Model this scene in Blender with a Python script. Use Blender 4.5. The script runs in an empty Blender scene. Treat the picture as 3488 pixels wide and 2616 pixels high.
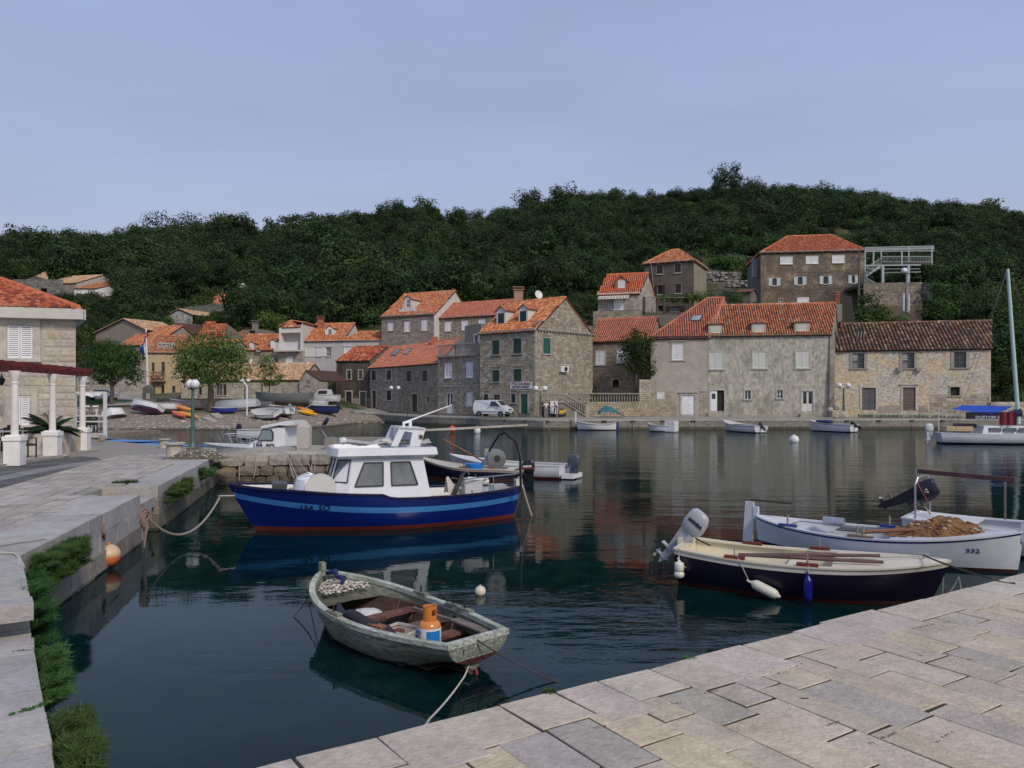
import bpy,bmesh,math,random
import numpy as np
from mathutils import Vector,Matrix,noise
random.seed(7);np.random.seed(7)
R=math.radians
SC=bpy.context.scene
COL=SC.collection
# ------------------------------------------------------------------ camera
F,CX,HY,EYE=2641.0,1744.0,1355.0,3.0  # measured on the 3488 px wide photograph: focal length, centre, horizon row; eye height in metres
cd=bpy.data.cameras.new('camera');cam=bpy.data.objects.new('camera',cd);COL.objects.link(cam)
cam.location=(0,0,EYE);cam.rotation_euler=(R(90),0,0)
cd.sensor_width=36;cd.lens=36*F/3488;cd.shift_y=(HY-1308)/3488
cd.clip_start=.1;cd.clip_end=3000
SC.camera=cam
# ------------------------------------------------------------------ world and sun (overcast late afternoon)
SUN_EL,SUN_AZ=R(40),R(146)
W=bpy.data.worlds.new('World');SC.world=W;W.use_nodes=True
nt=W.node_tree;nt.nodes.clear()
def N(t,**k):
 n=nt.nodes.new(t)
 for a,b in k.items():setattr(n,a,b)
 return n
wo=N('ShaderNodeOutputWorld');bg=N('ShaderNodeBackground');bg.inputs[1].default_value=.073
sky=N('ShaderNodeTexSky',sky_type='NISHITA',sun_disc=False,sun_elevation=SUN_EL,sun_rotation=SUN_AZ,air_density=1.0,dust_density=2.0,ozone_density=1.5)
tc=N('ShaderNodeTexCoord');sep=N('ShaderNodeSeparateXYZ');nt.links.new(tc.outputs['Generated'],sep.inputs[0])
ramp=N('ShaderNodeValToRGB');nt.links.new(sep.outputs[2],ramp.inputs[0])
ramp.color_ramp.elements[0].position=0;ramp.color_ramp.elements[0].color=(.585,.60,.71,1)
ramp.color_ramp.elements[1].position=.6;ramp.color_ramp.elements[1].color=(.375,.455,.72,1)
e=ramp.color_ramp.elements.new(.30);e.color=(.43,.51,.76,1)
e=ramp.color_ramp.elements.new(.14);e.color=(.50,.55,.735,1)
cm=N('ShaderNodeMapping');cm.inputs['Scale'].default_value=(1.2,1.2,5)
cn=N('ShaderNodeTexNoise');cn.inputs['Scale'].default_value=1.6;cn.inputs['Detail'].default_value=5
nt.links.new(tc.outputs['Generated'],cm.inputs[0]);nt.links.new(cm.outputs[0],cn.inputs[0])
mr=N('ShaderNodeMapRange');mr.inputs[1].default_value=.35;mr.inputs[2].default_value=.7;mr.inputs[3].default_value=8.9;mr.inputs[4].default_value=7.8
nt.links.new(cn.outputs[0],mr.inputs[0])
vm=N('ShaderNodeVectorMath',operation='SCALE');nt.links.new(ramp.outputs[0],vm.inputs[0]);nt.links.new(mr.outputs[0],vm.inputs['Scale'])
mx=N('ShaderNodeMixRGB');mx.inputs[0].default_value=.86
nt.links.new(sky.outputs[0],mx.inputs[1]);nt.links.new(vm.outputs[0],mx.inputs[2])
nt.links.new(mx.outputs[0],bg.inputs[0]);nt.links.new(bg.outputs[0],wo.inputs[0])
sl=bpy.data.lights.new('sun','SUN');sl.energy=1.5;sl.angle=R(11);sl.color=(1,.88,.72)
so=bpy.data.objects.new('sun',sl);COL.objects.link(so)
sd=Vector((math.sin(SUN_AZ)*math.cos(SUN_EL),math.cos(SUN_AZ)*math.cos(SUN_EL),math.sin(SUN_EL)))
so.rotation_euler=sd.to_track_quat('Z','Y').to_euler()
SC.view_settings.view_transform='Standard';SC.view_settings.look='None'
SC.view_settings.exposure=.58;SC.view_settings.gamma=1;SC.view_settings.use_curve_mapping=False
# ------------------------------------------------------------------ measuring helpers: a spot seen in the photograph becomes a place in the world
VIEW={'S':(0,0,1),'D':(0,0,1.5769),'A':(0,900,.40687),'B':(800,900,.40687),'C':(1500,900,.40687),'E4':(2100,900,.3316),
'E':(2700,900,.39184),'G':(2150,750,.27125),'H':(2550,750,.27125),'P':(0,1200,.25316),'Q':(250,1200,.25322),
'K':(700,1300,.27125),'L':(1250,1400,.33906),'M':(1040,1920,.24108),'M2':(1350,2000,.21097),'O':(2200,1720,.27125),
'T':(2888,1580,.27125),'U':(3088,1300,.18083),'V':(0,1850,.4619),'X':(350,1500,.29385),'Y':(0,1500,.27125),
'Z':(1580,1320,.18987),'BB':(700,1350,.5877),'RB':(2100,1500,.62749),'FQ':(1850,1380,.5425),'BE':(350,1330,.38427),'PV':(2000,1900,.67269)}
def px(v,x,y):a,b,s=VIEW[v];return a+x*s,b+y*s
def gr(v,x,y,z=0.):
 sx,sy=px(v,x,y);Y=(EYE-z)*F/(sy-HY);return Vector(((sx-CX)/F*Y,Y,z))
def at(v,x,y,Y):
 sx,sy=px(v,x,y);return Vector(((sx-CX)/F*Y,Y,EYE+(HY-sy)/F*Y))
# ------------------------------------------------------------------ terrain
YR=240.
SKYX=[0,190,300,400,480,640,720,800,880,960,1090,1200,1300,1400,1500,1600,1744,1860,2000,2100,2250,2430,2540,2700,2900,3080,3130,3300,3488]
SKYY=[800,815,825,810,775,765,790,775,795,790,768,742,715,706,712,725,728,702,672,655,648,636,630,640,655,665,690,705,712]
TY=[0,60,66,71.5,75,80,84,88,92,95,98,100,104,108,112,116,120,127,135,150,170]
TAB=[(-.75,[(66,-1.5),(71.5,0),(75,.3),(84,1.4),(92,2.),(100,2.7),(112,3.2),(120,6.5),(135,13),(150,19),(170,25)]),
(-.30,[(66,-1.5),(71.5,0),(75,.3),(84,1.4),(92,2.),(100,2.7),(112,3.4),(120,7),(135,14),(150,20),(170,26)]),
(-.235,[(66,-1.5),(78,-.3),(80,0),(84,.5),(92,1.4),(100,1.9),(108,3.0),(112,4),(120,8),(135,15),(150,21),(170,28)]),
(-.185,[(66,-1.5),(90,-.8),(94,0),(97,.7),(100,1.1),(106,1.3),(112,3),(116,5),(122,10),(135,17),(150,22),(170,30)]),
(-.14,[(66,-1.5),(92,-1),(98,.5),(104,.9),(108,2),(112,6),(120,12),(135,18),(150,24),(170,33)]),
(-.05,[(66,-1.5),(86,-1),(90,.7),(96,1),(104,7),(110,10),(120,14),(135,19),(150,26),(170,35)]),
(.02,[(66,-1.5),(80,-1),(86,.7),(90,3),(95,9),(100,12),(108,14),(120,18),(135,22),(150,29),(170,37)]),
(.12,[(66,-1.5),(80,-1),(88,.8),(91,7),(95,11.9),(98,13.5),(108,14.5),(120,18),(135,23),(150,30),(170,38)]),
(.40,[(66,-1.5),(80,-1),(88,.8),(92,5),(95,9),(98,11),(108,15),(120,19),(135,24),(150,31),(170,38)]),
(.75,[(66,-1.5),(80,-1),(84,.9),(92,4),(98,8),(108,12),(120,17),(135,22),(150,29),(170,37)])]
TU=[a for a,_ in TAB]
TZ=[[float(np.interp(y,[p[0]for p in b],[p[1]for p in b]))for y in TY]for _,b in TAB]
def hgt(x,y):
 u=max(-.95,min(.95,x/max(y,20)))
 uu=max(-.75,min(.7499,u));k=0
 while TU[k+1]<uu:k+=1
 f=(uu-TU[k])/(TU[k+1]-TU[k])
 zr=EYE+(HY-np.interp(u*F+CX,SKYX,SKYY))/F*YR-3.5
 if y<=170:
  z=(1-f)*np.interp(y,TY,TZ[k])+f*np.interp(y,TY,TZ[k+1])
 else:
  z1=(1-f)*TZ[k][-1]+f*TZ[k+1][-1]
  if y<=YR:
   g=(y-170)/(YR-170);z=z1+(zr-z1)*(g*.9+.1*math.sin(g*math.pi/2))
  else:z=zr-(y-YR)*.25
 if y>100:z+=noise.noise(Vector((x*.04,y*.04,0)))*1.6*min(1,(y-100)/30)
 elif 71<y and u<-.12:z+=noise.noise(Vector((x*.5,y*.5,3)))*.05
 return float(z)
def hit(v,x,y,y0=60,y1=235):
 sx,sy=px(v,x,y);u=(sx-CX)/F;w=(HY-sy)/F;t=y0
 while t<y1:
  if EYE+w*t<=hgt(u*t,t):break
  t+=.25
 return Vector((u*t,t,hgt(u*t,t)))
# ------------------------------------------------------------------ mesh builder
ORG={}
def root_of(o):
 while o.parent:o=o.parent
 return o
class MB:
 def __init__(s):s.v=[];s.f=[];s.m=[];s.t=[];s.mi=0;s.c=(1,1,1)
 def add(s,vs,fs,c=None,mi=None):
  b=len(s.v);s.v.extend([tuple(p)for p in vs])
  for f in fs:s.f.append([i+b for i in f]);s.m.append(s.mi if mi is None else mi);s.t.append(c or s.c)
  return s
 def quad(s,a,b,c,d,col=None,mi=None):return s.add([a,b,c,d],[(0,1,2,3)],col,mi)
 def poly(s,ps,col=None,mi=None):return s.add(ps,[tuple(range(len(ps)))],col,mi)
 def hexa(s,p,col=None,mi=None):  # 8 corners: bottom 4 then top 4, same winding
  return s.add(p,[(3,2,1,0),(4,5,6,7),(0,1,5,4),(1,2,6,5),(2,3,7,6),(3,0,4,7)],col,mi)
 def box(s,c,d,rot=0.,col=None,mi=None,M=None):
  x,y,z=d[0]/2,d[1]/2,d[2]/2
  p=[Vector(q)for q in((-x,-y,-z),(x,-y,-z),(x,y,-z),(-x,y,-z),(-x,-y,z),(x,-y,z),(x,y,z),(-x,y,z))]
  if M is None:M=Matrix.Rotation(rot,3,'Z')
  return s.hexa([M@q+Vector(c)for q in p],col,mi)
 def bar(s,a,b,w,h=None,col=None,mi=None,up=(0,0,1)):
  a,b=Vector(a),Vector(b);h=h or w;d=(b-a).normalized();u=Vector(up)
  if abs(d.dot(u))>.97:u=Vector((0,1,0))
  r=d.cross(u).normalized();u=r.cross(d);r*=w/2;u*=h/2
  return s.hexa([a-r-u,a+r-u,b+r-u,b-r-u,a-r+u,a+r+u,b+r+u,b-r+u],col,mi)
 def tube(s,pts,r,n=6,col=None,mi=None,cap=True):
  pts=[Vector(p)for p in pts];rs=r if isinstance(r,(list,tuple))else[r]*len(pts);b=[];prev=None
  for i,p in enumerate(pts):
   d=(pts[min(i+1,len(pts)-1)]-pts[max(i-1,0)]).normalized()
   if prev is None:prev=d.orthogonal().normalized()
   a=(prev-d*prev.dot(d)).normalized();prev=a;c=d.cross(a)
   for k in range(n):
    an=2*math.pi*k/n;b.append(p+(a*math.cos(an)+c*math.sin(an))*rs[i])
  fs=[(i*n+k,i*n+(k+1)%n,(i+1)*n+(k+1)%n,(i+1)*n+k)for i in range(len(pts)-1)for k in range(n)]
  if cap:fs+=[tuple(range(n))[::-1],tuple((len(pts)-1)*n+k for k in range(n))]
  return s.add(b,fs,col,mi)
 def lathe(s,prof,c=(0,0,0),n=16,col=None,mi=None,M=None,sq=1.):
  c=Vector(c);b=[]
  for r,z in prof:
   for k in range(n):
    a=2*math.pi*k/n;q=Vector((r*math.cos(a),r*math.sin(a)*sq,z));b.append((M@q if M else q)+c)
  m=len(prof)
  fs=[(i*n+k,i*n+(k+1)%n,(i+1)*n+(k+1)%n,(i+1)*n+k)for i in range(m-1)for k in range(n)]
  fs+=[tuple(range(n))[::-1],tuple((m-1)*n+k for k in range(n))]
  return s.add(b,fs,col,mi)
 def ball(s,c,r,n=12,col=None,mi=None,sc=(1,1,1),M=None):
  c=Vector(c);h=max(4,n//2);b=[]
  for i in range(1,h):
   th=math.pi*i/h
   for k in range(n):
    a=2*math.pi*k/n;b.append(Vector((math.sin(th)*math.cos(a)*sc[0],math.sin(th)*math.sin(a)*sc[1],-math.cos(th)*sc[2]))*r)
  b+=[Vector((0,0,-r*sc[2])),Vector((0,0,r*sc[2]))]
  b=[(M@q if M else q)+c for q in b]
  fs=[(i*n+k,i*n+(k+1)%n,(i+1)*n+(k+1)%n,(i+1)*n+k)for i in range(h-2)for k in range(n)]
  q=(h-1)*n
  fs+=[(q,(k+1)%n,k)for k in range(n)]+[(q+1,(h-2)*n+k,(h-2)*n+(k+1)%n)for k in range(n)]
  return s.add(b,fs,col,mi)
 def grid(s,rows,col=None,mi=None,close=False,flip=False):
  m=len(rows[0]);b=[p for r in rows for p in r];fs=[]
  for i in range(len(rows)-1):
   for k in range(m if close else m-1):
    q=(i*m+k,i*m+(k+1)%m,(i+1)*m+(k+1)%m,(i+1)*m+k);fs.append(q[::-1]if flip else q)
  return s.add(b,fs,col,mi)
 def prism(s,poly,off,col=None,mi=None):  # polygon of 3D points extruded by a vector
  n=len(poly);off=Vector(off);b=[Vector(p)for p in poly]+[Vector(p)+off for p in poly]
  return s.add(b,[tuple(range(n))[::-1],tuple(range(n,2*n))]+[(k,(k+1)%n,n+(k+1)%n,n+k)for k in range(n)],col,mi)
 def mesh(s,name,mats,smooth=False,org=None):
  me=bpy.data.meshes.new(name);v=s.v
  if org is not None:v=[(a-org[0],b-org[1],c-org[2])for a,b,c in v]
  me.from_pydata(v,[],s.f)
  for m in(mats if isinstance(mats,(list,tuple))else[mats]):me.materials.append(m)
  if s.f:
   me.polygons.foreach_set('material_index',s.m)
   at_=me.attributes.new('tint','FLOAT_COLOR','FACE')
   at_.data.foreach_set('color',np.array([(*c[:3],1.)for c in s.t],dtype=np.float32).ravel())
   if smooth:me.polygons.foreach_set('use_smooth',[True]*len(s.f))
  me.validate();me.update();return me
 def build(s,name,mats,parent=None,smooth=False,label=None,kind=None):
  org=ORG.get(root_of(parent).name)if parent else None
  me=s.mesh(name,mats,smooth,org)
  if smooth=='auto':me.set_sharp_from_angle(angle=R(38))
  o=bpy.data.objects.new(name,me);COL.objects.link(o)
  if parent:o.parent=parent
  if label:o['label']=label
  if kind:o['kind']=kind
  return o
def tag(o,label,cat=None,group=None,kind=None):
 if label:o['label']=label
 if cat:o['category']=cat
 if group:o['group']=group
 if kind:o['kind']=kind
 return o
def thing(name,label,cat,loc=(0,0,0),rz=0.,group=None,world=False):
 o=bpy.data.objects.new(name,None);COL.objects.link(o);o.location=loc;o.rotation_euler=(0,0,rz);o.empty_display_size=.3
 if world:ORG[o.name]=tuple(loc)  # its parts are written in world coordinates
 return tag(o,label,cat,group)
def copy_tree(o,loc=None,rz=None,label=None,parent=None):
 c=o.copy();COL.objects.link(c);c.parent=parent
 if parent is not None:c.matrix_parent_inverse=o.matrix_parent_inverse.copy()
 if loc is not None:c.location=loc
 if rz is not None:c.rotation_euler=(c.rotation_euler[0],c.rotation_euler[1],rz)
 if label:c['label']=label
 for k in list(o.children):copy_tree(k,parent=c)
 return c
def rnd(a,b):return random.uniform(a,b)
def tn(c,v=.12):
 k=1+rnd(-v,v);return(c[0]*k,c[1]*k*(1+rnd(-.03,.03)),c[2]*k*(1+rnd(-.05,.05)))
# ------------------------------------------------------------------ materials: procedural, colour of each piece comes from its 'tint' attribute
MATS={}
def mk(name,col=(1,1,1),rough=.8,var=.25,scale=2.,col2=None,lo=.42,hi=.62,bump=.25,bscale=None,metal=0.,fine=.12,stretch=(1,1,1),spec=.5,trans=0.,coat=0.,sub=None,leaf=False):
 if name in MATS:return MATS[name]
 m=bpy.data.materials.new(name);m.use_nodes=True;t=m.node_tree;L=t.links.new;nn=t.nodes
 b=nn['Principled BSDF']
 co=nn.new('ShaderNodeTexCoord');mp=nn.new('ShaderNodeMapping');mp.inputs['Scale'].default_value=stretch;L(co.outputs['Object'],mp.inputs[0])
 n1=nn.new('ShaderNodeTexNoise');n1.inputs['Scale'].default_value=scale;n1.inputs['Detail'].default_value=6;n1.inputs['Roughness'].default_value=.6;L(mp.outputs[0],n1.inputs[0])
 at_=nn.new('ShaderNodeAttribute');at_.attribute_name='tint'
 base=nn.new('ShaderNodeMixRGB');base.inputs[1].default_value=(*col,1);base.inputs[2].default_value=(*(col2 or col),1)
 mr_=nn.new('ShaderNodeMapRange');mr_.inputs[1].default_value=lo;mr_.inputs[2].default_value=hi;L(n1.outputs[0],mr_.inputs[0]);L(mr_.outputs[0],base.inputs[0])
 mul=nn.new('ShaderNodeMixRGB');mul.blend_type='MULTIPLY';mul.inputs[0].default_value=1;L(base.outputs[0],mul.inputs[1]);L(at_.outputs['Color'],mul.inputs[2])
 n2=nn.new('ShaderNodeTexNoise');n2.inputs['Scale'].default_value=scale*7;n2.inputs['Detail'].default_value=4;L(mp.outputs[0],n2.inputs[0])
 ad=nn.new('ShaderNodeMath');ad.operation='ADD'
 m1=nn.new('ShaderNodeMapRange');m1.inputs[1].default_value=.3;m1.inputs[2].default_value=.7;m1.inputs[3].default_value=1-var;m1.inputs[4].default_value=1+var;L(n1.outputs[0],m1.inputs[0])
 m2=nn.new('ShaderNodeMapRange');m2.inputs[1].default_value=.3;m2.inputs[2].default_value=.7;m2.inputs[3].default_value=-fine;m2.inputs[4].default_value=fine;L(n2.outputs[0],m2.inputs[0])
 L(m1.outputs[0],ad.inputs[0]);L(m2.outputs[0],ad.inputs[1])
 sc=nn.new('ShaderNodeVectorMath');sc.operation='SCALE';L(mul.outputs[0],sc.inputs[0]);L(ad.outputs[0],sc.inputs['Scale'])
 L(sc.outputs[0],b.inputs['Base Color'])
 b.inputs['Roughness'].default_value=rough;b.inputs['Metallic'].default_value=metal;b.inputs['Specular IOR Level'].default_value=spec
 if coat:b.inputs['Coat Weight'].default_value=coat;b.inputs['Coat Roughness'].default_value=.15
 if trans:b.inputs['Alpha'].default_value=trans
 if bump:
  n3=nn.new('ShaderNodeTexNoise');n3.inputs['Scale'].default_value=bscale or scale*5;n3.inputs['Detail'].default_value=6;L(mp.outputs[0],n3.inputs[0])
  bp=nn.new('ShaderNodeBump');bp.inputs['Strength'].default_value=bump;bp.inputs['Distance'].default_value=.03;L(n3.outputs[0],bp.inputs['Height']);L(bp.outputs[0],b.inputs['Normal'])
 if leaf:
  oi=nn.new('ShaderNodeObjectInfo');hs=nn.new('ShaderNodeHueSaturation')
  r1=nn.new('ShaderNodeMapRange');r1.inputs[3].default_value=.465;r1.inputs[4].default_value=.525;L(oi.outputs['Random'],r1.inputs[0]);L(r1.outputs[0],hs.inputs['Hue'])
  m5=nn.new('ShaderNodeMath');m5.operation='MULTIPLY';m5.inputs[1].default_value=7.31;L(oi.outputs['Random'],m5.inputs[0])
  m6=nn.new('ShaderNodeMath');m6.operation='FRACT';L(m5.outputs[0],m6.inputs[0])
  r2=nn.new('ShaderNodeMapRange');r2.inputs[3].default_value=.62;r2.inputs[4].default_value=1.45;L(m6.outputs[0],r2.inputs[0]);L(r2.outputs[0],hs.inputs['Value'])
  L(sc.outputs[0],hs.inputs['Color']);L(hs.outputs[0],b.inputs['Base Color'])
  ms=nn.new('ShaderNodeMixShader');ms.inputs[0].default_value=.25;tr=nn.new('ShaderNodeBsdfTranslucent');L(hs.outputs[0],tr.inputs[0])
  L(b.outputs[0],ms.inputs[1]);L(tr.outputs[0],ms.inputs[2]);L(ms.outputs[0],nn['Material Output'].inputs[0])
 MATS[name]=m;return m
stone=mk('stone',rough=.9,var=.22,scale=1.5,bump=.5,bscale=14,fine=.18)
slabm=mk('paving_stone',rough=.75,var=.16,scale=2.5,bump=.45,bscale=30,fine=.14)
tile=mk('clay_tile',rough=.85,var=.22,scale=3,bump=.3,bscale=12,fine=.15)
mortar=mk('mortar',(.62,.58,.52),rough=.95,var=.3,scale=1.2,col2=(.45,.42,.37),bump=.5)
plaster=mk('plaster',rough=.9,var=.10,scale=.7,bump=.25,bscale=8,fine=.05)
dirty=mk('stained_plaster',rough=.95,var=.25,scale=.42,col2=(.56,.57,.53),lo=.48,hi=.62,bump=.4,bscale=9,fine=.3,stretch=(1.2,1.2,.75))
moss=mk('blackened_plaster',(1,1,1),rough=.95,var=.4,scale=.9,col2=(.42,.38,.36),lo=.44,hi=.54,bump=.6,bscale=9,fine=.35,stretch=(1.4,1.4,.5))
peel=mk('peeling_plaster',(1,1,1),rough=.95,var=.22,scale=.55,col2=(.96,.84,.66),lo=.44,hi=.56,bump=1.,bscale=5,fine=.35,stretch=(1,1,1.2))
paint=mk('paint',rough=.45,var=.07,scale=1.5,bump=.06,fine=.03)
gloss=mk('hull_paint',rough=.25,var=.10,scale=1.1,bump=.05,fine=.04,stretch=(.6,1.5,1.5),coat=.3)
gel=mk('gelcoat',rough=.3,var=.05,scale=2,bump=.03,fine=.03)
wornboat=mk('weathered_boat_paint',(.33,.345,.30),rough=.85,var=.4,scale=2.2,col2=(.125,.14,.105),lo=.36,hi=.60,bump=.5,bscale=16,fine=.35,stretch=(.6,1.3,1.6))
wood=mk('wood',rough=.65,var=.3,scale=2.5,bump=.35,fine=.2,stretch=(.4,2,2))
metalm=mk('metal',rough=.35,var=.08,scale=3,bump=.05,metal=.9,fine=.05)
rubber=mk('rubber',rough=.6,var=.1,scale=3,bump=.1)
cloth=mk('cloth',rough=.9,var=.15,scale=3,bump=.5,bscale=10)
ropem=mk('rope',rough=.95,var=.2,scale=30,bump=.6,bscale=60)
glassd=mk('dark_glass',rough=.08,var=.2,scale=.8,bump=.0,fine=.0,spec=.7)
netm=mk('fishing_net',rough=.95,var=.45,scale=9,bump=1.,bscale=30,fine=.4)
leafm=mk('foliage',rough=.75,var=.2,scale=.6,bump=0,leaf=True,spec=.25)
barkm=mk('bark',(.11,.085,.065),rough=.95,var=.4,scale=4,bump=1.,bscale=14,stretch=(2,2,.5))
asphaltm=mk('asphalt',(.075,.077,.078),rough=.9,var=.25,scale=1.2,col2=(.12,.12,.118),bump=.5,bscale=60,fine=.2)
concm=mk('concrete',(.30,.285,.25),rough=.9,var=.18,scale=.6,col2=(.23,.22,.195),bump=.35,bscale=20,fine=.12)
quaym=mk('quay_concrete',(.25,.235,.20),rough=.95,var=.3,scale=.7,col2=(.15,.145,.12),bump=.7,bscale=6,fine=.25,stretch=(1,1,.6))
WHITE=(.74,.75,.77);CREAM=(.72,.66,.52)
# ================================================================== SETTING
def nodes_of(m):return m.node_tree.nodes,m.node_tree.links.new
# ---- terrain
gm=bpy.data.materials.new('hill_ground');gm.use_nodes=True;nn,L=nodes_of(gm);b=nn['Principled BSDF'];b.inputs['Roughness'].default_value=.95;b.inputs['Specular IOR Level'].default_value=.15
co=nn.new('ShaderNodeTexCoord')
def noise_n(sc,det=6,vec=None):
 n=nn.new('ShaderNodeTexNoise');n.inputs['Scale'].default_value=sc;n.inputs['Detail'].default_value=det;L(vec or co.outputs['Object'],n.inputs[0]);return n
def mrange(src,a,b_,c=0.,d=1.):
 n=nn.new('ShaderNodeMapRange');n.inputs[1].default_value=a;n.inputs[2].default_value=b_;n.inputs[3].default_value=c;n.inputs[4].default_value=d;L(src,n.inputs[0]);return n.outputs[0]
def mixc(f,a,b_):
 n=nn.new('ShaderNodeMixRGB')
 for i,q in((0,f),(1,a),(2,b_)):
  if isinstance(q,tuple):n.inputs[i].default_value=(*q,1)
  elif isinstance(q,float):n.inputs[i].default_value=q
  else:L(q,n.inputs[i])
 return n.outputs[0]
n1=noise_n(.25);n2=noise_n(1.3);n3=noise_n(6.,8);n4=noise_n(.12)
beach=mixc(mrange(n2.outputs[0],.35,.65),(.20,.16,.115),(.27,.235,.185));beach=mixc(mrange(n3.outputs[0],.5,.62),beach,(.30,.28,.24))
green=mixc(mrange(n1.outputs[0],.4,.6),(.028,.042,.016),(.055,.065,.026));green=mixc(mrange(n2.outputs[0],.48,.62),green,(.10,.078,.045))
rocky=mixc(mrange(n3.outputs[0],.5,.58),green,(.23,.22,.20));green=mixc(mrange(n4.outputs[0],.52,.60),green,rocky)
sp=nn.new('ShaderNodeSeparateXYZ');L(co.outputs['Object'],sp.inputs[0])
ma=nn.new('ShaderNodeMath');ma.operation='MULTIPLY_ADD';L(n2.outputs[0],ma.inputs[0]);ma.inputs[1].default_value=1.2;L(sp.outputs[2],ma.inputs[2])
wet=mixc(mrange(sp.outputs[2],.02,.22),(.06,.05,.035),beach)
L(mixc(mrange(ma.outputs[0],2.1,2.7),wet,green),b.inputs['Base Color'])
bp=nn.new('ShaderNodeBump');bp.inputs['Strength'].default_value=1.;bp.inputs['Distance'].default_value=.12;L(n3.outputs[0],bp.inputs['Height']);L(bp.outputs[0],b.inputs['Normal'])
us=np.linspace(-.95,.95,260);ys=np.concatenate([np.linspace(62,130,110),np.linspace(132,262,60),[290,340,420]])
m=MB();m.grid([[(u*y,y,hgt(u*y,y))for u in us]for y in ys])
ter=m.build('hillside',gm,smooth=True,kind='structure')
# ---- seabed and water
wm=bpy.data.materials.new('sea_water');wm.use_nodes=True;nn,L=nodes_of(wm);b=nn['Principled BSDF']
b.inputs['Roughness'].default_value=.015;b.inputs['IOR'].default_value=1.34;b.inputs['Specular IOR Level'].default_value=.5
co=nn.new('ShaderNodeTexCoord')
d1=noise_n(.35,3);d2=noise_n(2.2,5)
deep=mixc(mrange(d1.outputs[0],.35,.65),(.0010,.0068,.0082),(.0022,.016,.019));deep=mixc(mrange(d2.outputs[0],.45,.7,0,.5),deep,(.0045,.028,.027))
L(deep,b.inputs['Base Color'])
mp=nn.new('ShaderNodeMapping');mp.inputs['Scale'].default_value=(.42,1,1);mp.inputs['Rotation'].default_value=(0,0,R(4));L(co.outputs['Object'],mp.inputs[0])
w1=noise_n(3.4,4,mp.outputs[0]);w2=noise_n(1.1,2,mp.outputs[0]);w3=noise_n(11.,3,mp.outputs[0]);patch=noise_n(.16,2,mp.outputs[0])
msk=mrange(patch.outputs[0],.47,.60,.10,1.)
sp=nn.new('ShaderNodeSeparateXYZ');L(co.outputs['Object'],sp.inputs[0])
far=mrange(sp.outputs[1],9,40,.0,1.35)
mxm=nn.new('ShaderNodeMath');mxm.operation='MAXIMUM';L(msk,mxm.inputs[0]);mf=nn.new('ShaderNodeMath');mf.operation='MULTIPLY';L(far,mf.inputs[0]);mf.inputs[1].default_value=.62;L(mf.outputs[0],mxm.inputs[1])
def madd(a,k,c):
 n=nn.new('ShaderNodeMath');n.operation='MULTIPLY_ADD';L(a,n.inputs[0]);n.inputs[1].default_value=k
 if c is None:n.inputs[2].default_value=0
 else:L(c,n.inputs[2])
 return n.outputs[0]
hh=madd(w1.outputs[0],.55,madd(w2.outputs[0],.8,madd(w3.outputs[0],.10,None)))
mq=nn.new('ShaderNodeMapping');mq.inputs['Scale'].default_value=(.16,1,1);L(co.outputs['Object'],mq.inputs[0]);w4=noise_n(.55,3,mq.outputs[0])
hh=madd(w4.outputs[0],1.1,hh)
bp=nn.new('ShaderNodeBump');bp.inputs['Distance'].default_value=.027;L(hh,bp.inputs['Height']);L(mxm.outputs[0],bp.inputs['Strength']);L(bp.outputs[0],b.inputs['Normal'])
b.inputs['Specular IOR Level'].default_value=0.
gg=nn.new('ShaderNodeBsdfGlossy');gg.inputs['Roughness'].default_value=.015;gg.inputs['Color'].default_value=(.93,.97,.96,1);L(bp.outputs[0],gg.inputs['Normal'])
fr_=nn.new('ShaderNodeFresnel');fr_.inputs['IOR'].default_value=1.33;L(bp.outputs[0],fr_.inputs['Normal'])
fm_=nn.new('ShaderNodeMath');fm_.operation='MULTIPLY';L(fr_.outputs[0],fm_.inputs[0]);fm_.inputs[1].default_value=.74
ms=nn.new('ShaderNodeMixShader');L(fm_.outputs[0],ms.inputs[0]);L(b.outputs[0],ms.inputs[1]);L(gg.outputs[0],ms.inputs[2]);L(ms.outputs[0],nn['Material Output'].inputs[0])
m=MB();m.quad((-900,-300,0),(900,-300,0),(900,420,0),(-900,420,0));m.build('sea',wm,kind='structure')
# ---- stone pieces
def slab_geo(mb,cs,z,th,tint,bev=.004,jit=.008):
 cs=[Vector((c[0],c[1]))for c in cs];ce=sum(cs,Vector((0,0)))/4
 o=[c+(ce-c).normalized()*.0065 for c in cs]
 o=[c+Vector((rnd(-jit,jit),rnd(-jit,jit)))for c in o]
 i=[c+(ce-c).normalized()*bev*1.4 for c in o];z+=rnd(-.002,.002);sx,sy=rnd(-.0012,.0012),rnd(-.0012,.0012)
 v=[(c.x,c.y,z-th)for c in o]+[(c.x,c.y,z-bev)for c in o]+[(c.x,c.y,z+(c.x-ce.x)*sx*4+(c.y-ce.y)*sy*4)for c in i]
 f=[(8,9,10,11)]+[(k,(k+1)%4,4+(k+1)%4,4+k)for k in range(4)]+[(4+k,4+(k+1)%4,8+(k+1)%4,8+k)for k in range(4)]
 mb.add(v,f,tint)
SLABC=[(.455,.39,.30),(.47,.40,.30),(.415,.37,.30),(.50,.42,.30),(.45,.39,.315),(.385,.35,.295),(.475,.40,.31)]
def slab(parent,cs,z,th,tint=None,name='paving_slab',mat=None):
 m=MB();slab_geo(m,cs,z,th,tint or tn(random.choice(SLABC),.08));return m.build(name,mat or slabm,parent)
def ccw(q):
 a=sum(q[i][0]*q[(i+1)%4][1]-q[(i+1)%4][0]*q[i][1]for i in range(4));return q if a>0 else q[::-1]
def V2(x,y):return Vector((x,y))
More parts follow.
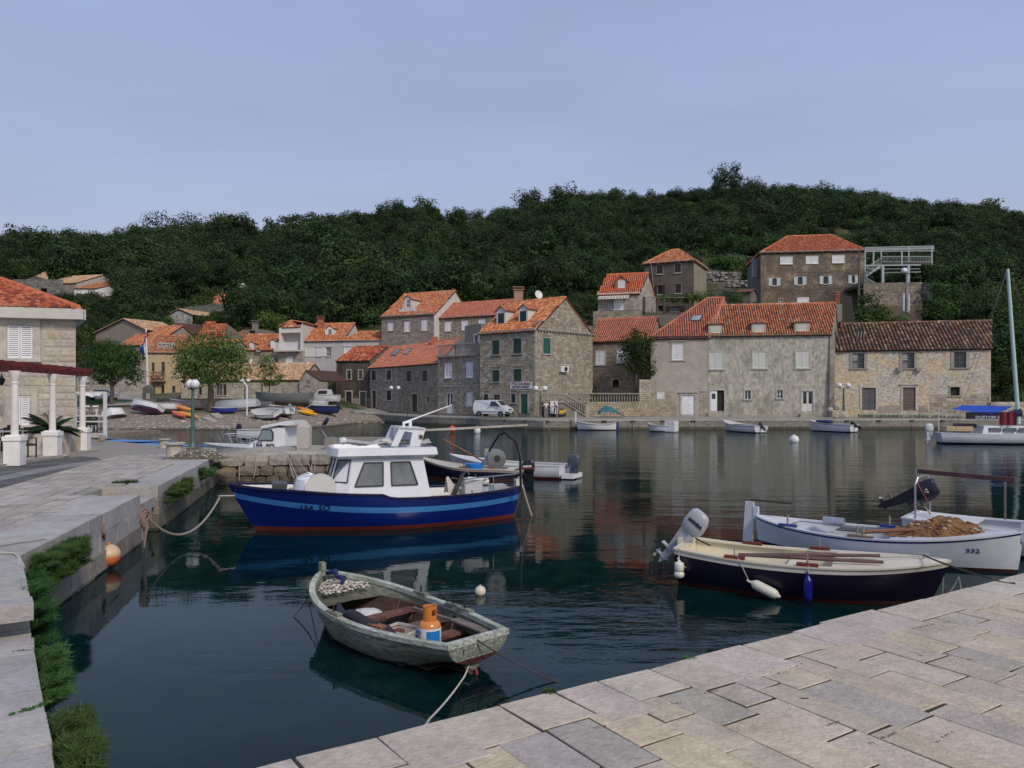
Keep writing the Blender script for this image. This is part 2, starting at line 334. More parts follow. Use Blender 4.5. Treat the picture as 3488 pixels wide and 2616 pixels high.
# ---- quay at the photographer's feet
q1,q2=gr('S',851,2616,1.),gr('S',3488,1950,1.)
qa=V2(q2.x-q1.x,q2.y-q1.y).normalized();qb=V2(qa.y,-qa.x);q0=V2(q1.x,q1.y)
near=thing('near_quay',None,None,(0,0,0),world=True);near['kind']='structure'
m=MB();c=[q0+qa*-6-qb*-.05,q0+qa*22-qb*-.05,q0+qa*22+qb*16,q0+qa*-6+qb*16]
c=ccw([tuple(p)for p in c]);m.hexa([(p[0],p[1],-.8)for p in c]+[(p[0],p[1],.9925)for p in c],(.17,.13,.09));m.build('quay_core',quaym,near)
ts=[]
for x,y in((1286,2509),(1512,2454),(1713,2408),(1900,2363),(2050,2327),(2222,2283),(2363,2247),(2538,2202),(2710,2155),(2801,2122),(2969,2075),(3130,2037),(3290,1999),(3420,1967)):
 p=gr('S',x,y,1.);ts.append((V2(p.x,p.y)-q0).dot(qa))
ts=[ts[0]-3.2,ts[0]-2.6,ts[0]-2.0,ts[0]-1.5,ts[0]-1.,ts[0]-.5]+ts+[ts[-1]+.7*k for k in range(1,9)]
jag={}
for i in range(len(ts)-1):
 d=.50+.16*math.sin(i*2.3)*.6+rnd(-.03,.03);o=rnd(-.012,.02);jag[i]=d
 if i==15:o=-.05
 cs=[q0+qa*ts[i]+qb*o,q0+qa*ts[i+1]+qb*(o+rnd(-.01,.01)),q0+qa*(ts[i+1]+.01)+qb*d,q0+qa*(ts[i]+.01)+qb*d]
 slab(near,ccw([tuple(p)for p in cs]),1.,.34,tn((.485,.425,.35),.07),name='edge_stone')
t=ts[0];rest=MB();nsl=0
while t<ts[-1]:
 w=rnd(.25,.37);k=max(0,sum(1 for q in ts if q<=t+w/2)-1);bb=min(jag.get(k,.5),jag.get(k+1,.5))+.01;first=True
 while bb<7.5:
  l=rnd(.45,.85)if not first else rnd(.25,.7);first=False
  sk=rnd(-.012,.012)
  cs=ccw([tuple(p)for p in(q0+qa*(t+sk)+qb*bb,q0+qa*(t+w)+qb*bb,q0+qa*(t+w)+qb*(bb+l-.004),q0+qa*(t+sk)+qb*(bb+l-.004))])
  ce=(cs[0][0]+cs[2][0])/2,(cs[0][1]+cs[2][1])/2
  col=tn(random.choice(SLABC),.07)
  if ce[1]>3.85 and abs(ce[0]/ce[1])<.74 and nsl<285:slab(near,cs,1.-.001,.07,col);nsl+=1
  else:slab_geo(rest,cs,.999,.07,col)
  bb+=l
 t+=w
rest.build('paving_slab',slabm,near,kind='stuff')
# ---- left promenade quay
lq=thing('promenade',None,None,(0,0,0),world=True);lq['kind']='structure'
EL=[V2(-1.0,2.2),V2(-2.78,4.75),V2(-4.78,7.72)]  # low part nearest the camera
EU=[V2(-4.86,7.84),V2(-6.25,9.85),V2(-6.60,11.4),V2(-7.67,16.0)]  # upper part up to the stairs
EW=[V2(-8.02,17.55),V2(-9.2,22.6),V2(-10.5,27.9)]
LOWZ=.66
m=MB()
def flat(pts,z,col=(1,1,1),th=1.9):
 m.prism([(p[0],p[1],z-th)for p in pts],(0,0,th),col)
flat([(-1.0,2.2),(-2.9,4.9),(-4.9,7.72),(-20,7.72),(-20,2.2)],LOWZ-.04,(.6,.55,.5))
flat([(-4.98,7.86),(-6.35,9.85),(-6.72,11.4),(-7.78,16.0),(-8.9,16.0),(-9.2,17.55),(-8.14,17.55),(-9.3,22.6),(-10.6,27.9),(-12,31.4),(-15,33),(-21.5,38.8),(-60,60),(-60,7.86)],.97,(1,1,1))
m.build('quay_core',concm,lq)
# asphalt lane with lighter repaired strip
def sheet(name,pts,z,mat,col=(1,1,1)):
 m=MB();m.poly([(p[0],p[1],z)for p in pts],col);return m.build(name,mat,lq)
G1=lambda x,y:gr('Y',x,y,1.)
sheet('asphalt',[(-30,4.),G1(0,745),G1(700,530),G1(1100,380),G1(1420,298),G1(1300,262),G1(1210,205),G1(1000,193),G1(600,232),(-15.2,22.2),(-30,22.2)],.984,asphaltm)
sheet('repair_strip',[G1(0,500),G1(700,362),G1(1300,272),G1(1240,240),G1(900,285),G1(500,345),G1(0,440)],.988,mk('worn_asphalt',(.22,.22,.215),rough=.9,bump=.4,bscale=60))
# paving between the lane and the wall
def edge_pt(poly,s):
 for a,b_ in zip(poly,poly[1:]):
  l=(b_-a).length
  if s<=l:return a+(b_-a)*(s/l),(b_-a).normalized()
  s-=l
 return poly[-1]+(poly[-1]-poly[-2]).normalized()*s,(poly[-1]-poly[-2]).normalized()
LW=V2(-7.67,16.0),V2(-10.5,27.9);ld=(LW[1]-LW[0]).normalized();ln=V2(-ld.y,ld.x)
n=0;restp=MB()
for r in range(8):
 o=.82+r*.31;s=-6.5+rnd(0,.4)
 while s<11.9:
  l=rnd(.35,.7);y=16+ld.y*s
  if not(-.2<s<1.9 and o<1.35):
   cs=[LW[0]+ld*s+ln*o,LW[0]+ld*(s+l-.02)+ln*o,LW[0]+ld*(s+l-.02)+ln*(o+.295),LW[0]+ld*s+ln*(o+.295)]
   col=tn((.37,.34,.295),.2)
   if y>9.3:
    if n<298:slab(lq,ccw([tuple(p)for p in cs]),1.,.05,col);n+=1
    else:slab_geo(restp,ccw([tuple(p)for p in cs]),1.,.05,col)
  s+=l
if restp.f:restp.build('paving_slab',slabm,lq,kind='stuff')
# edge blocks and wall courses
def courses(poly,ztop,wid,ncs,l0,l1,zs=.32,name='edge_stone',wet=True,total=None):
 T=total or sum((b_-a).length for a,b_ in zip(poly,poly[1:]))
 for c_ in range(ncs):
  s=0. if c_==0 else-rnd(0,l0)
  while s<T-.05:
   e_=min(T,s+rnd(l0,l1));a,d=edge_pt(poly,max(0,s));b_,d2=edge_pt(poly,e_)
   na,nb=V2(-d.y,d.x),V2(-d2.y,d2.x);off=.0 if c_==0 else-.015+rnd(-.012,.012);w=wid+rnd(-.05,.05)if c_==0 else .4
   cs=ccw([tuple(p)for p in(a-na*off*-1,b_-nb*off*-1,b_+nb*w,a+na*w)])
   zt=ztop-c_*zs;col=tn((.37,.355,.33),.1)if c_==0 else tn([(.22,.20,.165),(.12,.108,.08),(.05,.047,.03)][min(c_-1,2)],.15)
   slab(lq,cs,zt,zs-.004,col,name=name if c_==0 else 'wall_stone',mat=stone if c_ else slabm)
   s=e_+.004
courses([V2(-1.6,3.06),V2(-2.78,4.75),V2(-4.78,7.72)],LOWZ,1.75,1,.44,.66,zs=.3)
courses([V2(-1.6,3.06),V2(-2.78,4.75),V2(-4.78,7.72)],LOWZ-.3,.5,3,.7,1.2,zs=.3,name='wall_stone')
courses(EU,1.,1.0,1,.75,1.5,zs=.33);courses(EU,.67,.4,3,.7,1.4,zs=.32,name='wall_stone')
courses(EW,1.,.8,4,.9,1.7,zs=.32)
for k,(z,y0)in enumerate(((.83,7.66),(.66,7.58))):  # two steps up from the low part
 d=(EL[2]-EL[1]).normalized();nrm=V2(-d.y,d.x);p=EU[0]-d*(.30*(k+1))+V2(.02,-.01)
 for j in range(3):slab(lq,ccw([tuple(q)for q in(p+nrm*(j*.9),p+d*.3+nrm*(j*.9),p+d*.3+nrm*(j*.9+.89),p+nrm*(j*.9+.89))]),z+.17*(1 if k==0 else 0)-.0,.17,tn((.36,.34,.32),.05),name='step')
# landing stairs cut into the wall
for k in range(4):
 z=.78-k*.22;s0=.0;a=LW[0]+ln*.15;w=1.55-k*.33
 cs=[a+ld*0.+ln*-.12,a+ld*w+ln*-.12,a+ld*w+ln*1.0,a+ld*0+ln*1.0]
 slab(lq,ccw([tuple(p)for p in cs]),z-0,.22,tn((.33,.31,.28),.08),name='step',mat=stone)
cs=[LW[0]+ld*1.62+ln*.1,LW[0]+ld*1.74+ln*.1,LW[0]+ld*1.74+ln*1.25,LW[0]+ld*1.62+ln*1.25]
slab(lq,ccw([tuple(p)for p in cs]),1.004,.9,(.36,.33,.29),name='wall_stone')
# ---- rubble pier
pier=thing('stone_pier',None,None,(0,0,0),world=True);pier['kind']='structure'
def rock(mb,c,d,tint,rz=0.,e=.55,jit=.10,seg=3):
 pts=[];idx={}
 fs=[]
 for ax in range(3):
  for sg in(-1,1):
   g=[]
   for i in range(seg):
    for j in range(seg):
     q=[0,0,0];q[ax]=sg;q[(ax+1)%3]=-1+2*i/(seg-1);q[(ax+2)%3]=-1+2*j/(seg-1);q=tuple(q)
     if q not in idx:idx[q]=len(pts);pts.append(Vector(q))
     g.append(idx[q])
   for i in range(seg-1):
    for j in range(seg-1):
     f=[g[i*seg+j],g[(i+1)*seg+j],g[(i+1)*seg+j+1],g[i*seg+j+1]];fs.append(f if sg>0 else f[::-1])
 M=Matrix.Rotation(rz,3,'Z');out=[]
 for p in pts:
  r=p.length;k=(1/r)**e*(1.0 if r>1.01 else 1.)
  q=Vector((p.x*k*d[0]/2,p.y*k*d[1]/2,p.z*k*d[2]/2))*(1.02+rnd(-jit,jit)*.6)
  out.append(M@q+Vector(c))
 mb.add(out,fs,tint)
PZ=1.0
m=MB();m.prism([(-10.6,27.5,-.8),(-10.3,27.35,-.8),(-4.3,27.9,-.8),(-4.2,31.9,-.8),(-11.6,31.4,-.8)],(0,0,PZ+.72),(1.1,1.05,.95));m.build('pier_core',quaym,pier)
x=-10.35
rows=[(.79,.40,.55,.95,(.31,.28,.245)),(.42,.36,.45,.85,(.19,.155,.115)),(.10,.34,.4,.8,(.10,.08,.055))]
for z,h,l0,l1,c in rows:
 x=-10.35+rnd(0,.2)
 while x<-4.6:
  l=rnd(l0,l1);m=MB();y=27.3+(x+10.3)*.09
  rock(m,(x+l/2,y+.05+(1-z)*-.12,z+rnd(-.03,.03)),(l*1.03,.5,h*rnd(.98,1.12)),tn(c,.2),e=.42);m.build('boulder',stone,pier);x+=l
x=-10.3
while x<-4.9:  # flat capping stones
 for j in range(4):
  m=MB();l=rnd(.8,1.3);rock(m,(x+l/2+rnd(-.1,.1),27.92+j*1.02+(x+10.3)*.07,PZ-.03+rnd(-.02,.02)),(l,1.05,.16),tn((.33,.31,.27),.1),e=.25);m.build('cap_stone',stone,pier)
 x+=1.05
# ---- quay in front of the houses
fq=thing('harbour_quay',None,None,(0,0,0),world=True);fq['kind']='structure'
LIP=[(gr('B',820,1215,1.5),1.5),(gr('B',980,1232,1.3),1.3),(gr('B',1170,1250,1.0),1.0),(gr('B',1280,1259,.95),.95),(gr('B',1400,1267,.93),.93),(gr('B',1700,1277,.93),.93),(gr('B',1990,1283,.93),.93),
(gr('C',330,1290,.93),.93),(gr('C',860,1303,.93),.93),(gr('C',1500,1302,.93),.93),(gr('C',2212,1300,.93),.93),(gr('E',1300,1346,.93),.93),(gr('E',2600,1346,.93),.93),(gr('E',4200,1346,.93),.93)]
LP=[Vector((p.x,p.y))for p,_ in LIP];LZ=[z for _,z in LIP]
rows=[];back=[]
for i,p in enumerate(LP):
 d=(LP[min(i+1,len(LP)-1)]-LP[max(0,i-1)]).normalized();nb=V2(-d.y,d.x);back.append(nb)
m=MB()
m.grid([[(p.x,p.y,-1.2)for p in LP],[(p.x,p.y-.02,.22)for p in LP]],(.42,.40,.30));m.grid([[(p.x,p.y,.22)for p in LP],[(p.x,p.y,z-.12)for p,z in zip(LP,LZ)]]);m.build('quay_face',quaym,fq)
m=MB();m.grid([[(p.x+n_.x*o,p.y+n_.y*o,z+dz)for p,z,n_ in zip(LP,LZ,back)]for o,dz in((.4,0),(3.,.02),(6,.07),(9.5,.12),(14,.2))]);m.build('road',concm,fq)
s=0.;T=sum((b_-a).length for a,b_ in zip(LP,LP[1:]));cum=[0]
for a,b_ in zip(LP,LP[1:]):cum.append(cum[-1]+(b_-a).length)
edge=MB()
while s<T-1:
 e_=s+rnd(1.2,2.2);a,d=edge_pt(LP,s);b_,d2=edge_pt(LP,e_);na,nb=V2(-d.y,d.x),V2(-d2.y,d2.x)
 z=float(np.interp(s,cum,LZ));slab_geo(edge,ccw([tuple(p)for p in(a-na*.04,b_-nb*.04,b_+nb*.45,a+na*.45)]),z+.012,.16,tn((.34,.325,.29),.08));s=e_
edge.build('edge_stone',slabm,fq,kind='stuff')
BRL=['below the two people','above the white boat with the tall stem','just right of the teal tarpaulin','above the little boat with a stern board','under the white double door','above the bow of the navy-covered boat','below the lamp beside the old ochre house','below the left plank door of the ochre house','below the right plank door of the ochre house','below the small barred window','under the nose of the van','below the green door of the gallery house']
for i,(v,x)in enumerate([('C',905),('C',1370),('C',1610),('C',1860),('C',2115),('E',185),('E',470),('E',745),('E',1035),('E',1300),('C',545),('C',715)]):  # iron mooring brackets with hanging ropes
 sx,_=px(v,x,0);u=(sx-CX)/F
 for a,b_ in zip(LP,LP[1:]):
  if a.x/a.y<=u<=b_.x/b_.y:
   q=(u*a.y-a.x)/((b_.x-a.x)-u*(b_.y-a.y));p=a+(b_-a)*q;break
 t=thing('mooring_bracket','rusty bracket in the far quay face '+BRL[i],'bracket',(p.x,p.y-.03,.72),group='iron brackets along the far quay')
 m=MB();m.box((0,-.03,.1),(.42,.1,.05),col=(.10,.06,.045));m.box((-.15,-.03,0),(.05,.08,.2),col=(.10,.06,.045));m.box((.15,-.03,0),(.05,.08,.2),col=(.1,.06,.045));m.build('bracket',metalm,t)
 if i%3!=1:
  m=MB();m.tube([(.05,-.1,.06),(rnd(-.1,.1),-.12,-.2),(rnd(-.15,.15),-.1,-.42),(.1,-.1,-.7)],.025,5,(.3,.28,.24));m.build('rope',ropem,t)
# ================================================================== HOUSES
class Fac:
 """vertical wall plane between two plan points"""
 def __init__(s,p0,p1):
  s.p0=V2(p0[0],p0[1]);s.p1=V2(p1[0],p1[1]);s.L=(s.p1-s.p0).length;s.d=(s.p1-s.p0)/s.L
  s.n=V2(s.d.y,-s.d.x)  # outward, towards the viewer when p0 is the left end
 def uv(s,v,x,y):
  sx,sy=px(v,x,y);u=(sx-CX)/F
# p0 + d*a = t*(u,1)
  a=(u*s.p0.y-s.p0.x)/(s.d.x-u*s.d.y);t=s.p0.y+s.d.y*a
  return a,EYE+(HY-sy)/F*t
 def rect(s,v,x0,y0,x1,y1):
  ym=(y0+y1)/2;xm=(x0+x1)/2
  a,_=s.uv(v,x0,ym);b,_=s.uv(v,x1,ym);_,zt=s.uv(v,xm,y0);_,zb=s.uv(v,xm,y1);return(a,b,zb,zt)
 def P(s,u,z,o=0.):q=s.p0+s.d*u+s.n*o;return Vector((q.x,q.y,z))
 def off(s,dv):return Fac(s.p0+dv,s.p1+dv)
def fac(v,x0,Y0,x1,Y1):
 a,b=px(v,x0,0)[0],px(v,x1,0)[0];return Fac(((a-CX)/F*Y0,Y0),((b-CX)/F*Y1,Y1))
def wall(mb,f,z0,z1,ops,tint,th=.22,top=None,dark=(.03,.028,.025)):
 us=sorted({0.,f.L,*[min(max(o[0],.02),f.L-.02)for o in ops],*[min(max(o[1],.02),f.L-.02)for o in ops]})
 zs=sorted({z0,z1,*[o[2]for o in ops if o[2]>z0],*[o[3]for o in ops if o[3]<z1]})
 for a,b in zip(us,us[1:]):
  for c,d in zip(zs,zs[1:]):
   mu,mz=(a+b)/2,(c+d)/2
   if any(o[0]<mu<o[1]and o[2]<mz<o[3]for o in ops):continue
   mb.quad(f.P(a,c),f.P(b,c),f.P(b,d),f.P(a,d),tint)
 for o in ops:
  a,b,c,d=max(o[0],.02),min(o[1],f.L-.02),max(o[2],z0),min(o[3],z1)
  mb.quad(f.P(a,c),f.P(a,d),f.P(a,d,-th),f.P(a,c,-th),tint);mb.quad(f.P(b,d),f.P(b,c),f.P(b,c,-th),f.P(b,d,-th),tint)
  mb.quad(f.P(a,d),f.P(b,d),f.P(b,d,-th),f.P(a,d,-th),tint);mb.quad(f.P(b,c),f.P(a,c),f.P(a,c,-th),f.P(b,c,-th),tint)
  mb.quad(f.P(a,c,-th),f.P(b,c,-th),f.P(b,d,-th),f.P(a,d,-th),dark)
 if top:mb.poly([f.P(u,z)for u,z in top],tint)
def stones(f,z0,z1,ops,pal,parent,name='stone',w=(.22,.5),h=(.17,.27),indiv=0,top=None,umin=0,umax=None,out=.03,gap=.014):
 """coursed stone blocks standing a little proud of the mortar"""
 umax=umax or f.L;z=z0;items=[]
 zt=top[2]if top else z1
 while z<zt-.05:
  hh=min(rnd(*h),zt-z);blocks=[(o[0]-.0,o[1]+.0)for o in ops if o[2]<z+hh-.03 and o[3]>z+.03]
  lo,hi=umin,umax
  if z>z1-.01 and top:
   g=(z+hh-z1)/(top[2]-z1);lo=umin+(top[0]-umin)*g;hi=umax-(umax-top[1])*g
  u=lo
  while u<hi-.06:
   e_=min(hi,u+rnd(*w));bl=[b for b in blocks if b[0]<e_ and b[1]>u]
   if bl:
    b=min(bl,key=lambda q:q[0])
    if b[0]-u>.06:items.append((u,b[0],z,z+hh))
    u=b[1];continue
   if hi-e_<.08:e_=hi
   items.append((u,e_,z,z+hh));u=e_
  z+=hh
 def geo(mb,it):
  a,b,c,d=it;g=gap/2+rnd(0,.004);o=out*rnd(.5,1.3);j=lambda:rnd(-.008,.008);i=.025
  v=[f.P(a+g+j(),c+g+j(),0),f.P(b-g+j(),c+g+j(),0),f.P(b-g+j(),d-g+j(),0),f.P(a+g+j(),d-g+j(),0),
  f.P(a+g+i,c+g+i,o),f.P(b-g-i,c+g+i,o),f.P(b-g-i,d-g-i,o),f.P(a+g+i,d-g-i,o)]
  mb.add(v,[(4,5,6,7),(0,1,5,4),(1,2,6,5),(2,3,7,6),(3,0,4,7)],tn(random.choice(pal),.16))
 if indiv and len(items)>indiv:random.shuffle(items);items.sort(key=lambda i:-(i[1]-i[0])*(i[3]-i[2]))
 rest=MB()
 for k,it in enumerate(items):
  if k<indiv:m=MB();geo(m,it);m.build(name,stone,parent)
  else:geo(rest,it)
 if rest.f:rest.build(name,stone,parent,kind='stuff')
GREY=[(.29,.26,.205),(.33,.30,.24),(.25,.23,.19),(.36,.33,.27),(.30,.25,.18),(.23,.215,.185)]
WARM=[(.36,.31,.235),(.40,.35,.27),(.32,.28,.22),(.37,.33,.27),(.30,.25,.19)]
ORANGE=[(.48,.16,.07),(.54,.20,.09),(.40,.13,.06),(.56,.25,.12),(.49,.18,.085),(.44,.28,.16),(.32,.12,.07)]
MIXT=[(.50,.17,.07),(.58,.26,.11),(.46,.15,.065),(.60,.32,.16),(.42,.14,.06)]
PINK=[(.46,.165,.10),(.50,.19,.12),(.42,.15,.09),(.38,.14,.09)]
OLD=[(.16,.09,.055),(.22,.13,.075),(.13,.085,.06),(.33,.25,.14),(.19,.075,.04),(.11,.08,.06),(.25,.17,.10)]
RED=[(.44,.11,.05),(.50,.14,.055),(.32,.075,.035),(.22,.06,.035),(.55,.22,.11)]
def inside(pt,poly):
 s=True
 for a,b in zip(poly,poly[1:]+poly[:1]):
  if(b[0]-a[0])*(pt[1]-a[1])-(b[1]-a[1])*(pt[0]-a[0])<-.02:s=False
 return s
def tiles(parent,poly,pal,s=.25,rl=.42,indiv=0,holes=(),under=(.07,.035,.025),hb=.085,name='roof_tile',rough=.0):
 """poly: 3D corners, eave first (left, right) then up and over; barrel tiles in real relief"""
 A,B=Vector(poly[0]),Vector(poly[1]);e=(B-A).normalized();C=Vector(poly[2]);nr=(B-A).cross(C-A).normalized();up=nr.cross(e)
 if nr.z<0:nr=-nr;up=nr.cross(e)
 P2=[((Vector(p)-A).dot(e),(Vector(p)-A).dot(up))for p in poly]
 if(B-A).dot(e)<0:P2=P2[::-1]
 m=MB();n_=nr*.05
 m.add([Vector(p)-n_ for p in poly]+[Vector(p)-n_*3 for p in poly],[tuple(range(len(poly))),tuple(range(len(poly),2*len(poly)))[::-1]]+[(k,(k+1)%len(poly),len(poly)+(k+1)%len(poly),len(poly)+k)for k in range(len(poly))],under)
 roof=m.build('roof',tile,parent)
 umin,umax=min(p[0]for p in P2),max(p[0]for p in P2);vmax=max(p[1]for p in P2)
 nc=max(1,round((umax-umin)/s));s=(umax-umin)/nc;nr_=max(1,round(vmax/rl));rl=vmax/nr_
 items=[(umin+(i+.5)*s,j*rl)for j in range(nr_)for i in range(nc)]
 items=[(u,v)for u,v in items if inside((u,v+rl*.5),P2)and not any(h[0]<u<h[1]and h[2]<v+rl/2<h[3]for h in holes)]
 def geo(mb,u,v):
  r0,r1=s*.385,s*.30;v0=v-.05+rnd(-.02,.02)*(1+rough*2);v1=v+rl+.03;ro=rnd(-.01,.01)*(1+rough*4);lift=rnd(0,.012)*(1+rough);pts=[]
  for vv,r,l in((v0,r0,.03+lift),(v1,r1,0)):
   for k in range(5):
    a=math.pi*k/4;x_=u+ro*(vv-v)-math.cos(a)*r;h_=math.sin(a)*hb*1.25*r/r0+l-.02
    pts.append(A+e*x_+up*vv+nr*h_)
  mb.add(pts,[(k,k+1,6+k,5+k)for k in range(4)]+[(0,4,3,2,1)],tn(random.choice(pal),.14))
 rest=MB()
 for k,(u,v)in enumerate(items):
  if k<indiv:q=MB();geo(q,u,v);q.build(name,tile,roof)
  else:geo(rest,u,v)
 if rest.f:rest.build(name if indiv else 'roof_tiles',tile,roof,kind='stuff')
 return roof
def ridge_caps(parent,pts,pal,r=.13):
 m=MB()
 for a,b in zip(pts,pts[1:]):
  a,b=Vector(a),Vector(b);n=max(1,round((b-a).length/.4))
  for k in range(n):
   p,q=a+(b-a)*(k/n),a+(b-a)*((k+1)/n);m.tube([p+Vector((0,0,.03)),q+Vector((0,0,.0))],[r*1.08,r*.9],7,tn(random.choice(pal),.12))
 m.build('ridge_tiles',tile,parent)
SURR=(.36,.335,.29)
def shutter(parent,f,u0,u1,z0,z1,o,col,slat=True,n=None,name='shutter',solid=False):
 m=MB();w=.06 if u1-u0>.3 else .045;t=.04
 for a,b,c,d in((u0,u0+w,z0,z1),(u1-w,u1,z0,z1),(u0+w,u1-w,z0,z0+w),(u0+w,u1-w,z1-w,z1)):
  m.hexa([f.P(a,c,o),f.P(b,c,o),f.P(b,c,o+t),f.P(a,c,o+t),f.P(a,d,o),f.P(b,d,o),f.P(b,d,o+t),f.P(a,d,o+t)],col)
 if slat:
  n=n or max(4,int((z1-z0)/.11));h=(z1-z0-2*w)/n
  for k in range(n):
   zz=z0+w+k*h
   m.hexa([f.P(u0+w,zz,o+.002),f.P(u1-w,zz,o+.002),f.P(u1-w,zz,o+.03),f.P(u0+w,zz,o+.03),f.P(u0+w,zz+h*.72,o+.002),f.P(u1-w,zz+h*.72,o+.002),f.P(u1-w,zz+h*.62,o+.012),f.P(u0+w,zz+h*.62,o+.012)],col)
 else:m.hexa([f.P(u0+w,z0+w,o),f.P(u1-w,z0+w,o),f.P(u1-w,z0+w,o+.02),f.P(u0+w,z0+w,o+.02),f.P(u0+w,z1-w,o),f.P(u1-w,z1-w,o),f.P(u1-w,z1-w,o+.02),f.P(u0+w,z1-w,o+.02)],tuple(c*.93 for c in col))
 return m.build(name,paint,parent)
def fbox(m,f,u0,u1,z0,z1,o0,o1,col):
 m.hexa([f.P(u0,z0,o0),f.P(u1,z0,o0),f.P(u1,z0,o1),f.P(u0,z0,o1),f.P(u0,z1,o0),f.P(u1,z1,o0),f.P(u1,z1,o1),f.P(u0,z1,o1)],col)
def surround(m,f,u0,u1,z0,z1,w,col,o=.05,sill=True,door=False,arch=False):
 fbox(m,f,u0-w,u0,z0,z1,-.1,o,tn(col,.05));fbox(m,f,u1,u1+w,z0,z1,-.1,o,tn(col,.05))
 fbox(m,f,u0-w,u1+w,z1,z1+w,-.1,o+.003,tn(col,.05))
 if sill and not door:fbox(m,f,u0-w-.05,u1+w+.05,z0-.12,z0,-.1,o+.07,tn(col,.05))
 if arch:
  c=(u0+u1)/2;r=(u1-u0)/2
  for s_ in(-1,1):
   prev=c+s_*r
   pts=[(c+s_*r,z1)]+[(c+s_*r*math.cos(a),z1-r*.55+r*.55*math.sin(a))for a in(0,.4,.8,1.2,1.57)]
   m.poly([f.P(u,z,o+.001)for u,z in(pts if s_>0 else pts[::-1])],col)
def win(parent,f,r,kind='shut',col=WHITE,w=.12,scol=SURR,sill=True,open_w=None,lights=(2,2),top=False,frame=WHITE,arch=False,nslat=None):
 u0,u1,z0,z1=r;um=(u0+u1)/2;door=kind in('door','doorglass','darkdoor','plank','halfopen')
 m=MB();surround(m,f,u0,u1,z0,z1,w,scol,sill=sill,door=door,arch=arch)if w else None
 if not w:fbox(m,f,u0,u1,z0-.06,z0,-.05,.06,scol)
 if top:fbox(m,f,u0-w-.12,u1+w+.12,z1+w+.05,z1+w+.15,-.05,.16,scol)
 if kind=='hole' and not w:m=MB();fbox(m,f,u0-.02,u1+.02,z0-.03,z0,-.02,.02,scol)
 o=m.build('door' if door else 'window',stone,parent)
 if kind in('shut','dark','solid'):
  shutter(o,f,u0+.01,um-.008,z0+.01,z1-.01,-.02,col,slat=kind!='solid',n=nslat);shutter(o,f,um+.008,u1-.01,z0+.01,z1-.01,-.02,col,slat=kind!='solid',n=nslat)
 elif kind=='single':shutter(o,f,u0+.01,u1-.01,z0+.01,z1-.01,-.02,col,slat=False)
 if kind in('open','glass','leftopen','broken'):
  m=MB();fbox(m,f,u0,u1,z0,z1,-.17,-.15,(.022,.026,.03));m.build('pane',glassd,o)
  m=MB();q=.045;fbox(m,f,u0,u0+q,z0,z1,-.14,-.09,frame);fbox(m,f,u1-q,u1,z0,z1,-.14,-.09,frame);fbox(m,f,u0+q,u1-q,z0,z0+q,-.14,-.09,frame);fbox(m,f,u0+q,u1-q,z1-q,z1,-.14,-.09,frame)
  for k in range(1,lights[0]):uu=u0+(u1-u0)*k/lights[0];fbox(m,f,uu-.03,uu+.03,z0+q,z1-q,-.138,-.088,frame)
  for k in range(1,lights[1]):zz=z0+(z1-z0)*k/lights[1];fbox(m,f,u0+q,u1-q,zz-.02,zz+.02,-.136,-.096,frame)
  m.build('window_frame',paint,o)
  ow=open_w or(u1-u0)/2
  if kind in('open','leftopen'):shutter(o,f,u0-.02-ow,u0-.02,z0,z1,.06,col)
  if kind=='open':shutter(o,f,u1+.02,u1+.02+ow,z0,z1,.06,col)
  if kind=='broken':
   m=MB();fbox(m,f,u0+.06,um-.04,z0+(z1-z0)*.52,z1-.06,-.13,-.125,(.35,.37,.36));fbox(m,f,u0+.06,um-.04,z0+.06,z0+(z1-z0)*.4,-.13,-.125,(.25,.25,.23));m.build('board',paint,o)
 elif kind=='door':
  for a,b in((u0+.01,um-.006),(um+.006,u1-.01)):
   m=MB();fbox(m,f,a,b,z0+.01,z1-.01,-.12,-.08,col)
   h=(z1-z0)
   for k in range(6):fbox(m,f,a+.07,b-.07,z0+h*(.05+k*.085),z0+h*(.10+k*.085),-.08,-.065,col)
   fbox(m,f,a+.07,b-.07,z0+h*.60,z0+h*.92,-.08,-.07,col);m.build('door_leaf',paint,o)
  m=MB();m.ball(f.P(um+.06,z0+1.0,-.04),.035,6,(.1,.09,.08));m.build('handle',metalm,o)
 elif kind=='doorglass':
  for a,b in((u0+.01,um-.006),(um+.006,u1-.01)):
   m=MB();h=z1-z0;fbox(m,f,a,b,z0+.01,z0+h*.38,-.12,-.08,col);fbox(m,f,a,a+.09,z0+h*.38,z1-.01,-.12,-.08,col);fbox(m,f,b-.09,b,z0+h*.38,z1-.01,-.12,-.08,col);fbox(m,f,a+.09,b-.09,z1-.1,z1-.01,-.12,-.08,col);m.build('door_leaf',paint,o)
   m=MB();fbox(m,f,a+.09,b-.09,z0+h*.38,z1-.1,-.11,-.10,(.02,.022,.03));m.build('pane',glassd,o)
 elif kind=='halfopen':
  m=MB();h=z1-z0;fbox(m,f,u0+.01,um-.02,z0+.01,z1-.01,-.1,-.06,col)
  for k in range(7):fbox(m,f,u0+.06,um-.07,z0+h*(.05+k*.075),z0+h*(.10+k*.075),-.06,-.045,col)
  m.build('door_leaf',paint,o);m=MB();fbox(m,f,u0+.14,um-.18,z0+h*.58,z0+h*.84,-.06,-.05,(.03,.03,.04));m.build('pane',glassd,o)
 elif kind=='darkdoor':
  m=MB();fbox(m,f,u0+.01,u1-.01,z0+.01,z1-.01,-.12,-.08,col)
  for k in range(3):fbox(m,f,u0+.1,u1-.1,z0+(z1-z0)*(.08+k*.31),z0+(z1-z0)*(.32+k*.31),-.08,-.065,col)
  m.build('door_leaf',wood if col[0]>.04 else paint,o)
 elif kind=='plank':
  n=5;horiz=top
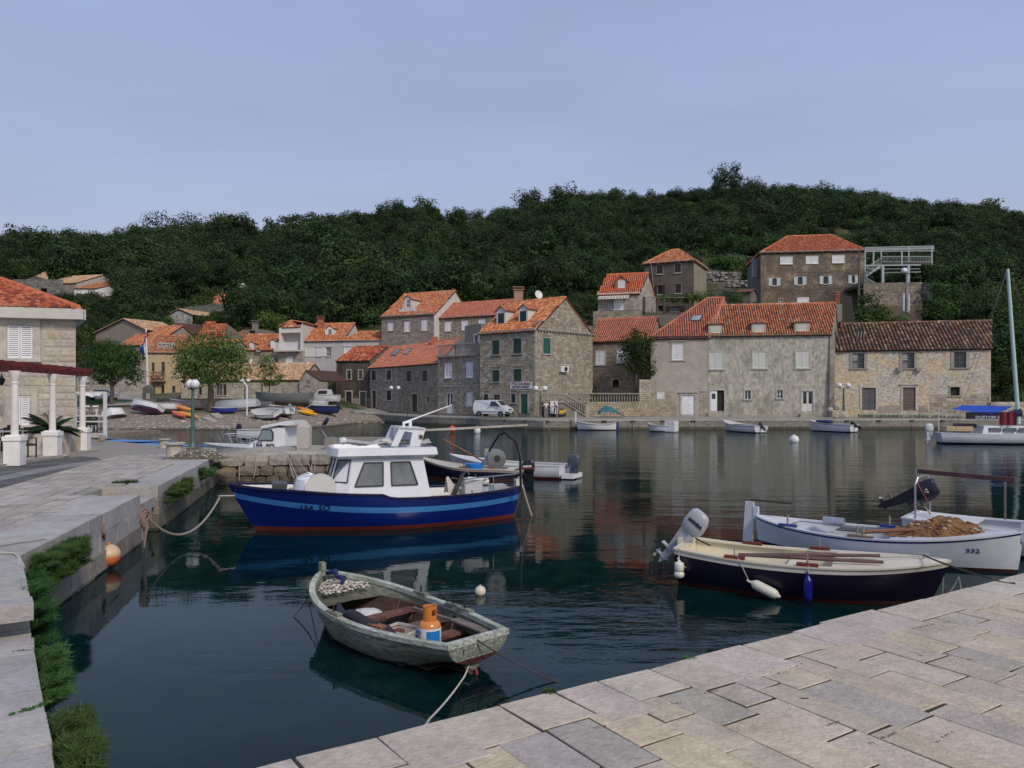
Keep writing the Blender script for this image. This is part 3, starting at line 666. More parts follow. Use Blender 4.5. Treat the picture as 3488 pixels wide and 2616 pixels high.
  for k in range(8 if horiz else n):
   m=MB()
   if horiz:fbox(m,f,u0+.01,u1-.01,z0+(z1-z0)*k/8+.01,z0+(z1-z0)*(k+1)/8-.01,-.12,-.08+rnd(0,.01),tn(col,.2))
   else:fbox(m,f,u0+(u1-u0)*k/n+.005,u0+(u1-u0)*(k+1)/n-.005,z0+.01,z1-rnd(.01,.1),-.12,-.08+rnd(0,.01),tn(col,.2))
   m.build('plank',wood,o)
 return o
def cornice(parent,f,z,col=(.30,.28,.24),corb=.5,h=.12,o=.28,u0=-.1,u1=None,mat=None):
 u1=u1 if u1 is not None else f.L+.1;m=MB();fbox(m,f,u0,u1,z-h,z,-.05,o,col)
 if corb:
  n=int((u1-u0)/corb)
  for k in range(n+1):u=u0+.1+(u1-u0-.2)*k/n;fbox(m,f,u-.07,u+.07,z-h-.16,z-h,-.03,o*.8,tn(col,.12))
 return m.build('cornice',mat or stone,parent)
def chimney(parent,c,w,h,col=(.42,.14,.07),mat=None,cap=True):
 m=MB();m.box((c[0],c[1],c[2]+h/2),(w,w*.8,h),col=col)
 if cap:
  m.box((c[0],c[1],c[2]+h+.04),(w*1.25,w*1.1,.08),col=col)
  for s_ in(-1,1):m.box((c[0]+s_*w*.45,c[1],c[2]+h+.18),(.09,w*.8,.2),col=col)
  m.box((c[0],c[1],c[2]+h+.32),(w*1.3,w*1.15,.08),col=col)
 return m.build('chimney',mat or tile,parent)
def house(label,f,z0,z1,ops=(),style='plaster',col=(.4,.38,.35),dv=None,depth=8.,ridge=None,hip=None,flatroof=False,pal=ORANGE,pstone=GREY,indiv=0,ov=.25,side='plaster',scol=None,top_extra=0,tindiv=0,rs=.25,holes=(),th=.2,stone_w=(.22,.5),stone_h=(.17,.27),mat=None,ropts={},swin=(),cap=True,vov=.12,front_gable=None):
 """returns (thing, data). ops: list of (rect, kwargs) on the front wall; swin: the same on the right-hand wall"""
 dv=dv if dv is not None else-f.n*depth
 t=thing('house',label,'house',f.P(0,z0),world=True)
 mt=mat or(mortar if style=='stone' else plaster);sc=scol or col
 sf=Fac(f.p1,f.p1+dv);lf=Fac(f.p0+dv,f.p0)
 rects=[o[0]for o in ops];m=MB();zb=z0-1.2
 wall(m,f,zb,z1,rects,col,th)
 m.build('front_wall',mt,t)
 d={'f':f,'sf':sf,'lf':lf,'t':t,'z1':z1}
 half=dv/2;zr=z1
 if ridge is not None:zr=ridge
 if hip:zr=hip[2]
 sm=MB();srects=[o[0]for o in swin]
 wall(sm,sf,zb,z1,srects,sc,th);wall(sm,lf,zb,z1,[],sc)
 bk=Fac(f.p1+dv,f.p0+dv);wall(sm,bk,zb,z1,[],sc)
 lh,rh=(hip[0],hip[1])if hip else(0,0)
 if ridge is not None or hip:
  if not rh:sm.poly([sf.P(0,z1),sf.P(sf.L,z1),sf.P(sf.L/2,zr)],sc)
  if not lh:sm.poly([lf.P(0,z1),lf.P(lf.L,z1),lf.P(lf.L/2,zr)],sc)
 elif front_gable is None:sm.poly([f.P(0,z1-.02),f.P(f.L,z1-.02),bk.P(0,z1-.02),bk.P(f.L,z1-.02)],sc)
 sm.build('side_wall',mortar if side=='stone' else plaster if side=='plaster' else side,t)
 if style=='stone':
  infl=[(o[0][0]-o[1].get('w',.12),o[0][1]+o[1].get('w',.12),o[0][2]-.12,o[0][3]+o[1].get('w',.12))for o in ops]
  stones(f,z0,z1,infl,pstone,t,indiv=indiv,w=stone_w,h=stone_h)
 if side=='stone':
  infl=[(o[0][0]-.1,o[0][1]+.1,o[0][2]-.1,o[0][3]+.1)for o in swin]
  stones(sf,z0,z1,infl,pstone,t,w=(.28,.6),h=(.2,.3),top=(sf.L/2-.15,sf.L/2+.15,zr-.1)if ridge is not None else None,out=.018)
 for r,k in ops:win(t,f,r,**k)
 for r,k in swin:win(t,sf,r,**k)
 if ridge is not None or hip:
  up=(zr-z1)/(half.length);e=f.d;back=dv.normalized();drop=ov*up
  def pt(u,w,z):q=f.p0+f.d*u+back*w;return Vector((q.x,q.y,z))
  H=half.length;vl=-ov if lh else-vov;vr=f.L+(ov if rh else vov)
  A,B=pt(vl,-ov,z1-drop+.06),pt(vr,-ov,z1-drop+.06);Cc,D=pt(vr,2*H+ov,z1-drop+.06),pt(vl,2*H+ov,z1-drop+.06)
  R0,R1=pt(lh if lh else vl,H,zr+.06),pt(f.L-rh if rh else vr,H,zr+.06)
  d['slope']=(A,B,R1,R0);d['roof']=tiles(t,(A,B,R1,R0),pal,s=rs,indiv=tindiv,holes=holes,**ropts)
  bm_=MB();n_=Vector((0,0,-.12));bm_.add([Cc,D,R0,R1,Cc+n_,D+n_,R0+n_,R1+n_],[(0,1,2,3),(7,6,5,4),(0,4,5,1),(3,2,6,7)],random.choice(pal));bm_.build('roof',tile,t)
  if lh:tiles(t,(D,A,R0),pal,s=rs)
  if rh:tiles(t,(B,Cc,R1),pal,s=rs)
  if cap:
   ridge_caps(t,[R0,R1],pal)
   if lh:ridge_caps(t,[A,R0],pal)
   if rh:ridge_caps(t,[B,R1],pal)
 d['R']=(z1,zr)
 return t,d
def on_roof(d,v,x,y):
 """point on the front roof slope seen at a pixel"""
 A,B,R1,R0=d['slope'];n=(B-A).cross(R1-A).normalized();sx,sy=px(v,x,y);r=Vector(((sx-CX)/F,1,(HY-sy)/F));o=Vector((0,0,EYE))
 return o+r*((A-o).dot(n)/r.dot(n))
def dormer(t,d,v,x0,x1,ye,yb,yp,kind='shut',wc=WHITE,col=(.6,.58,.55),pal=ORANGE,rect=None,roofmat=None,wk={},style='gable',w=.0):
 """a dormer standing on the front slope: face from x0..x1, foot at yb, eave at ye, peak yp"""
 f=d['f'];p=on_roof(d,v,(x0+x1)/2,yb);back=-f.n
 ff=Fac(V2(p.x,p.y)-f.d*9,V2(p.x,p.y)+f.d*9);a,_=ff.uv(v,x0,yb);b,_=ff.uv(v,x1,yb);_,zb=ff.uv(v,(x0+x1)/2,yb);_,ze=ff.uv(v,(x0+x1)/2,ye);_,zp=ff.uv(v,(x0+x1)/2,yp)
 A,B,R1,R0=d['slope'];up=(R0.z-A.z)/abs((V2(R0.x,R0.y)-V2(A.x,A.y)).dot(back))
 dep=(ze-zb)/up+.05;depp=(zp-zb)/up+.1
 g=Fac(ff.P(a,0).xy,ff.P(b,0).xy);Lg=g.L
 rr=rect and ff.rect(*rect);rr=rr and(rr[0]-a,rr[1]-a,rr[2],rr[3])
 root=MB();wall(root,g,zb-.1,ze,[rr]if rr else[],col,.12)
 if style!='hip':root.poly([g.P(0,ze),g.P(Lg,ze),g.P(Lg/2,zp)],col)
 root.poly([g.P(Lg,zb-.1),g.P(Lg,ze,-dep),g.P(Lg,ze)],col);root.poly([g.P(0,zb-.1),g.P(0,ze),g.P(0,ze,-dep)],col)
 dm=root.build('dormer',plaster,t)
 m=MB();o=.14
 dz=.10
 for s_,(uu,um_)in enumerate(((-o,Lg/2),(Lg+o,Lg/2))):
  fo=-.75 if style=='hip' else .12
  q=[g.P(uu,ze-dz,.12),g.P(um_,zp+.03,fo),g.P(um_,zp+.03,-depp),g.P(uu,ze-dz,-dep+.1)]
  nrm=(q[1]-q[0]).cross(q[2]-q[0]).normalized();nrm=nrm if nrm.z>0 else-nrm
  m.add(q+[p_-Vector((0,0,.08))for p_ in q],[(0,1,2,3),(7,6,5,4),(0,4,5,1),(3,2,6,7),(0,3,7,4)],(.16,.08,.05))
  nrow=max(2,round((q[3]-q[0]).length/.25))
  for k in range(nrow):
   fa=(k+.5)/nrow;p0_,p1_=q[0].lerp(q[3],fa),q[1].lerp(q[2],fa);m.tube([p0_+nrm*.0,p1_+nrm*.0],[.085,.07],6,tn(random.choice(pal),.12))
 if style=='hip':
  q=[g.P(-o,ze-dz,.14),g.P(Lg+o,ze-dz,.14),g.P(Lg/2,zp+.02,-.75)];m.add(q,[(0,1,2)],(.1,.05,.03))
  for k in range(7):fa=(k+.5)/7;h_=1-abs(2*fa-1);p0_=q[0].lerp(q[1],fa);p1_=p0_.lerp(q[2],h_*.9+.05);p1_=Vector((p0_.x,p0_.y,p0_.z))+(Vector(g.P(Lg/2,zp,-.75))-Vector(g.P(Lg/2,ze-dz,.14)))*h_;m.tube([p0_+Vector((0,0,.02)),p1_+Vector((0,0,.03))],.08,6,tn(random.choice(pal),.12))
 m.tube([g.P(Lg/2,zp+.05,.16 if style!='hip' else-.75),g.P(Lg/2,zp+.05,-depp)],.1,6,pal[0]);m.build('dormer_roof',tile,dm)
 if rr:
  if kind in('shut','dark','louvre','single'):
   um=(rr[0]+rr[1])/2
   if kind=='louvre':shutter(dm,g,rr[0],rr[1],rr[2],rr[3],-.02,wc)
   else:
    shutter(dm,g,rr[0],um-.01,rr[2],rr[3],-.02,wc);shutter(dm,g,um+.01,rr[1],rr[2],rr[3],-.02,wc)
  else:
   m=MB();fbox(m,g,rr[0],rr[1],rr[2],rr[3],-.1,-.08,(.03,.03,.04));m.build('pane',glassd,dm)
   m=MB()
   for uu in(rr[0]+.03,(rr[0]+rr[1])/2,rr[1]-.03):fbox(m,g,uu-.025,uu+.025,rr[2],rr[3],-.07,-.03,wc)
   for zz in(rr[2]+.02,(rr[2]+rr[3])/2,rr[3]-.02):fbox(m,g,rr[0]+.055,rr[1]-.055,zz-.02,zz+.02,-.068,-.032,wc)
   m.build('window_frame',paint,dm)
   if kind=='openl':shutter(dm,g,rr[0]-.42,rr[0]-.02,rr[2],rr[3],.05,wc,slat=False)
 return dm,g,zb,ze
def skylight(t,d,v,pts):
 q=[on_roof(d,v,*p)for p in pts];n=(q[1]-q[0]).cross(q[2]-q[0]).normalized();n=n if n.z>0 else-n
 ce=sum(q,Vector())/4;o=[ce+(p-ce)*1.25 for p in q]
 m=MB();m.hexa([p+n*.0 for p in o]+[p+n*.14 for p in o],(.05,.055,.07));s_=m.build('skylight',paint,t)
 m=MB();m.hexa([p+n*.141 for p in q]+[p+n*.155 for p in q],(.28,.30,.32));m.build('pane',glassd,s_)
def balusters(m,a,b,z0,z1,n,col=(.33,.30,.25),rail=.16,base=.12,r=.07,z0b=None,z1b=None):
 a,b=Vector(a),Vector(b);z0b=z0 if z0b is None else z0b;z1b=z1 if z1b is None else z1b
 m.bar((a.x,a.y,z1-.06),(b.x,b.y,z1b-.06),.26,.12,tn(col,.05));m.bar((a.x,a.y,z0+.05),(b.x,b.y,z0b+.05),.24,.1,tn(col,.05))
 for k in range(n):
  g=(k+.5)/n;p=a.lerp(b,g);zz0=z0+(z0b-z0)*g+.1;zz1=z1+(z1b-z1)*g-.12;h=zz1-zz0
  m.lathe([(r*.9,0),(r*.55,h*.12),(r*1.05,h*.35),(r*.5,h*.8),(r*.9,h)],(p.x,p.y,zz0),6,tn(col,.1))
def Wn(f,v,x0,y0,x1,y1,**k):return(f.rect(v,x0,y0,x1,y1),k)
def Z(f,v,x,y):return f.uv(v,x,y)[1]
DG=(.012,.045,.032);DB=(.055,.028,.022);LGW=(.60,.62,.60)
# ---- old house with the mottled brown roof (far right)
f=fac('E',360,81.5,1722,78);z0,z1=Z(f,'E',900,1312),Z(f,'E',900,738);dv=V2(5.2,8.4)
fm=f.off(dv/2);zr=Z(fm,'E',1000,512)
GW=(.10,.12,.115)
def hole(v,x0,y0,x1,y1,sl):
 A,B,R1,R0=sl;n=(B-A).cross(R1-A).normalized();e=(B-A).normalized();up=n.cross(e);up=up if up.z>0 else-up;o=Vector((0,0,EYE));r_=[]
 for x,y in((x0,y0),(x1,y1)):
  sx,sy=px(v,x,y);r=Vector(((sx-CX)/F,1,(HY-sy)/F));p=o+r*((A-o).dot(n)/r.dot(n));r_.append(((p-A).dot(e),(p-A).dot(up)))
 (a,b),(c,d)=r_;return(min(a,c),max(a,c),min(b,d),max(b,d))
zA=z1-.25*(zr-z1)/4.25+.06
sl=(f.P(-.12,zA,.25),f.P(f.L+.12,zA,.25),fm.P(f.L+.12,zr+.06),fm.P(-.12,zr+.06))
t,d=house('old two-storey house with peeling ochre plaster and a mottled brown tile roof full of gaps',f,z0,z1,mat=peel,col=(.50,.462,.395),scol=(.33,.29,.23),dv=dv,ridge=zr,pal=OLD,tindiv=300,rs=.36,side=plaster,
holes=[hole('E',395,590,455,640,sl),hole('E',555,585,630,655,sl)],ropts=dict(rough=1.,hb=.11,under=(.035,.028,.022),rl=.40),ops=[
Wn(f,'E',520,775,622,905,kind='broken',w=.3,lights=(2,3),frame=GW,scol=(.30,.285,.25)),Wn(f,'E',955,770,1057,905,kind='broken',w=.3,lights=(2,3),frame=GW,scol=(.30,.285,.25)),
Wn(f,'E',1402,762,1507,900,kind='glass',w=.3,lights=(2,3),frame=GW,scol=(.30,.285,.25)),
Wn(f,'E',602,1075,722,1268,kind='plank',col=(.10,.095,.10),w=.2,scol=(.47,.44,.38)),Wn(f,'E',958,1070,1068,1272,kind='plank',col=(.13,.10,.075),w=.2,scol=(.47,.44,.38),top=True),
Wn(f,'E',1370,1068,1452,1142,kind='hole',w=.16,scol=(.34,.31,.27))])
m=MB()  # window frame leaning in the roof gap
for x in(565,590,615):a,b=on_roof(d,'E',x,650),on_roof(d,'E',x+5,590);m.bar(a+Vector((0,-.1,.1)),b+Vector((0,-.1,.1)),.05,.05,(.3,.3,.28))
m.build('roof_window_frame',wood,t)
stones(f,z0,Z(f,'E',1500,1130),[(0,f.uv('E',1190,1200)[0],0,99)]+[(f.rect('E',1340,1050,1480,1165))],WARM,t,umin=f.uv('E',1185,1200)[0],umax=f.L-.1,out=.03,w=(.4,.8),h=(.25,.35))
stones(f,z0,Z(f,'E',800,1225),[f.rect('E',575,1040,745,1300),f.rect('E',935,1040,1090,1300)],WARM,t,umin=f.uv('E',740,1200)[0],umax=f.uv('E',1180,1200)[0],out=.02,w=(.4,.7),h=(.25,.35))
m=MB();fbox(m,f,f.uv('E',905,0)[0],f.uv('E',945,0)[0],Z(f,'E',900,930),Z(f,'E',900,900),0,.35,(.3,.28,.25));fbox(m,f,f.uv('E',1070,0)[0],f.uv('E',1110,0)[0],Z(f,'E',900,930),Z(f,'E',900,900),0,.35,(.3,.28,.25));m.build('balcony_bracket',stone,t)
# ---- stained grey house with three little dormers
f=fac('E4',938,82.6,2199,80.4);z0,z1=Z(f,'E4',1500,1562),Z(f,'E4',1500,722);dv=V2(4.6,9);fm=f.off(dv/2);zr=Z(fm,'E4',1600,418)
SH=(.60,.62,.57)
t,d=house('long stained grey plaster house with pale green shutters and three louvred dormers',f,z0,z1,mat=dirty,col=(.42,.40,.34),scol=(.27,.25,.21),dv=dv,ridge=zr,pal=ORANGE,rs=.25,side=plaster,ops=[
Wn(f,'E4',955,900,1095,1080,kind='shut',col=SH,w=.14,scol=(.42,.415,.37)),Wn(f,'E4',1400,900,1540,1070,kind='shut',col=SH,w=.14,scol=(.42,.415,.37)),Wn(f,'E4',1843,890,1983,1068,kind='shut',col=SH,w=.14,scol=(.42,.415,.37)),
Wn(f,'E4',965,1295,1106,1508,kind='halfopen',w=.14,scol=(.44,.42,.37)),Wn(f,'E4',1318,1296,1378,1388,kind='glass',lights=(2,1),w=.12,scol=(.40,.38,.33)),Wn(f,'E4',1652,1292,1708,1378,kind='glass',w=.12,scol=(.40,.38,.33)),
Wn(f,'E4',1908,1302,2020,1512,kind='doorglass',col=(.62,.62,.56),w=.18,scol=(.46,.44,.39))])
cornice(t,f,z1+.02,(.13,.13,.11),corb=0,h=.16,o=.3)
for i,(x0,x1,r)in enumerate(((945,1085,(972,635,1062,708)),(1388,1535,(1415,622,1508,697)),(1830,1985,(1857,612,1948,688)))):
 dormer(t,d,'E4',x0,x1,607-i*10,712-i*10,552-i*10,kind='louvre',wc=(.6,.62,.58),col=(.40,.39,.33),rect=('E4',*r),style='hip')
m=MB()
for a,b,h in((935,1140,1530),(1880,2065,1530),(1168,1825,1548)):fbox(m,f,f.uv('E4',a,0)[0],f.uv('E4',b,0)[0],z0-.3,Z(f,'E4',1500,h),.0,.5 if a!=1168 else .35,(.33,.31,.26))
m.build('step',stone,t)
m=MB();p=f.P(f.L+.1,0,.12);m.bar((p.x-.15,p.y,z0-.3),(p.x+.1,p.y+.4,z1-.1),.55,.7,(.27,.25,.21));m.build('buttress',dirty,t)
# ---- tall roof house between
f=fac('E4',346,83.6,936,82.5);z0,z1=Z(f,'E4',600,1562),Z(f,'E4',640,752);dv=V2(6.4,11);fm=f.off(dv/2);zr=Z(fm,'E4',1000,352)
lh=fm.uv('E4',935,352)[0];lh=min(lh,f.L-1.2)
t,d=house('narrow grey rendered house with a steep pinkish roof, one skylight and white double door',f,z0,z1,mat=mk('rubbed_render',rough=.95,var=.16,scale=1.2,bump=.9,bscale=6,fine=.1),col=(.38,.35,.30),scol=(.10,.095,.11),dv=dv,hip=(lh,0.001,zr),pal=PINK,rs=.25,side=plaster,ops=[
Wn(f,'E4',572,818,688,985,kind='shut',w=.2,scol=(.37,.34,.28),top=True),Wn(f,'E4',420,1320,485,1382,kind='single',w=.06,sill=False,scol=WHITE),
Wn(f,'E4',668,1345,803,1545,kind='door',w=.2,scol=(.40,.37,.31),top=True)])
A,B,R1,R0=d['slope'];ridge_caps(t,[R1,B],PINK)
stones(f,z0,Z(f,'E4',500,1300),[f.rect('E4',620,1280,850,1562),f.rect('E4',405,1305,500,1395)],WARM,t,out=.02,w=(.3,.6),h=(.2,.3))
skylight(t,d,'E4',[(763,585),(850,582),(876,535),(785,538)])
m=MB();m.tube([f.P(.02,z0,.12),f.P(.02,z1,.12)],.06,6,(.09,.09,.1));m.build('drainpipe',metalm,t)
m=MB();fbox(m,f,-.05,f.L+.05,z1-.02,z1+.10,.1,.3,(.05,.05,.06));m.build('gutter',metalm,t)
# ---- stone house behind the orange tree
f=fac('C',1262,88,1765,85.5);z0,z1=Z(f,'C',1500,1100),Z(f,'C',1500,640);dv=V2(2.8,8);fm=f.off(dv/2);zr=Z(fm,'C',1600,458)
t,d=house('brown stone house with louvred white shutters behind the terrace and orange tree',f,z0,z1,style='stone',col=(.3,.26,.2),dv=dv,ridge=zr,pal=PINK,pstone=[(.24,.20,.145),(.28,.23,.16),(.20,.175,.14),(.30,.22,.14),(.22,.20,.17)],stone_w=(.25,.5),stone_h=(.18,.3),ops=[
Wn(f,'C',1303,722,1380,842,kind='shut',w=.15,nslat=10),Wn(f,'C',1478,716,1556,826,kind='shut',w=.15,nslat=10),Wn(f,'C',1442,962,1496,1028,kind='hole',w=.1,arch=True,sill=False)])
m=MB();fbox(m,f,-.05,f.L,z1-.12,z1+.02,.0,.28,(.16,.05,.04));m.build('gutter',metalm,t)
# ---- gallery house
c0=at('C',795,0,79.5);a0=at('C',330,0,84.2);b0=at('C',1275,0,86.2)
f=Fac((a0.x,a0.y),(c0.x,c0.y));dv=V2(b0.x-c0.x,b0.y-c0.y);z0,z1=Z(f,'C',795,1282),Z(f,'C',795,545)
sf=Fac(f.p1,f.p1+dv);zr=sf.uv('C',1078,272);zr=Z(f.off(dv/2),'C',1078,278)
t,d=house('three-storey grey stone corner house with gallery sign, green shutters, two white dormers',f,z0,z1,style='stone',col=(.3,.28,.24),dv=dv,ridge=zr,pal=MIXT,side='stone',scol=(.33,.305,.255),indiv=300,pstone=GREY,rs=.24,stone_w=(.25,.5),stone_h=(.2,.3),ops=[
Wn(f,'C',435,637,495,757,kind='dark',col=DG,w=.13,scol=(.31,.28,.24)),Wn(f,'C',612,622,680,748,kind='dark',col=DG,w=.13,scol=(.31,.28,.24)),
Wn(f,'C',436,887,495,985,kind='dark',col=DG,w=.13,scol=(.31,.28,.24)),Wn(f,'C',613,878,680,980,kind='dark',col=DG,w=.13,scol=(.31,.28,.24)),
Wn(f,'C',366,1088,402,1160,kind='dark',col=(.02,.03,.04),w=.12),Wn(f,'C',448,1092,500,1160,kind='glass',w=.14,frame=(.12,.09,.07)),
Wn(f,'C',594,1085,631,1160,kind='dark',col=(.02,.03,.035),w=.13),Wn(f,'C',673,1087,731,1250,kind='darkdoor',col=(.012,.075,.05),w=.24,top=True)],
swin=[Wn(sf,'C',858,618,919,750,kind='shut',col=(.02,.11,.085),w=.1),Wn(sf,'C',930,460,943,483,kind='hole',w=0)])
cornice(t,f,z1+.1,(.29,.28,.26),corb=.48,h=.16,o=.3);cornice(t,sf,z1+.06,(.27,.25,.22),corb=.48,h=.1,o=.22,u0=.35)
for(x0,x1,ye,yb,yp,r)in((470,545,382,502,352,(484,410,533,502)),(655,733,368,486,336,(668,392,719,486))):
 dormer(t,d,'C',x0,x1,ye,yb,yp,kind='shut',wc=DG,col=(.62,.6,.58),rect=('C',*r),pal=ORANGE)
p=on_roof(d,'C',655,330);chimney(t,(p.x,p.y+.9,p.z-.4),1.0,2.0,(.34,.21,.16),mat=plaster)
A,B,R1,R0=d['slope']
sg=thing('sign_board','white sign reading ITEA GALERIJA ANTIKVARIJAT on the corner stone house','sign',(0,0,0),world=True)
u0_,u1_,za,zb=f.rect('C',590,985,772,1043);m=MB();fbox(m,f,u0_,u1_,za,zb,.06,.11,(.62,.61,.64));m.build('board',paint,sg)
def text3(s,pos,h,dirx,parent,mat,tint=(.02,.02,.02),bold=.0,name='lettering',width=None,upv=(0,0,1),ext=.002,align='CENTER',serif=False):
 cu=bpy.data.curves.new(name,'FONT');cu.body=s;cu.size=h*1.4;cu.extrude=ext;cu.offset=bold;cu.align_x=align;cu.resolution_u=2
 o=bpy.data.objects.new(name,cu);COL.objects.link(o);dg=bpy.context.evaluated_depsgraph_get();me=bpy.data.meshes.new_from_object(o.evaluated_get(dg));bpy.data.objects.remove(o)
 xs=[v.co.x for v in me.vertices];wd=max(xs)-min(xs)
 X=Vector(dirx).normalized();Zv=Vector(upv);Zv=(Zv-X*Zv.dot(X)).normalized();Yn=X.cross(Zv);k=(width/wd)if width else 1
 org=Vector(ORG.get(root_of(parent).name,(0,0,0)))
 for v in me.vertices:v.co=Vector(pos)-org+X*v.co.x*k+Zv*v.co.y+Yn*-v.co.z*-1
 at_=me.attributes.new('tint','FLOAT_COLOR','FACE');at_.data.foreach_set('color',np.tile(np.array([*tint,1.],dtype=np.float32),len(me.polygons)))
 me.materials.clear();me.materials.append(mat);o=bpy.data.objects.new(name,me);COL.objects.link(o);o.parent=parent;return o
fx=Vector((f.d.x,f.d.y,0));um=(u0_+u1_)/2
text3('ITEA GALERIJA',f.P(um,za+(zb-za)*.56,.125),(zb-za)*.33,fx,sg,paint,(.12,.015,.02),bold=.008,width=(u1_-u0_)*.86,ext=.004)
text3('ANTIKVARIJAT',f.P(um,za+(zb-za)*.12,.125),(zb-za)*.33,fx,sg,paint,(.05,.015,.05),bold=.008,width=(u1_-u0_)*.84,ext=.004)
r_=sf.rect('C',990,855,1053,903);ac=thing('air_conditioner','white air conditioning unit fixed to the gable wall of the gallery house','air conditioner',sf.P(r_[0],r_[2],.1),world=True)
m=MB();fbox(m,sf,r_[0],r_[1],r_[2],r_[3],.05,.4,(.66,.67,.66));m.build('casing',paint,ac)
m=MB();ce=sf.P(r_[0]+(r_[1]-r_[0])*.58,(r_[2]+r_[3])/2,.41);m.tube([ce,ce+Vector((sf.n.x,sf.n.y,0))*.02],(r_[3]-r_[2])*.42,16,(.12,.12,.13));m.build('fan_grille',metalm,ac)
m=MB();m.tube([sf.P(r_[0]+.2,r_[2],.06),sf.P(r_[0]+.2,z0,.06)],.03,5,(.42,.4,.36));m.build('pipe',paint,ac)
sd_=thing('satellite_dish','white satellite dish on a pole behind the gallery house ridge','satellite dish',at('C',828,300,88));m=MB();m.tube([(0,0,-1.2),(0,0,.2)],.04,6,(.4,.4,.4));m.build('pole',metalm,sd_)
m=MB();M_=Matrix.Rotation(R(70),3,'X')@Matrix.Rotation(0,3,'Z');M_=Matrix.Rotation(R(25),3,'Z')@M_;m.lathe([(.01,0),(.22,.02),(.38,.08),(.47,.13),(.46,.14),(.22,.04),(.01,.02)],(-.1,-.1,.55),16,(.6,.61,.6),M=M_,sq=1.1);m.build('dish',paint,sd_,smooth=True)
# ---- balcony house to its left
f=fac('B',1698,91,2048,85.6);z0,z1=Z(f,'B',1850,1256),Z(f,'B',1850,768)
t,d=house('narrow stone house with a balustraded roof terrace and white shutters',f,z0,z1,style='stone',depth=3.6,flatroof=True,pstone=GREY,stone_w=(.3,.55),stone_h=(.22,.3),ops=[
Wn(f,'B',1762,830,1812,948,kind='shut',w=.05,scol=WHITE),Wn(f,'B',1942,822,1992,945,kind='shut',w=.05,scol=WHITE),Wn(f,'B',1772,1080,1824,1250,kind='doorglass',w=.16),Wn(f,'B',1942,1072,1990,1184,kind='shut',w=.05,top=True,scol=(.45,.43,.4))])
cornice(t,f,z1+.05,corb=0,h=.14,o=.3);m=MB();zz=Z(f,'B',1870,1022);fbox(m,f,0,f.L,zz-.07,zz+.07,0,.1,(.3,.28,.25));m.build('string_course',stone,t)
m=MB();balusters(m,f.P(.1,0,.1),f.P(f.L-.1,0,.1),z1+.05,Z(f,'B',1850,668),22);m.build('balustrade',stone,t)
g=f.off(-f.n*3.4);g=fac('B',1925,92.5,2062,89.5);z2=Z(g,'B',1980,508)
t2,d2=house('grey set-back upper storey with a white glazed door behind the balustrade',g,z1-.5,z2,col=(.23,.205,.18),depth=5,flatroof=True,ops=[Wn(g,'B',2005,590,2042,668,kind='glass',w=.1,scol=WHITE,lights=(2,1),sill=False)])
g=fac('B',1848,94.5,1950,93);t2,_=house('small cream parapet box on the roof terrace of the stone house',g,z1-.5,Z(g,'B',1900,630),col=(.42,.39,.33),depth=3,flatroof=True)
# ---- stone house with two skylights (two joined fronts)
f=fac('B',1131,106,1366,99.8);z0,z1=Z(f,'B',1250,1225),Z(f,'B',1250,856);fr=fac('B',1366,99.8,1698,91.2);dv=V2(4.6,8.8)
zr=Z(f.off(dv/2),'B',1330,692)
BR=(.045,.022,.018)
t,d=house('coursed stone house with pale window surrounds, brown shutters and two skylights',f,z0,z1,style='stone',dv=dv,ridge=zr,pal=PINK,pstone=[(.27,.25,.215),(.31,.285,.245),(.24,.225,.195)],stone_w=(.28,.5),stone_h=(.24,.3),cap=False,ops=[
Wn(f,'B',1147,890,1182,973,kind='dark',col=BR,w=.13,scol=(.43,.41,.37)),Wn(f,'B',1273,888,1310,969,kind='dark',col=BR,w=.13,scol=(.43,.41,.37)),
Wn(f,'B',1151,1057,1182,1200,kind='darkdoor',col=(.05,.035,.025),w=.16,scol=(.43,.41,.37)),Wn(f,'B',1273,1056,1311,1137,kind='dark',col=BR,w=.13,scol=(.43,.41,.37))])
skylight(t,d,'B',[(1312,765),(1352,765),(1388,722),(1350,722)]);
cornice(t,f,z1+.02,(.42,.4,.37),corb=0,h=.14,o=.2)
f=fr;z0,z1b=Z(f,'B',1500,1245),Z(f,'B',1500,848)
t,d=house('plain stone house with brown shutters and a dark open doorway right of the skylight house',f,z0,z1,style='stone',dv=dv,ridge=zr,pal=PINK,pstone=[(.23,.205,.165),(.26,.235,.19),(.21,.19,.155)],stone_w=(.28,.5),stone_h=(.24,.3),ops=[
Wn(f,'B',1436,892,1478,982,kind='dark',col=BR,w=.06),Wn(f,'B',1571,889,1614,982,kind='dark',col=BR,w=.06),Wn(f,'B',1484,1087,1529,1235,kind='darkdoor',col=(.035,.015,.015),w=.14),Wn(f,'B',1611,1108,1631,1160,kind='hole',w=.1)])
skylight(t,d,'B',[(1412,758),(1445,758),(1482,716),(1450,716)])
p=on_roof(d,'B',1672,660);chimney(t,(p.x,p.y,p.z-.3),.8,1.1,(.40,.12,.07),cap=False)
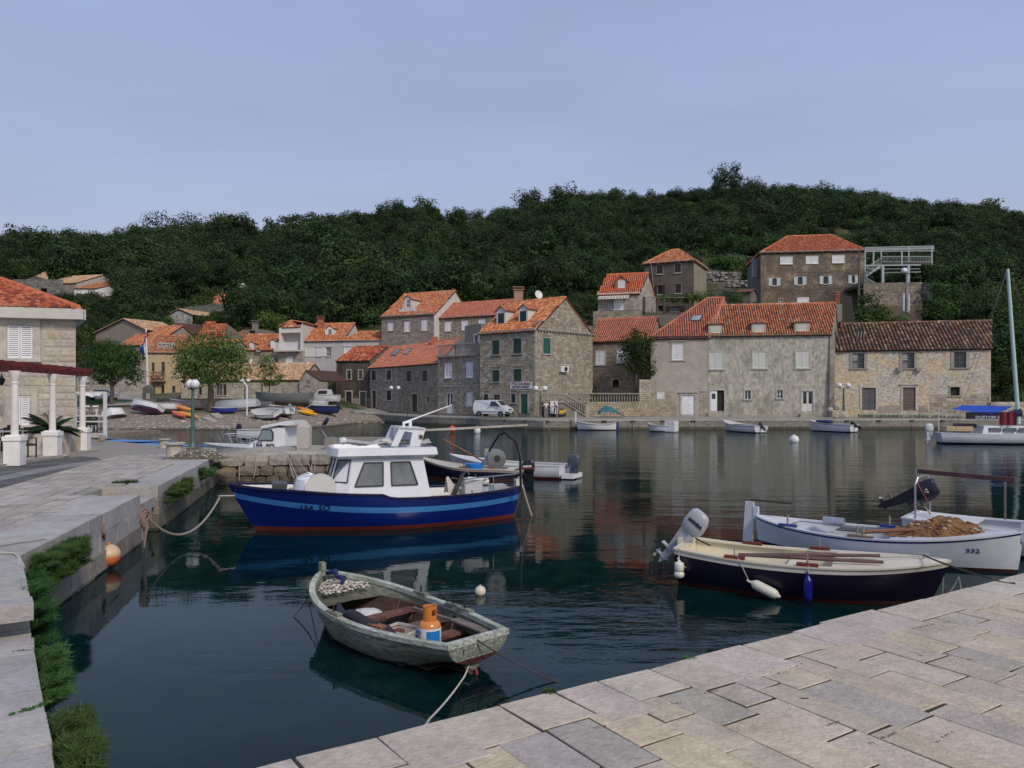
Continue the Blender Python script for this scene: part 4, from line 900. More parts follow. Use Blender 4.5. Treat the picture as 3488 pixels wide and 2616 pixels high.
# ---- mossy black house
f=fac('B',850,108.5,1131,107);z0,z1=Z(f,'B',990,1192),Z(f,'B',990,806);sfp=f.p1+V2(5.4,9.4);dv=V2(3.2,9.)
zr=Z(f.off(dv/2),'B',1150,692)
t,d=house('derelict house with blackened mossy plaster and an arched doorway',f,z0,z1,mat=moss,col=(.115,.10,.085),scol=(.16,.14,.12),dv=dv,ridge=zr,pal=RED,side=plaster,vov=.05,ops=[
Wn(f,'B',940,888,970,962,kind='glass',w=.16,lights=(1,1),frame=(.2,.2,.19)),Wn(f,'B',1038,888,1068,962,kind='glass',w=.14,lights=(2,3),frame=(.15,.13,.12)),
Wn(f,'B',932,1066,978,1183,kind='plank',col=(.035,.026,.024),w=.2,scol=(.36,.34,.29),arch=True),Wn(f,'B',1048,1070,1096,1196,kind='darkdoor',col=(.05,.06,.07),w=.14,scol=(.36,.34,.29))])
stones(f,z0,Z(f,'B',990,1120),[f.rect('B',915,1040,992,1210),f.rect('B',1036,1050,1108,1210)],GREY,t,out=.02)
# ---- lilac-grey plastered house with two orange roofs
f=fac('B',570,117,1272,114.5);z0,z1=Z(f,'B',700,1062),Z(f,'B',720,640);um=f.uv('B',903,640)[0]
fa=Fac(f.P(0,0).xy,f.P(um,0).xy);fb=Fac(f.P(um,0).xy,f.P(f.L,0).xy);dv=V2(1.2,11.5)
zr=Z(fa.off(dv/2),'B',980,498);LIL=(.44,.425,.425)
t,d=house('lilac grey plastered house with open white shutters and an orange and yellow tiled roof',fa,z0,z1,col=LIL,scol=(.62,.59,.56),dv=dv,ridge=zr,pal=MIXT,ops=[
Wn(fa,'B',678,702,720,773,kind='leftopen',w=.05,open_w=1.7,col=(.7,.71,.7),scol=LIL,top=True),Wn(fa,'B',768,700,804,770,kind='leftopen',w=.05,open_w=1.6,col=(.7,.71,.7),scol=LIL,top=True),
Wn(fa,'B',667,928,703,966,kind='hole',w=.0),Wn(fa,'B',792,938,845,1030,kind='leftopen',w=.06,open_w=2.1,col=(.66,.68,.68),lights=(2,2),scol=LIL,top=True)])
cornice(t,fa,z1+.05,(.52,.5,.48),corb=0,h=.16,o=.25)
dormer(t,d,'B',770,823,530,592,512,kind='openl',wc=(.7,.71,.7),col=(.66,.65,.62),rect=('B',780,545,811,590),pal=MIXT)
p=on_roof(d,'B',712,548);chimney(t,(p.x,p.y+.6,p.z-.5),.9,2.2,(.33,.12,.07))
dv2=V2(3.8,7.5);zr2=Z(fb.off(dv2/2),'B',1150,566)
t,d=house('lilac grey wing with a lower mottled orange roof behind the black house',fb,z0,z1,col=LIL,scol=(.62,.59,.56),dv=dv2,ridge=zr2,pal=MIXT,ops=[Wn(fb,'B',917,692,965,742,kind='solid',w=.05,scol=WHITE,top=True,col=(.7,.71,.7))])
cornice(t,fb,z1+.05,(.52,.5,.48),corb=0,h=.16,o=.25)
# stairs up to it
st=thing('stone_stairs','broad worn stone stairs rising between the beach and the lilac grey house','stairs',at('B',780,1185,108),world=True)
for k in range(9):
 m=MB();y=1183-k*13.5;a,b=at('B',712,y,107.6+k*.7),at('B',852,y,107.2+k*.7);m.box(((a.x+b.x)/2,a.y+.5,a.z-.35),(b.x-a.x,1.3,.75),col=tn((.20,.185,.16),.12));m.build('step',stone,st)
# ---- white loggia house
f=fac('B',362,117,566,116);z0,z1=Z(f,'B',460,890),Z(f,'B',460,724);dv=V2(.8,9)
t,d=house('stone ground floor with one white shutter below a white balcony',f,z0,z1,style='stone',dv=dv,flatroof=True,pstone=[(.34,.315,.265),(.37,.34,.29),(.30,.28,.24)],ops=[Wn(f,'B',434,778,482,838,kind='solid',w=.04,scol=WHITE)])
lt=thing('house','white loggia storey with a curved gable, balcony railing and orange roof','house',f.P(0,z1),world=True)
zt=Z(f,'B',460,512);WH=(.64,.61,.585);zs_=Z(f,'B',460,572)
m=MB();a,b=f.uv('B',370,600)[0],f.uv('B',565,600)[0]
wall(m,Fac(f.P(a,0).xy,f.P(b,0).xy),z1,zs_,[(.3,b-a-.3,z1+.1,zs_-.02)],WH,1.3,dark=(.5,.48,.46))
m.poly([f.P(a,zs_),f.P(b,zs_),f.P(b,zs_+1.4),f.P(b-.5,zt-.4),f.P(b-1.6,zt),f.P(a+2.2,zt),f.P(a+.9,zt-.35),f.P(a,zs_+.8)],WH)
sfb=Fac(f.P(b,0).xy,f.P(b,0).xy+dv);wall(m,sfb,z1-3,zs_+1.4,[],(.6,.56,.54));wall(m,Fac(f.P(a,0).xy+dv,f.P(a,0).xy),z1,zs_+.8,[],WH);m.build('wall',plaster,lt)
e1,e2=f.P(b+.2,zs_+1.5),f.P(b+.2,zs_+1.5)+Vector((dv.x,dv.y,0));r1,r2=f.P(b-2.6,zt+.9,-1.0),f.P(b-2.6,zt+.9,-1)+Vector((dv.x,dv.y,0))*.9;l1,l2=f.P(a-.1,zs_+1),f.P(a-.1,zs_+1)+Vector((dv.x,dv.y,0))
tiles(lt,(e1,e2,r2,r1),MIXT);tiles(lt,(f.P(a+.5,zt-.3,.15),f.P(b-.2,zt-.25,.15),r1),MIXT);tiles(lt,(l2,l1,r1,r2),MIXT)
m=MB();zb_,zt_=z1-.05,Z(f,'B',450,655);a2,b2=f.uv('B',352,690)[0],f.uv('B',552,690)[0]
fbox(m,f,a2,b2,z1-.15,z1+.05,0,.9,(.55,.53,.5));fbox(m,f,a2,b2,zt_-.05,zt_,.82,.9,WHITE)
for k in range(30):u=a2+(b2-a2)*(k+.5)/30;fbox(m,f,u-.03,u+.03,z1,zt_,.83,.88,WHITE)
m.build('balcony',paint,lt)
# ---- row with small dormers
f=fac('B',18,118,362,117.5);z0,z1=Z(f,'B',200,872),Z(f,'B',200,716);dv=-f.n*9;zr=Z(f.off(dv/2),'B',200,592)
t,d=house('long low stone house with white dormer shutters and a striped orange roof',f,z0,z1,style='stone',dv=dv,ridge=zr,pal=MIXT,pstone=GREY,ops=[Wn(f,'B',38,798,62,835,kind='solid',w=.05),Wn(f,'B',125,790,150,830,kind='solid',w=.05),Wn(f,'B',298,785,330,848,kind='solid',w=.08)])
dormer(t,d,'B',118,160,655,716,645,kind='shut',col=(.4,.38,.34),rect=('B',122,658,156,712),pal=MIXT);dormer(t,d,'B',294,340,638,704,622,kind='shut',col=(.2,.19,.17),rect=('B',300,640,334,700),pal=MIXT)
dormer(t,d,'B',174,216,712,728,700,kind='glass',col=(.3,.29,.25),rect=None,pal=MIXT)
p=on_roof(d,'B',5,690);chimney(t,(p.x,p.y,p.z-.5),.7,1.4,(.3,.12,.08),cap=False)
# ---- low stone warehouses by the beach
f=fac('A',1515,104,2180,103);z0,z1=Z(f,'A',1900,1140),Z(f,'A',1900,968);dv=-f.n*9;zr=Z(f.off(dv/2),'A',2000,838)
PALE=[(.42,.38,.31),(.46,.415,.34),(.38,.35,.29),(.40,.36,.30)];SAND=[(.55,.36,.20),(.60,.42,.26),(.48,.30,.17),(.62,.48,.32),(.40,.24,.14)]
t,d=house('long low pale stone warehouse with dark openings and sandy roof behind the big tree',f,z0,z1,style='stone',dv=dv,ridge=zr,pal=SAND,pstone=PALE,stone_w=(.3,.6),stone_h=(.2,.28),ops=[
Wn(f,'A',1662,1030,1690,1095,kind='glass',w=.06,lights=(1,1),frame=(.3,.27,.2)),Wn(f,'A',1812,1000,1860,1095,kind='glass',w=.06,lights=(2,1),frame=(.35,.33,.28)),Wn(f,'A',1872,1000,1896,1095,kind='hole',w=.06)])
f=fac('B',214,103,542,102);z0,z1=Z(f,'B',400,1140),Z(f,'B',400,966);dv=-f.n*9;zr=Z(f.off(dv/2),'B',400,838)
t,d=house('low pale stone warehouse with slit windows and a sandy tile roof above the beached boats',f,z0,z1,style='stone',dv=dv,ridge=zr,pal=SAND,pstone=PALE,stone_w=(.3,.6),stone_h=(.2,.28),ops=[Wn(f,'B',142+80,1012,232,1092,kind='hole',w=.05,sill=False),Wn(f,'B',400,1050,407,1090,kind='hole',w=.05,sill=False)])
f=fac('B',540,101.5,716,100);z0,z1=Z(f,'B',640,1135),Z(f,'B',640,975);sw=Z(f,'B',600,886)
t=thing('house','small pale stone gable end with one tiny barred window beside the stairs','house',f.P(0,z0),world=True);m=MB();r_=f.rect('B',605,980,628,1008);wall(m,f,z0-1,z1,[r_],(.3,.28,.24));pk=f.uv('B',596,886)[0];m.poly([f.P(0,z1),f.P(f.L,z1),f.P(pk,sw)],(.3,.28,.24));m.build('front_wall',mortar,t);m=MB();wall(m,Fac(f.p1,f.p1+V2(-2.2,6)),z0-1,z1,[],(.38,.345,.28));m.build('side_wall',plaster,t)
stones(f,z0,z1,[(r_[0]-.1,r_[1]+.1,r_[2]-.1,r_[3]+.1)],PALE,t,top=(pk-.1,pk+.1,sw-.1));win(t,f,r_,kind='glass',w=.08)
tiles(t,(f.P(-.1,z1+.05,0),f.P(-.1,z1+.05,-6),f.P(pk,sw+.05,-6),f.P(pk,sw+.05,.1)),SAND);tiles(t,(f.P(f.L+.1,z1+.05,-6),f.P(f.L+.1,z1+.05,.1),f.P(pk,sw+.05,.1),f.P(pk,sw+.05,-6)),SAND)
# ---- ochre house with balcony and neighbours on the left
f=fac('A',1236,112,1512,112.6);z0,z1=Z(f,'A',1380,1122),Z(f,'A',1380,736);dv=-f.n*8;OC=(.46,.36,.215)
t,d=house('ochre plastered house with narrow green windows and a flowery balcony behind the flagpole',f,z0,z1,col=OC,scol=(.4,.32,.2),dv=dv,ridge=Z(f.off(dv/2),'A',1350,600),pal=ORANGE,ops=[
Wn(f,'A',1272,822,1294,905,kind='glass',w=.06,scol=OC,lights=(2,3),frame=(.06,.10,.09)),Wn(f,'A',1354,818,1380,918,kind='glass',w=.06,scol=OC,lights=(2,3),frame=(.06,.10,.09)),
Wn(f,'A',1352,1016,1376,1085,kind='hole',w=.06,scol=OC),Wn(f,'A',1442,1018,1468,1118,kind='darkdoor',w=.06,scol=OC,col=(.04,.05,.05)),Wn(f,'A',1278,1018,1300,1110,kind='darkdoor',w=.06,scol=OC,col=(.03,.05,.05))])
cornice(t,f,z1+.05,(.4,.38,.33),corb=.5)
m=MB();a,b=f.uv('A',1285,980)[0],f.uv('A',1392,980)[0];zb_=Z(f,'A',1340,975);fbox(m,f,a,b,zb_-.12,zb_,0,.9,(.3,.26,.2))
for k in range(14):u=a+(b-a)*(k+.5)/14;fbox(m,f,u-.025,u+.025,zb_,zb_+1.2,.82,.87,(.12,.1,.1))
fbox(m,f,a,b,zb_+1.2,zb_+1.26,.8,.9,(.12,.1,.1));m.build('balcony',paint,t)
m=MB()
for k in range(40):m.ball(f.P(rnd(a,b),zb_+rnd(.3,1.3),rnd(.7,1.)),rnd(.08,.16),5,random.choice([(.35,.08,.06),(.45,.2,.12),(.06,.1,.03),(.5,.3,.25)]))
m.build('flowers',cloth,t)
g=Fac(f.P(f.uv('A',1300,0)[0],0,-.8).xy,f.P(f.uv('A',1452,0)[0],0,-.8).xy);zc=Z(g,'A',1370,655)
t2,_=house('row of three small attic windows above the ochre house cornice',g,z1,zc,col=(.36,.35,.3),depth=2,flatroof=True,ops=[Wn(g,'A',1330,668,1350,722,kind='glass',w=.03),Wn(g,'A',1364,668,1384,722,kind='glass',w=.03),Wn(g,'A',1396,668,1414,722,kind='glass',w=.03)])
f=fac('A',1512,106,1660,105.6);z0,z1=Z(f,'A',1560,1135),Z(f,'A',1560,985);t,d=house('rough grey stone shed wall between ochre house and warehouse',f,z0,z1,style='stone',depth=5,flatroof=True)
f=fac('A',1005,122,1300,119.5);z0,z1=Z(f,'A',1150,850),Z(f,'A',1100,676);dv=-f.n*11;zr=Z(f.off(dv/2),'A',1250,530)
t,d=house('grey house half hidden behind the left tree under a broad orange roof',f,z0,z1,col=(.27,.26,.24),dv=dv,ridge=zr,pal=ORANGE,ops=[Wn(f,'A',1110,745,1130,800,kind='glass',w=.05)])
f=fac('A',1172,118.5,1236,117.8);t,_=house('narrow ochre wall strip left of the flagpole',f,Z(f,'A',1200,840),Z(f,'A',1200,668),col=(.38,.31,.2),depth=3,flatroof=True)
f=fac('A',1398,128,1560,127);z0,z1=Z(f,'A',1480,640),Z(f,'A',1480,560);pk=Z(f,'A',1458,490)
t=thing('house','white stone gable with an orange roof above the ochre house','house',f.P(0,z0),world=True);m=MB();wall(m,f,z0-3,z1,[],(.45,.44,.42));m.poly([f.P(0,z1),f.P(f.L,z1),f.P(f.L*.4,pk)],(.45,.44,.42));m.build('front_wall',mortar,t);stones(f,z0,z1,[],[(.42,.41,.39),(.47,.46,.43)],t,top=(f.L*.38,f.L*.42,pk-.1))
tiles(t,(f.P(f.L+3.,z1-.2,-12),f.P(f.L,z1-.6,.1),f.P(f.L*.4,pk,.1),f.P(f.L*.4+8,pk,-12)),ORANGE)
tiles(t,(f.P(f.L*.5,z1-2.4,1.5),f.P(f.L+11,z1-1.8,-1),f.P(f.L+10,pk-.3,-9),f.P(f.L*.4+1,pk-.5,-9)),ORANGE)
f=fac('A',1730,124,2030,121);z1=Z(f,'A',2030,600);pk=Z(f,'A',1900,495)
t=thing('house','brown-grey gable wall with a red roof slope behind the right-hand tree','house',f.P(0,z1),world=True);m=MB();wall(m,f,z1-6,z1-1.2,[],(.22,.19,.16));q=f.uv('A',1898,495)[0];m.poly([f.P(q-2,z1-1.2),f.P(f.L,z1-1.2),f.P(f.L,z1),f.P(q,pk)],(.22,.19,.16));m.build('front_wall',plaster,t)
tiles(t,(f.P(-3.,z1-1.5,.5),f.P(q-.2,z1-1.6,.5),f.P(q,pk,-.0),f.P(q-4.5,pk-.2,-5)),RED)
for(x0,x1,yb,ye,yr,lab,Yf)in((1500,1900,760,712,640,'low orange roof partly hidden by the right-hand tree',113),(1905,2215,770,718,600,'orange striped roof with a small chimney left of the white loggia',119.5)):
 f=fac('A',x0,Yf,x1,Yf-.8);dv=-f.n*8;z1=Z(f,'A',(x0+x1)/2,ye);house(lab,f,Z(f,'A',x0,1000 if Yf<115 else 900),z1,col=(.33,.31,.27),dv=dv,ridge=Z(f.off(dv/2),'A',(x0+x1)/2,yr),pal=MIXT)
f=fac('A',2030,128,2190,127);t,_=house('flat-roofed grey hut with a small chimney below the hedge',f,Z(f,'A',2100,610),Z(f,'A',2100,548),col=(.2,.19,.18),depth=4,flatroof=True,ops=[Wn(f,'A',2085,555,2135,595,kind='hole',w=0)])
chimney(t,(*f.P(1.8,0,-1).xy,Z(f,'A',2100,548)-.1),.9,1.3,(.2,.19,.18),plaster)
f=fac('A',800,130,1222,124);z0,z1=Z(f,'A',1000,720),Z(f,'A',1010,552);pk=Z(f,'A',1043,460);q=f.uv('A',1043,500)[0]
t=thing('house','beige-grey gable house with an old sandy roof above the left tree','house',f.P(0,z0),world=True);m=MB();wall(m,f,z0-3,z1,[],(.27,.235,.19));m.poly([f.P(0,z1),f.P(f.L,z1),f.P(q,pk)],(.27,.235,.19));m.build('front_wall',plaster,t)
tiles(t,(f.P(-.4,z1-.25,-7),f.P(-.4,z1-.25,.3),f.P(q,pk+.1,.3),f.P(q,pk+.1,-7)),SAND);tiles(t,(f.P(f.L+.4,z1-.25,.3),f.P(f.L+.4,z1-.25,-7),f.P(q,pk+.1,-7),f.P(q,pk+.1,.3)),SAND)
f=fac('A',700,128,810,127);dv=-f.n*6;house('small orange roof at the edge of the left tree',f,Z(f,'A',750,760),Z(f,'A',750,690),col=(.3,.28,.25),dv=dv,ridge=Z(f.off(dv/2),'A',770,625),pal=ORANGE)
# ---- houses up the left hillside
f=fac('A',1404,146,1612,144);z1=Z(f,'A',1500,425);pk=Z(f,'A',1496,375)
t=thing('house','small light stone gable house among bushes on the left slope','house',f.P(0,z1),world=True);m=MB();r_=[f.rect('A',1490,415,1512,440)];wall(m,f,z1-6,z1,[],(.42,.41,.38));m.poly([f.P(0,z1),f.P(f.L,z1),f.P(f.L*.45,pk)],(.42,.41,.38));m.build('front_wall',mortar,t)
stones(f,z1-4,z1,[f.rect('A',1560,460,1590,490)],[(.42,.41,.39),(.48,.47,.45),(.36,.35,.33)],t,top=(f.L*.43,f.L*.47,pk-.1),w=(.4,.8),h=(.25,.4))
tiles(t,(f.P(-.3,z1-.1,-8),f.P(-.3,z1-.1,.2),f.P(f.L*.45,pk+.1,.2),f.P(f.L*.45,pk+.1,-8)),SAND);tiles(t,(f.P(f.L+.3,z1-.1,.2),f.P(f.L+.3,z1-.1,-8),f.P(f.L*.45,pk+.1,-8),f.P(f.L*.45,pk+.1,.2)),SAND)
f=fac('A',1665,160,1925,158);z1=Z(f,'A',1700,342);dv=V2(6,10)
house('orange roof showing through the bushes on the left slope with a white water tank',f,z1-4,z1,style='plaster',col=(.35,.34,.3),dv=dv,ridge=Z(f.off(dv/2),'A',1850,240),pal=ORANGE)
wt=thing('water_tank','round white water tank above the orange roof on the left slope','water tank',at('A',2025,225,170));m=MB();m.lathe([(.9,-1),(1.1,-.3),(1.1,.8),(.8,1.5),(.3,1.9),(.2,2.)],(0,0,0),14,(.55,.55,.54));m.build('tank',paint,wt,smooth='auto')
f=fac('B',200,165,392,164);z1=Z(f,'B',300,300);dv=-f.n*8;house('old sandy roof nearly buried in the hillside trees',f,z1-4,z1,col=(.3,.28,.25),dv=dv,ridge=Z(f.off(dv/2),'B',300,255),pal=OLD+SAND)
f=fac('A',622,160,812,160);z0,z1=Z(f,'A',700,262),Z(f,'A',720,203);dv=V2(5.5,7)
house('white house with an orange roof high on the left slope',f,z0,z1,col=(.66,.67,.68),dv=dv,ridge=Z(f.off(dv/2),'A',800,160),pal=ORANGE,scol=(.62,.63,.65),ops=[Wn(f,'A',648,222,672,245,kind='solid',w=.1),Wn(f,'A',740,222,760,245,kind='solid',w=.1)])
f=fac('A',365,171,640,169);z0,z1=Z(f,'A',500,235),Z(f,'A',500,162);dv=V2(6.5,9)
t,d=house('long old stone house with a brown roof and one dormer high on the left',f,z0,z1,style='stone',dv=dv,ridge=Z(f.off(dv/2),'A',600,104),pal=SAND,pstone=[(.26,.24,.22),(.3,.28,.25)],stone_w=(.5,1.),stone_h=(.4,.5));dormer(t,d,'A',440,520,150,166,135,kind='glass',col=(.28,.25,.22),pal=SAND,rect=('A',455,148,505,163))
f=fac('A',108,161,528,161);z0,z1=Z(f,'A',300,300),Z(f,'A',300,160);r_=f.rect('A',342,205,395,275)
t=thing('ruined_house','roofless rubble stone ruin with an arched opening behind the near house roof','ruin',f.P(0,z0),world=True)
m=MB();wall(m,f,z0-3,z1,[r_],(.17,.165,.155),.6);m.poly([f.P(0,z1),f.P(f.L,z1),f.P(f.L,z1+.5),f.P(f.L*.62,z1+.9),f.P(f.L*.45,z1+1.6),f.P(f.L*.3,z1+1.)],(.17,.165,.155));m.build('front_wall',mortar,t)
stones(f,z0,z1+.8,[r_],[(.21,.20,.19),(.25,.24,.22),(.17,.165,.16)],t,w=(.4,.9),h=(.25,.45),out=.08)
tiles(t,(f.P(f.L*.33,z1+1.1,-.5),f.P(f.L*.68,z1+.9,-.5),f.P(f.L*.47,z1+2.9,-3)),SAND)
# ---- upper row behind the quay houses
f=fac('B',1228,114,1668,110);z0,z1=Z(f,'B',1450,720),Z(f,'B',1450,428);dv=V2(5.,13);fm=f.off(dv/2)
zr=Z(fm,'B',1700,235)
t,d=house('grey stone villa with curly white dormer and orange roof above the quay houses',f,z0,z1,style='stone',dv=dv,ridge=zr,pal=ORANGE,scol=(.60,.585,.56),pstone=[(.25,.225,.20),(.28,.255,.225),(.23,.21,.19)],stone_w=(.35,.6),stone_h=(.25,.32),indiv=0,ops=[
Wn(f,'B',1284,487,1327,556,kind='shut',w=.08,top=True),Wn(f,'B',1421,475,1465,565,kind='shut',w=.08,top=True),Wn(f,'B',1565,463,1611,555,kind='shut',w=.08,top=True)])
cornice(t,f,z1+.1,(.27,.26,.24),corb=.6,h=.15,o=.35)
dm,g,zb,ze=dormer(t,d,'B',1420,1475,288,396,262,kind='glass',wc=(.6,.6,.6),col=(.62,.60,.585),rect=('B',1438,298,1466,362),pal=ORANGE)
for s_ in(-1,1):
 m=MB();c_,h_=g.L/2,g.L/2;pts=[g.P(c_+s_*(h_+u),zb+z,.04)for u,z in((.02,-.1),(.95,-.1),(.95,.55),(.7,.4),(.45,.45),(.2,.8),(.08,1.3),(.02,1.6))]
 m.prism(pts if s_>0 else pts[::-1],(0,.22,0),(.62,.6,.585));m.build('scroll_gable',plaster,dm)
f=fac('B',1668,112,2215,107);z0,z1=Z(f,'B',1900,700),Z(f,'B',1900,440);dv=V2(4.2,8);zr=Z(f.off(dv/2),'B',2050,318)
t,d=house('long stone house with three small white shutters under a pale pink roof',f,z0,z1,style='stone',dv=dv,ridge=zr,pal=PINK,pstone=GREY,ops=[
Wn(f,'B',1760,482,1811,560,kind='solid',w=.1),Wn(f,'B',1900,474,1952,552,kind='solid',w=.1),Wn(f,'B',2042,460,2096,506,kind='solid',w=.1)])
cornice(t,f,z1+.1,(.27,.26,.24),corb=.6,h=.12,o=.25)
f=fac('C',1320,97,1666,95.6);z0,z1=Z(f,'C',1500,386),Z(f,'C',1500,246);dv=V2(3.1,5.8);zr=Z(f.off(dv/2),'C',1600,84)
t,d=house('small stone cottage with a wooden dormer and striped awning left of the dark tower house',f,z0,z1,style='stone',dv=dv,ridge=zr,pal=[(.56,.15,.06),(.62,.19,.08),(.50,.13,.055)],scol=(.40,.38,.34),side='stone',pstone=[(.34,.32,.29),(.38,.355,.32),(.30,.29,.26)],ops=[Wn(f,'C',1453,294,1533,384,kind='solid',w=.1)])
cornice(t,f,z1+.08,(.5,.48,.45),corb=0,h=.14,o=.3)
dormer(t,d,'C',1462,1565,140,206,96,kind='shut',col=(.30,.13,.055),rect=('C',1487,132,1545,200),pal=[(.3,.13,.06)])
m=MB();a,b=f.uv('C',1330,265)[0],f.uv('C',1586,265)[0];zz=Z(f,'C',1450,262)
for k in range(20):
 u=a+(b-a)*k/20;w_=(b-a)/20;c_=(.66,.62,.55)if k%2 else(.45,.42,.36);m.quad(f.P(u,zz,.05),f.P(u+w_,zz,.05),f.P(u+w_,zz-.25,1.),f.P(u,zz-.25,1.),c_);m.quad(f.P(u,zz-.25,1.),f.P(u+w_,zz-.25,1.),f.P(u+w_,zz-.55,1.),f.P(u,zz-.55,1.),c_)
m.build('awning',cloth,t)
g=fac('C',1278,94.6,1668,93.6);m=MB();tw=thing('terrace_wall','grey stone terrace wall below the cottage with striped awning','wall',g.P(0,8),world=True);wall(m,g,7,Z(g,'C',1450,388),[],(.3,.28,.24));m.prism([g.P(0,Z(g,'C',1450,388)),g.P(g.L,Z(g,'C',1450,388)),g.P(g.L,Z(g,'C',1450,388),-5),g.P(0,Z(g,'C',1450,388),-5)],(0,0,-.3),(.3,.28,.25));m.build('wall',mortar,tw)
stones(g,Z(g,'C',1450,500),Z(g,'C',1450,390),[],GREY,tw)
# ---- dark tower house
c0=at('G',787,0,100);a0=at('G',168,0,102.8);b0=at('G',944,0,107)
f=Fac((a0.x,a0.y),(c0.x,c0.y));dv=V2(b0.x-c0.x,b0.y-c0.y);z0,z1=Z(f,'G',400,1160),Z(f,'G',787,500)
fm=f.off(dv/2);zr=Z(fm,'G',550,378);l1=fm.uv('G',500,378)[0];l2=fm.L-fm.uv('G',597,378)[0]
DK=(.105,.092,.075)
t,d=house('tall dark brown tower house with four blind windows and a small hipped roof',f,z0,z1,col=DK,mat=mk('brown_render',rough=.95,var=.22,scale=.9,bump=.5,fine=.12),scol=(.30,.27,.19),dv=dv,hip=(max(.5,l1),max(.5,l2),zr),pal=MIXT,side=mk('beige_render',rough=.95,var=.3,scale=.7,bump=.5,fine=.2,col2=(.55,.5,.42)),ops=[
Wn(f,'G',318,563,398,675,kind='dark',col=(.03,.02,.02),w=.03,scol=(.4,.38,.33)),Wn(f,'G',546,548,626,658,kind='dark',col=(.03,.02,.02),w=.03,scol=(.4,.38,.33)),
Wn(f,'G',330,812,392,932,kind='open',col=(.05,.02,.018),w=.03,scol=(.4,.38,.33),frame=(.04,.02,.02),lights=(1,1)),Wn(f,'G',552,796,632,916,kind='dark',col=(.03,.02,.02),w=.03,scol=(.4,.38,.33)),
Wn(f,'G',335,1070,405,1150,kind='hole',w=.04),Wn(f,'G',490,1080,612,1145,kind='open',w=0,col=(.05,.02,.02),frame=(.04,.02,.02),lights=(1,1))])
cornice(t,f,z1+.08,(.36,.35,.32),corb=.95,h=.1,o=.3);cornice(t,Fac(f.p1,f.p1+dv),z1+.08,(.36,.35,.32),corb=.5,h=.1,o=.3)
m=MB();m.tube([f.P(.9,z1,.12),f.P(1.4,Z(f,'G',230,990),.12)],.06,6,(.45,.45,.47));m.build('drainpipe',metalm,t)
g=fac('G',100,96.8,900,96.2);zz=Z(g,'G',400,1158)
tw=thing('terrace_wall','long rendered terrace wall in front of the dark tower house','wall',g.P(0,8),world=True);m=MB();wall(m,g,7,zz,[],(.15,.14,.12));m.prism([g.P(0,zz),g.P(g.L,zz),g.P(g.L,zz,-4.5),g.P(0,zz,-4.5)],(0,0,-.3),(.2,.19,.17));m.build('wall',plaster,tw)
# ---- big house on the slope
f=fac('H',152,111,1455,109.2);z0,z1=Z(f,'H',800,1100),Z(f,'H',800,392);dv=-f.n*11;fm=f.off(dv/2);zr=Z(fm,'H',760,200)
l1=fm.uv('H',492,205)[0];l2=fm.L-fm.uv('H',1040,195)[0];BRW=(.155,.125,.095)
t,d=house('large weathered brown house on the slope, white shutters, wide hipped orange roof',f,z0,z1,mat=mk('weathered_brown_render',rough=.95,var=.35,scale=.6,bump=.8,bscale=8,fine=.35,col2=(1.5,1.42,1.25),lo=.54,hi=.60),col=BRW,scol=(.15,.14,.13),dv=dv,hip=(l1,l2,zr),pal=[(.50,.14,.06),(.58,.20,.085),(.44,.12,.055),(.60,.26,.12)],side=plaster,ops=[
Wn(f,'H',398,458,553,548,kind='shut',w=.02,scol=(.6,.6,.6)),Wn(f,'H',720,450,875,543,kind='shut',w=.02,scol=(.6,.6,.6)),Wn(f,'H',1050,438,1205,533,kind='shut',w=.02,scol=(.6,.6,.6)),
Wn(f,'H',294,728,354,822,kind='open',w=.03,open_w=.46,col=(.55,.62,.58),lights=(1,1),arch=True,scol=(.5,.48,.45)),Wn(f,'H',614,712,678,812,kind='open',w=.03,open_w=.46,col=(.55,.62,.58),lights=(1,1),arch=True,scol=(.5,.48,.45)),
Wn(f,'H',936,702,1002,802,kind='open',w=.03,open_w=.46,col=(.55,.62,.58),lights=(1,1),arch=True,scol=(.5,.48,.45)),Wn(f,'H',1296,690,1334,792,kind='open',w=.03,open_w=.46,col=(.55,.62,.6),lights=(1,1),scol=(.5,.48,.45)),
Wn(f,'H',382,988,424,1055,kind='glass',w=.1),Wn(f,'H',614,975,752,1040,kind='single',w=.06,scol=WHITE)])
cornice(t,f,z1+.1,(.26,.25,.23),corb=.9,h=.12,o=.35)
chimney(t,(*f.P(-.6,0,-1.5).xy,Z(f,'H',100,700)),.8,Z(f,'H',100,465)-Z(f,'H',100,700),(.2,.2,.22),plaster,cap=False)
# tall tile-capped chimney between the roofs
ck=thing('chimney_stack','ribbed terracotta chimney stack standing by the dormer house ridge','chimney',at('H',1105,1060,88));m=MB();m.box((0,0,-1.),(.9,.8,2.),col=(.2,.19,.17));m.build('base',plaster,ck)
m=MB()
for k in range(6):m.box((0,0,.15+k*.24),(.62-(k%2)*.12,.55,.17),col=tn((.26,.10,.06),.1))
m.build('clay_pot',tile,ck)
# long sloping wall right of it
f=fac('H',1150,92,1330,92);m=MB();lw=thing('garden_wall','curved grey retaining wall beside the chimney stack','wall',f.P(0,8),world=True)
m.prism([f.P(0,7),f.P(f.L,7),f.P(f.L,Z(f,'H',1310,1200)),f.P(f.L*.8,Z(f,'H',1290,960)),f.P(0,Z(f,'H',1160,930))],(0,.5,0),(.20,.19,.18));m.build('wall',quaym,lw)
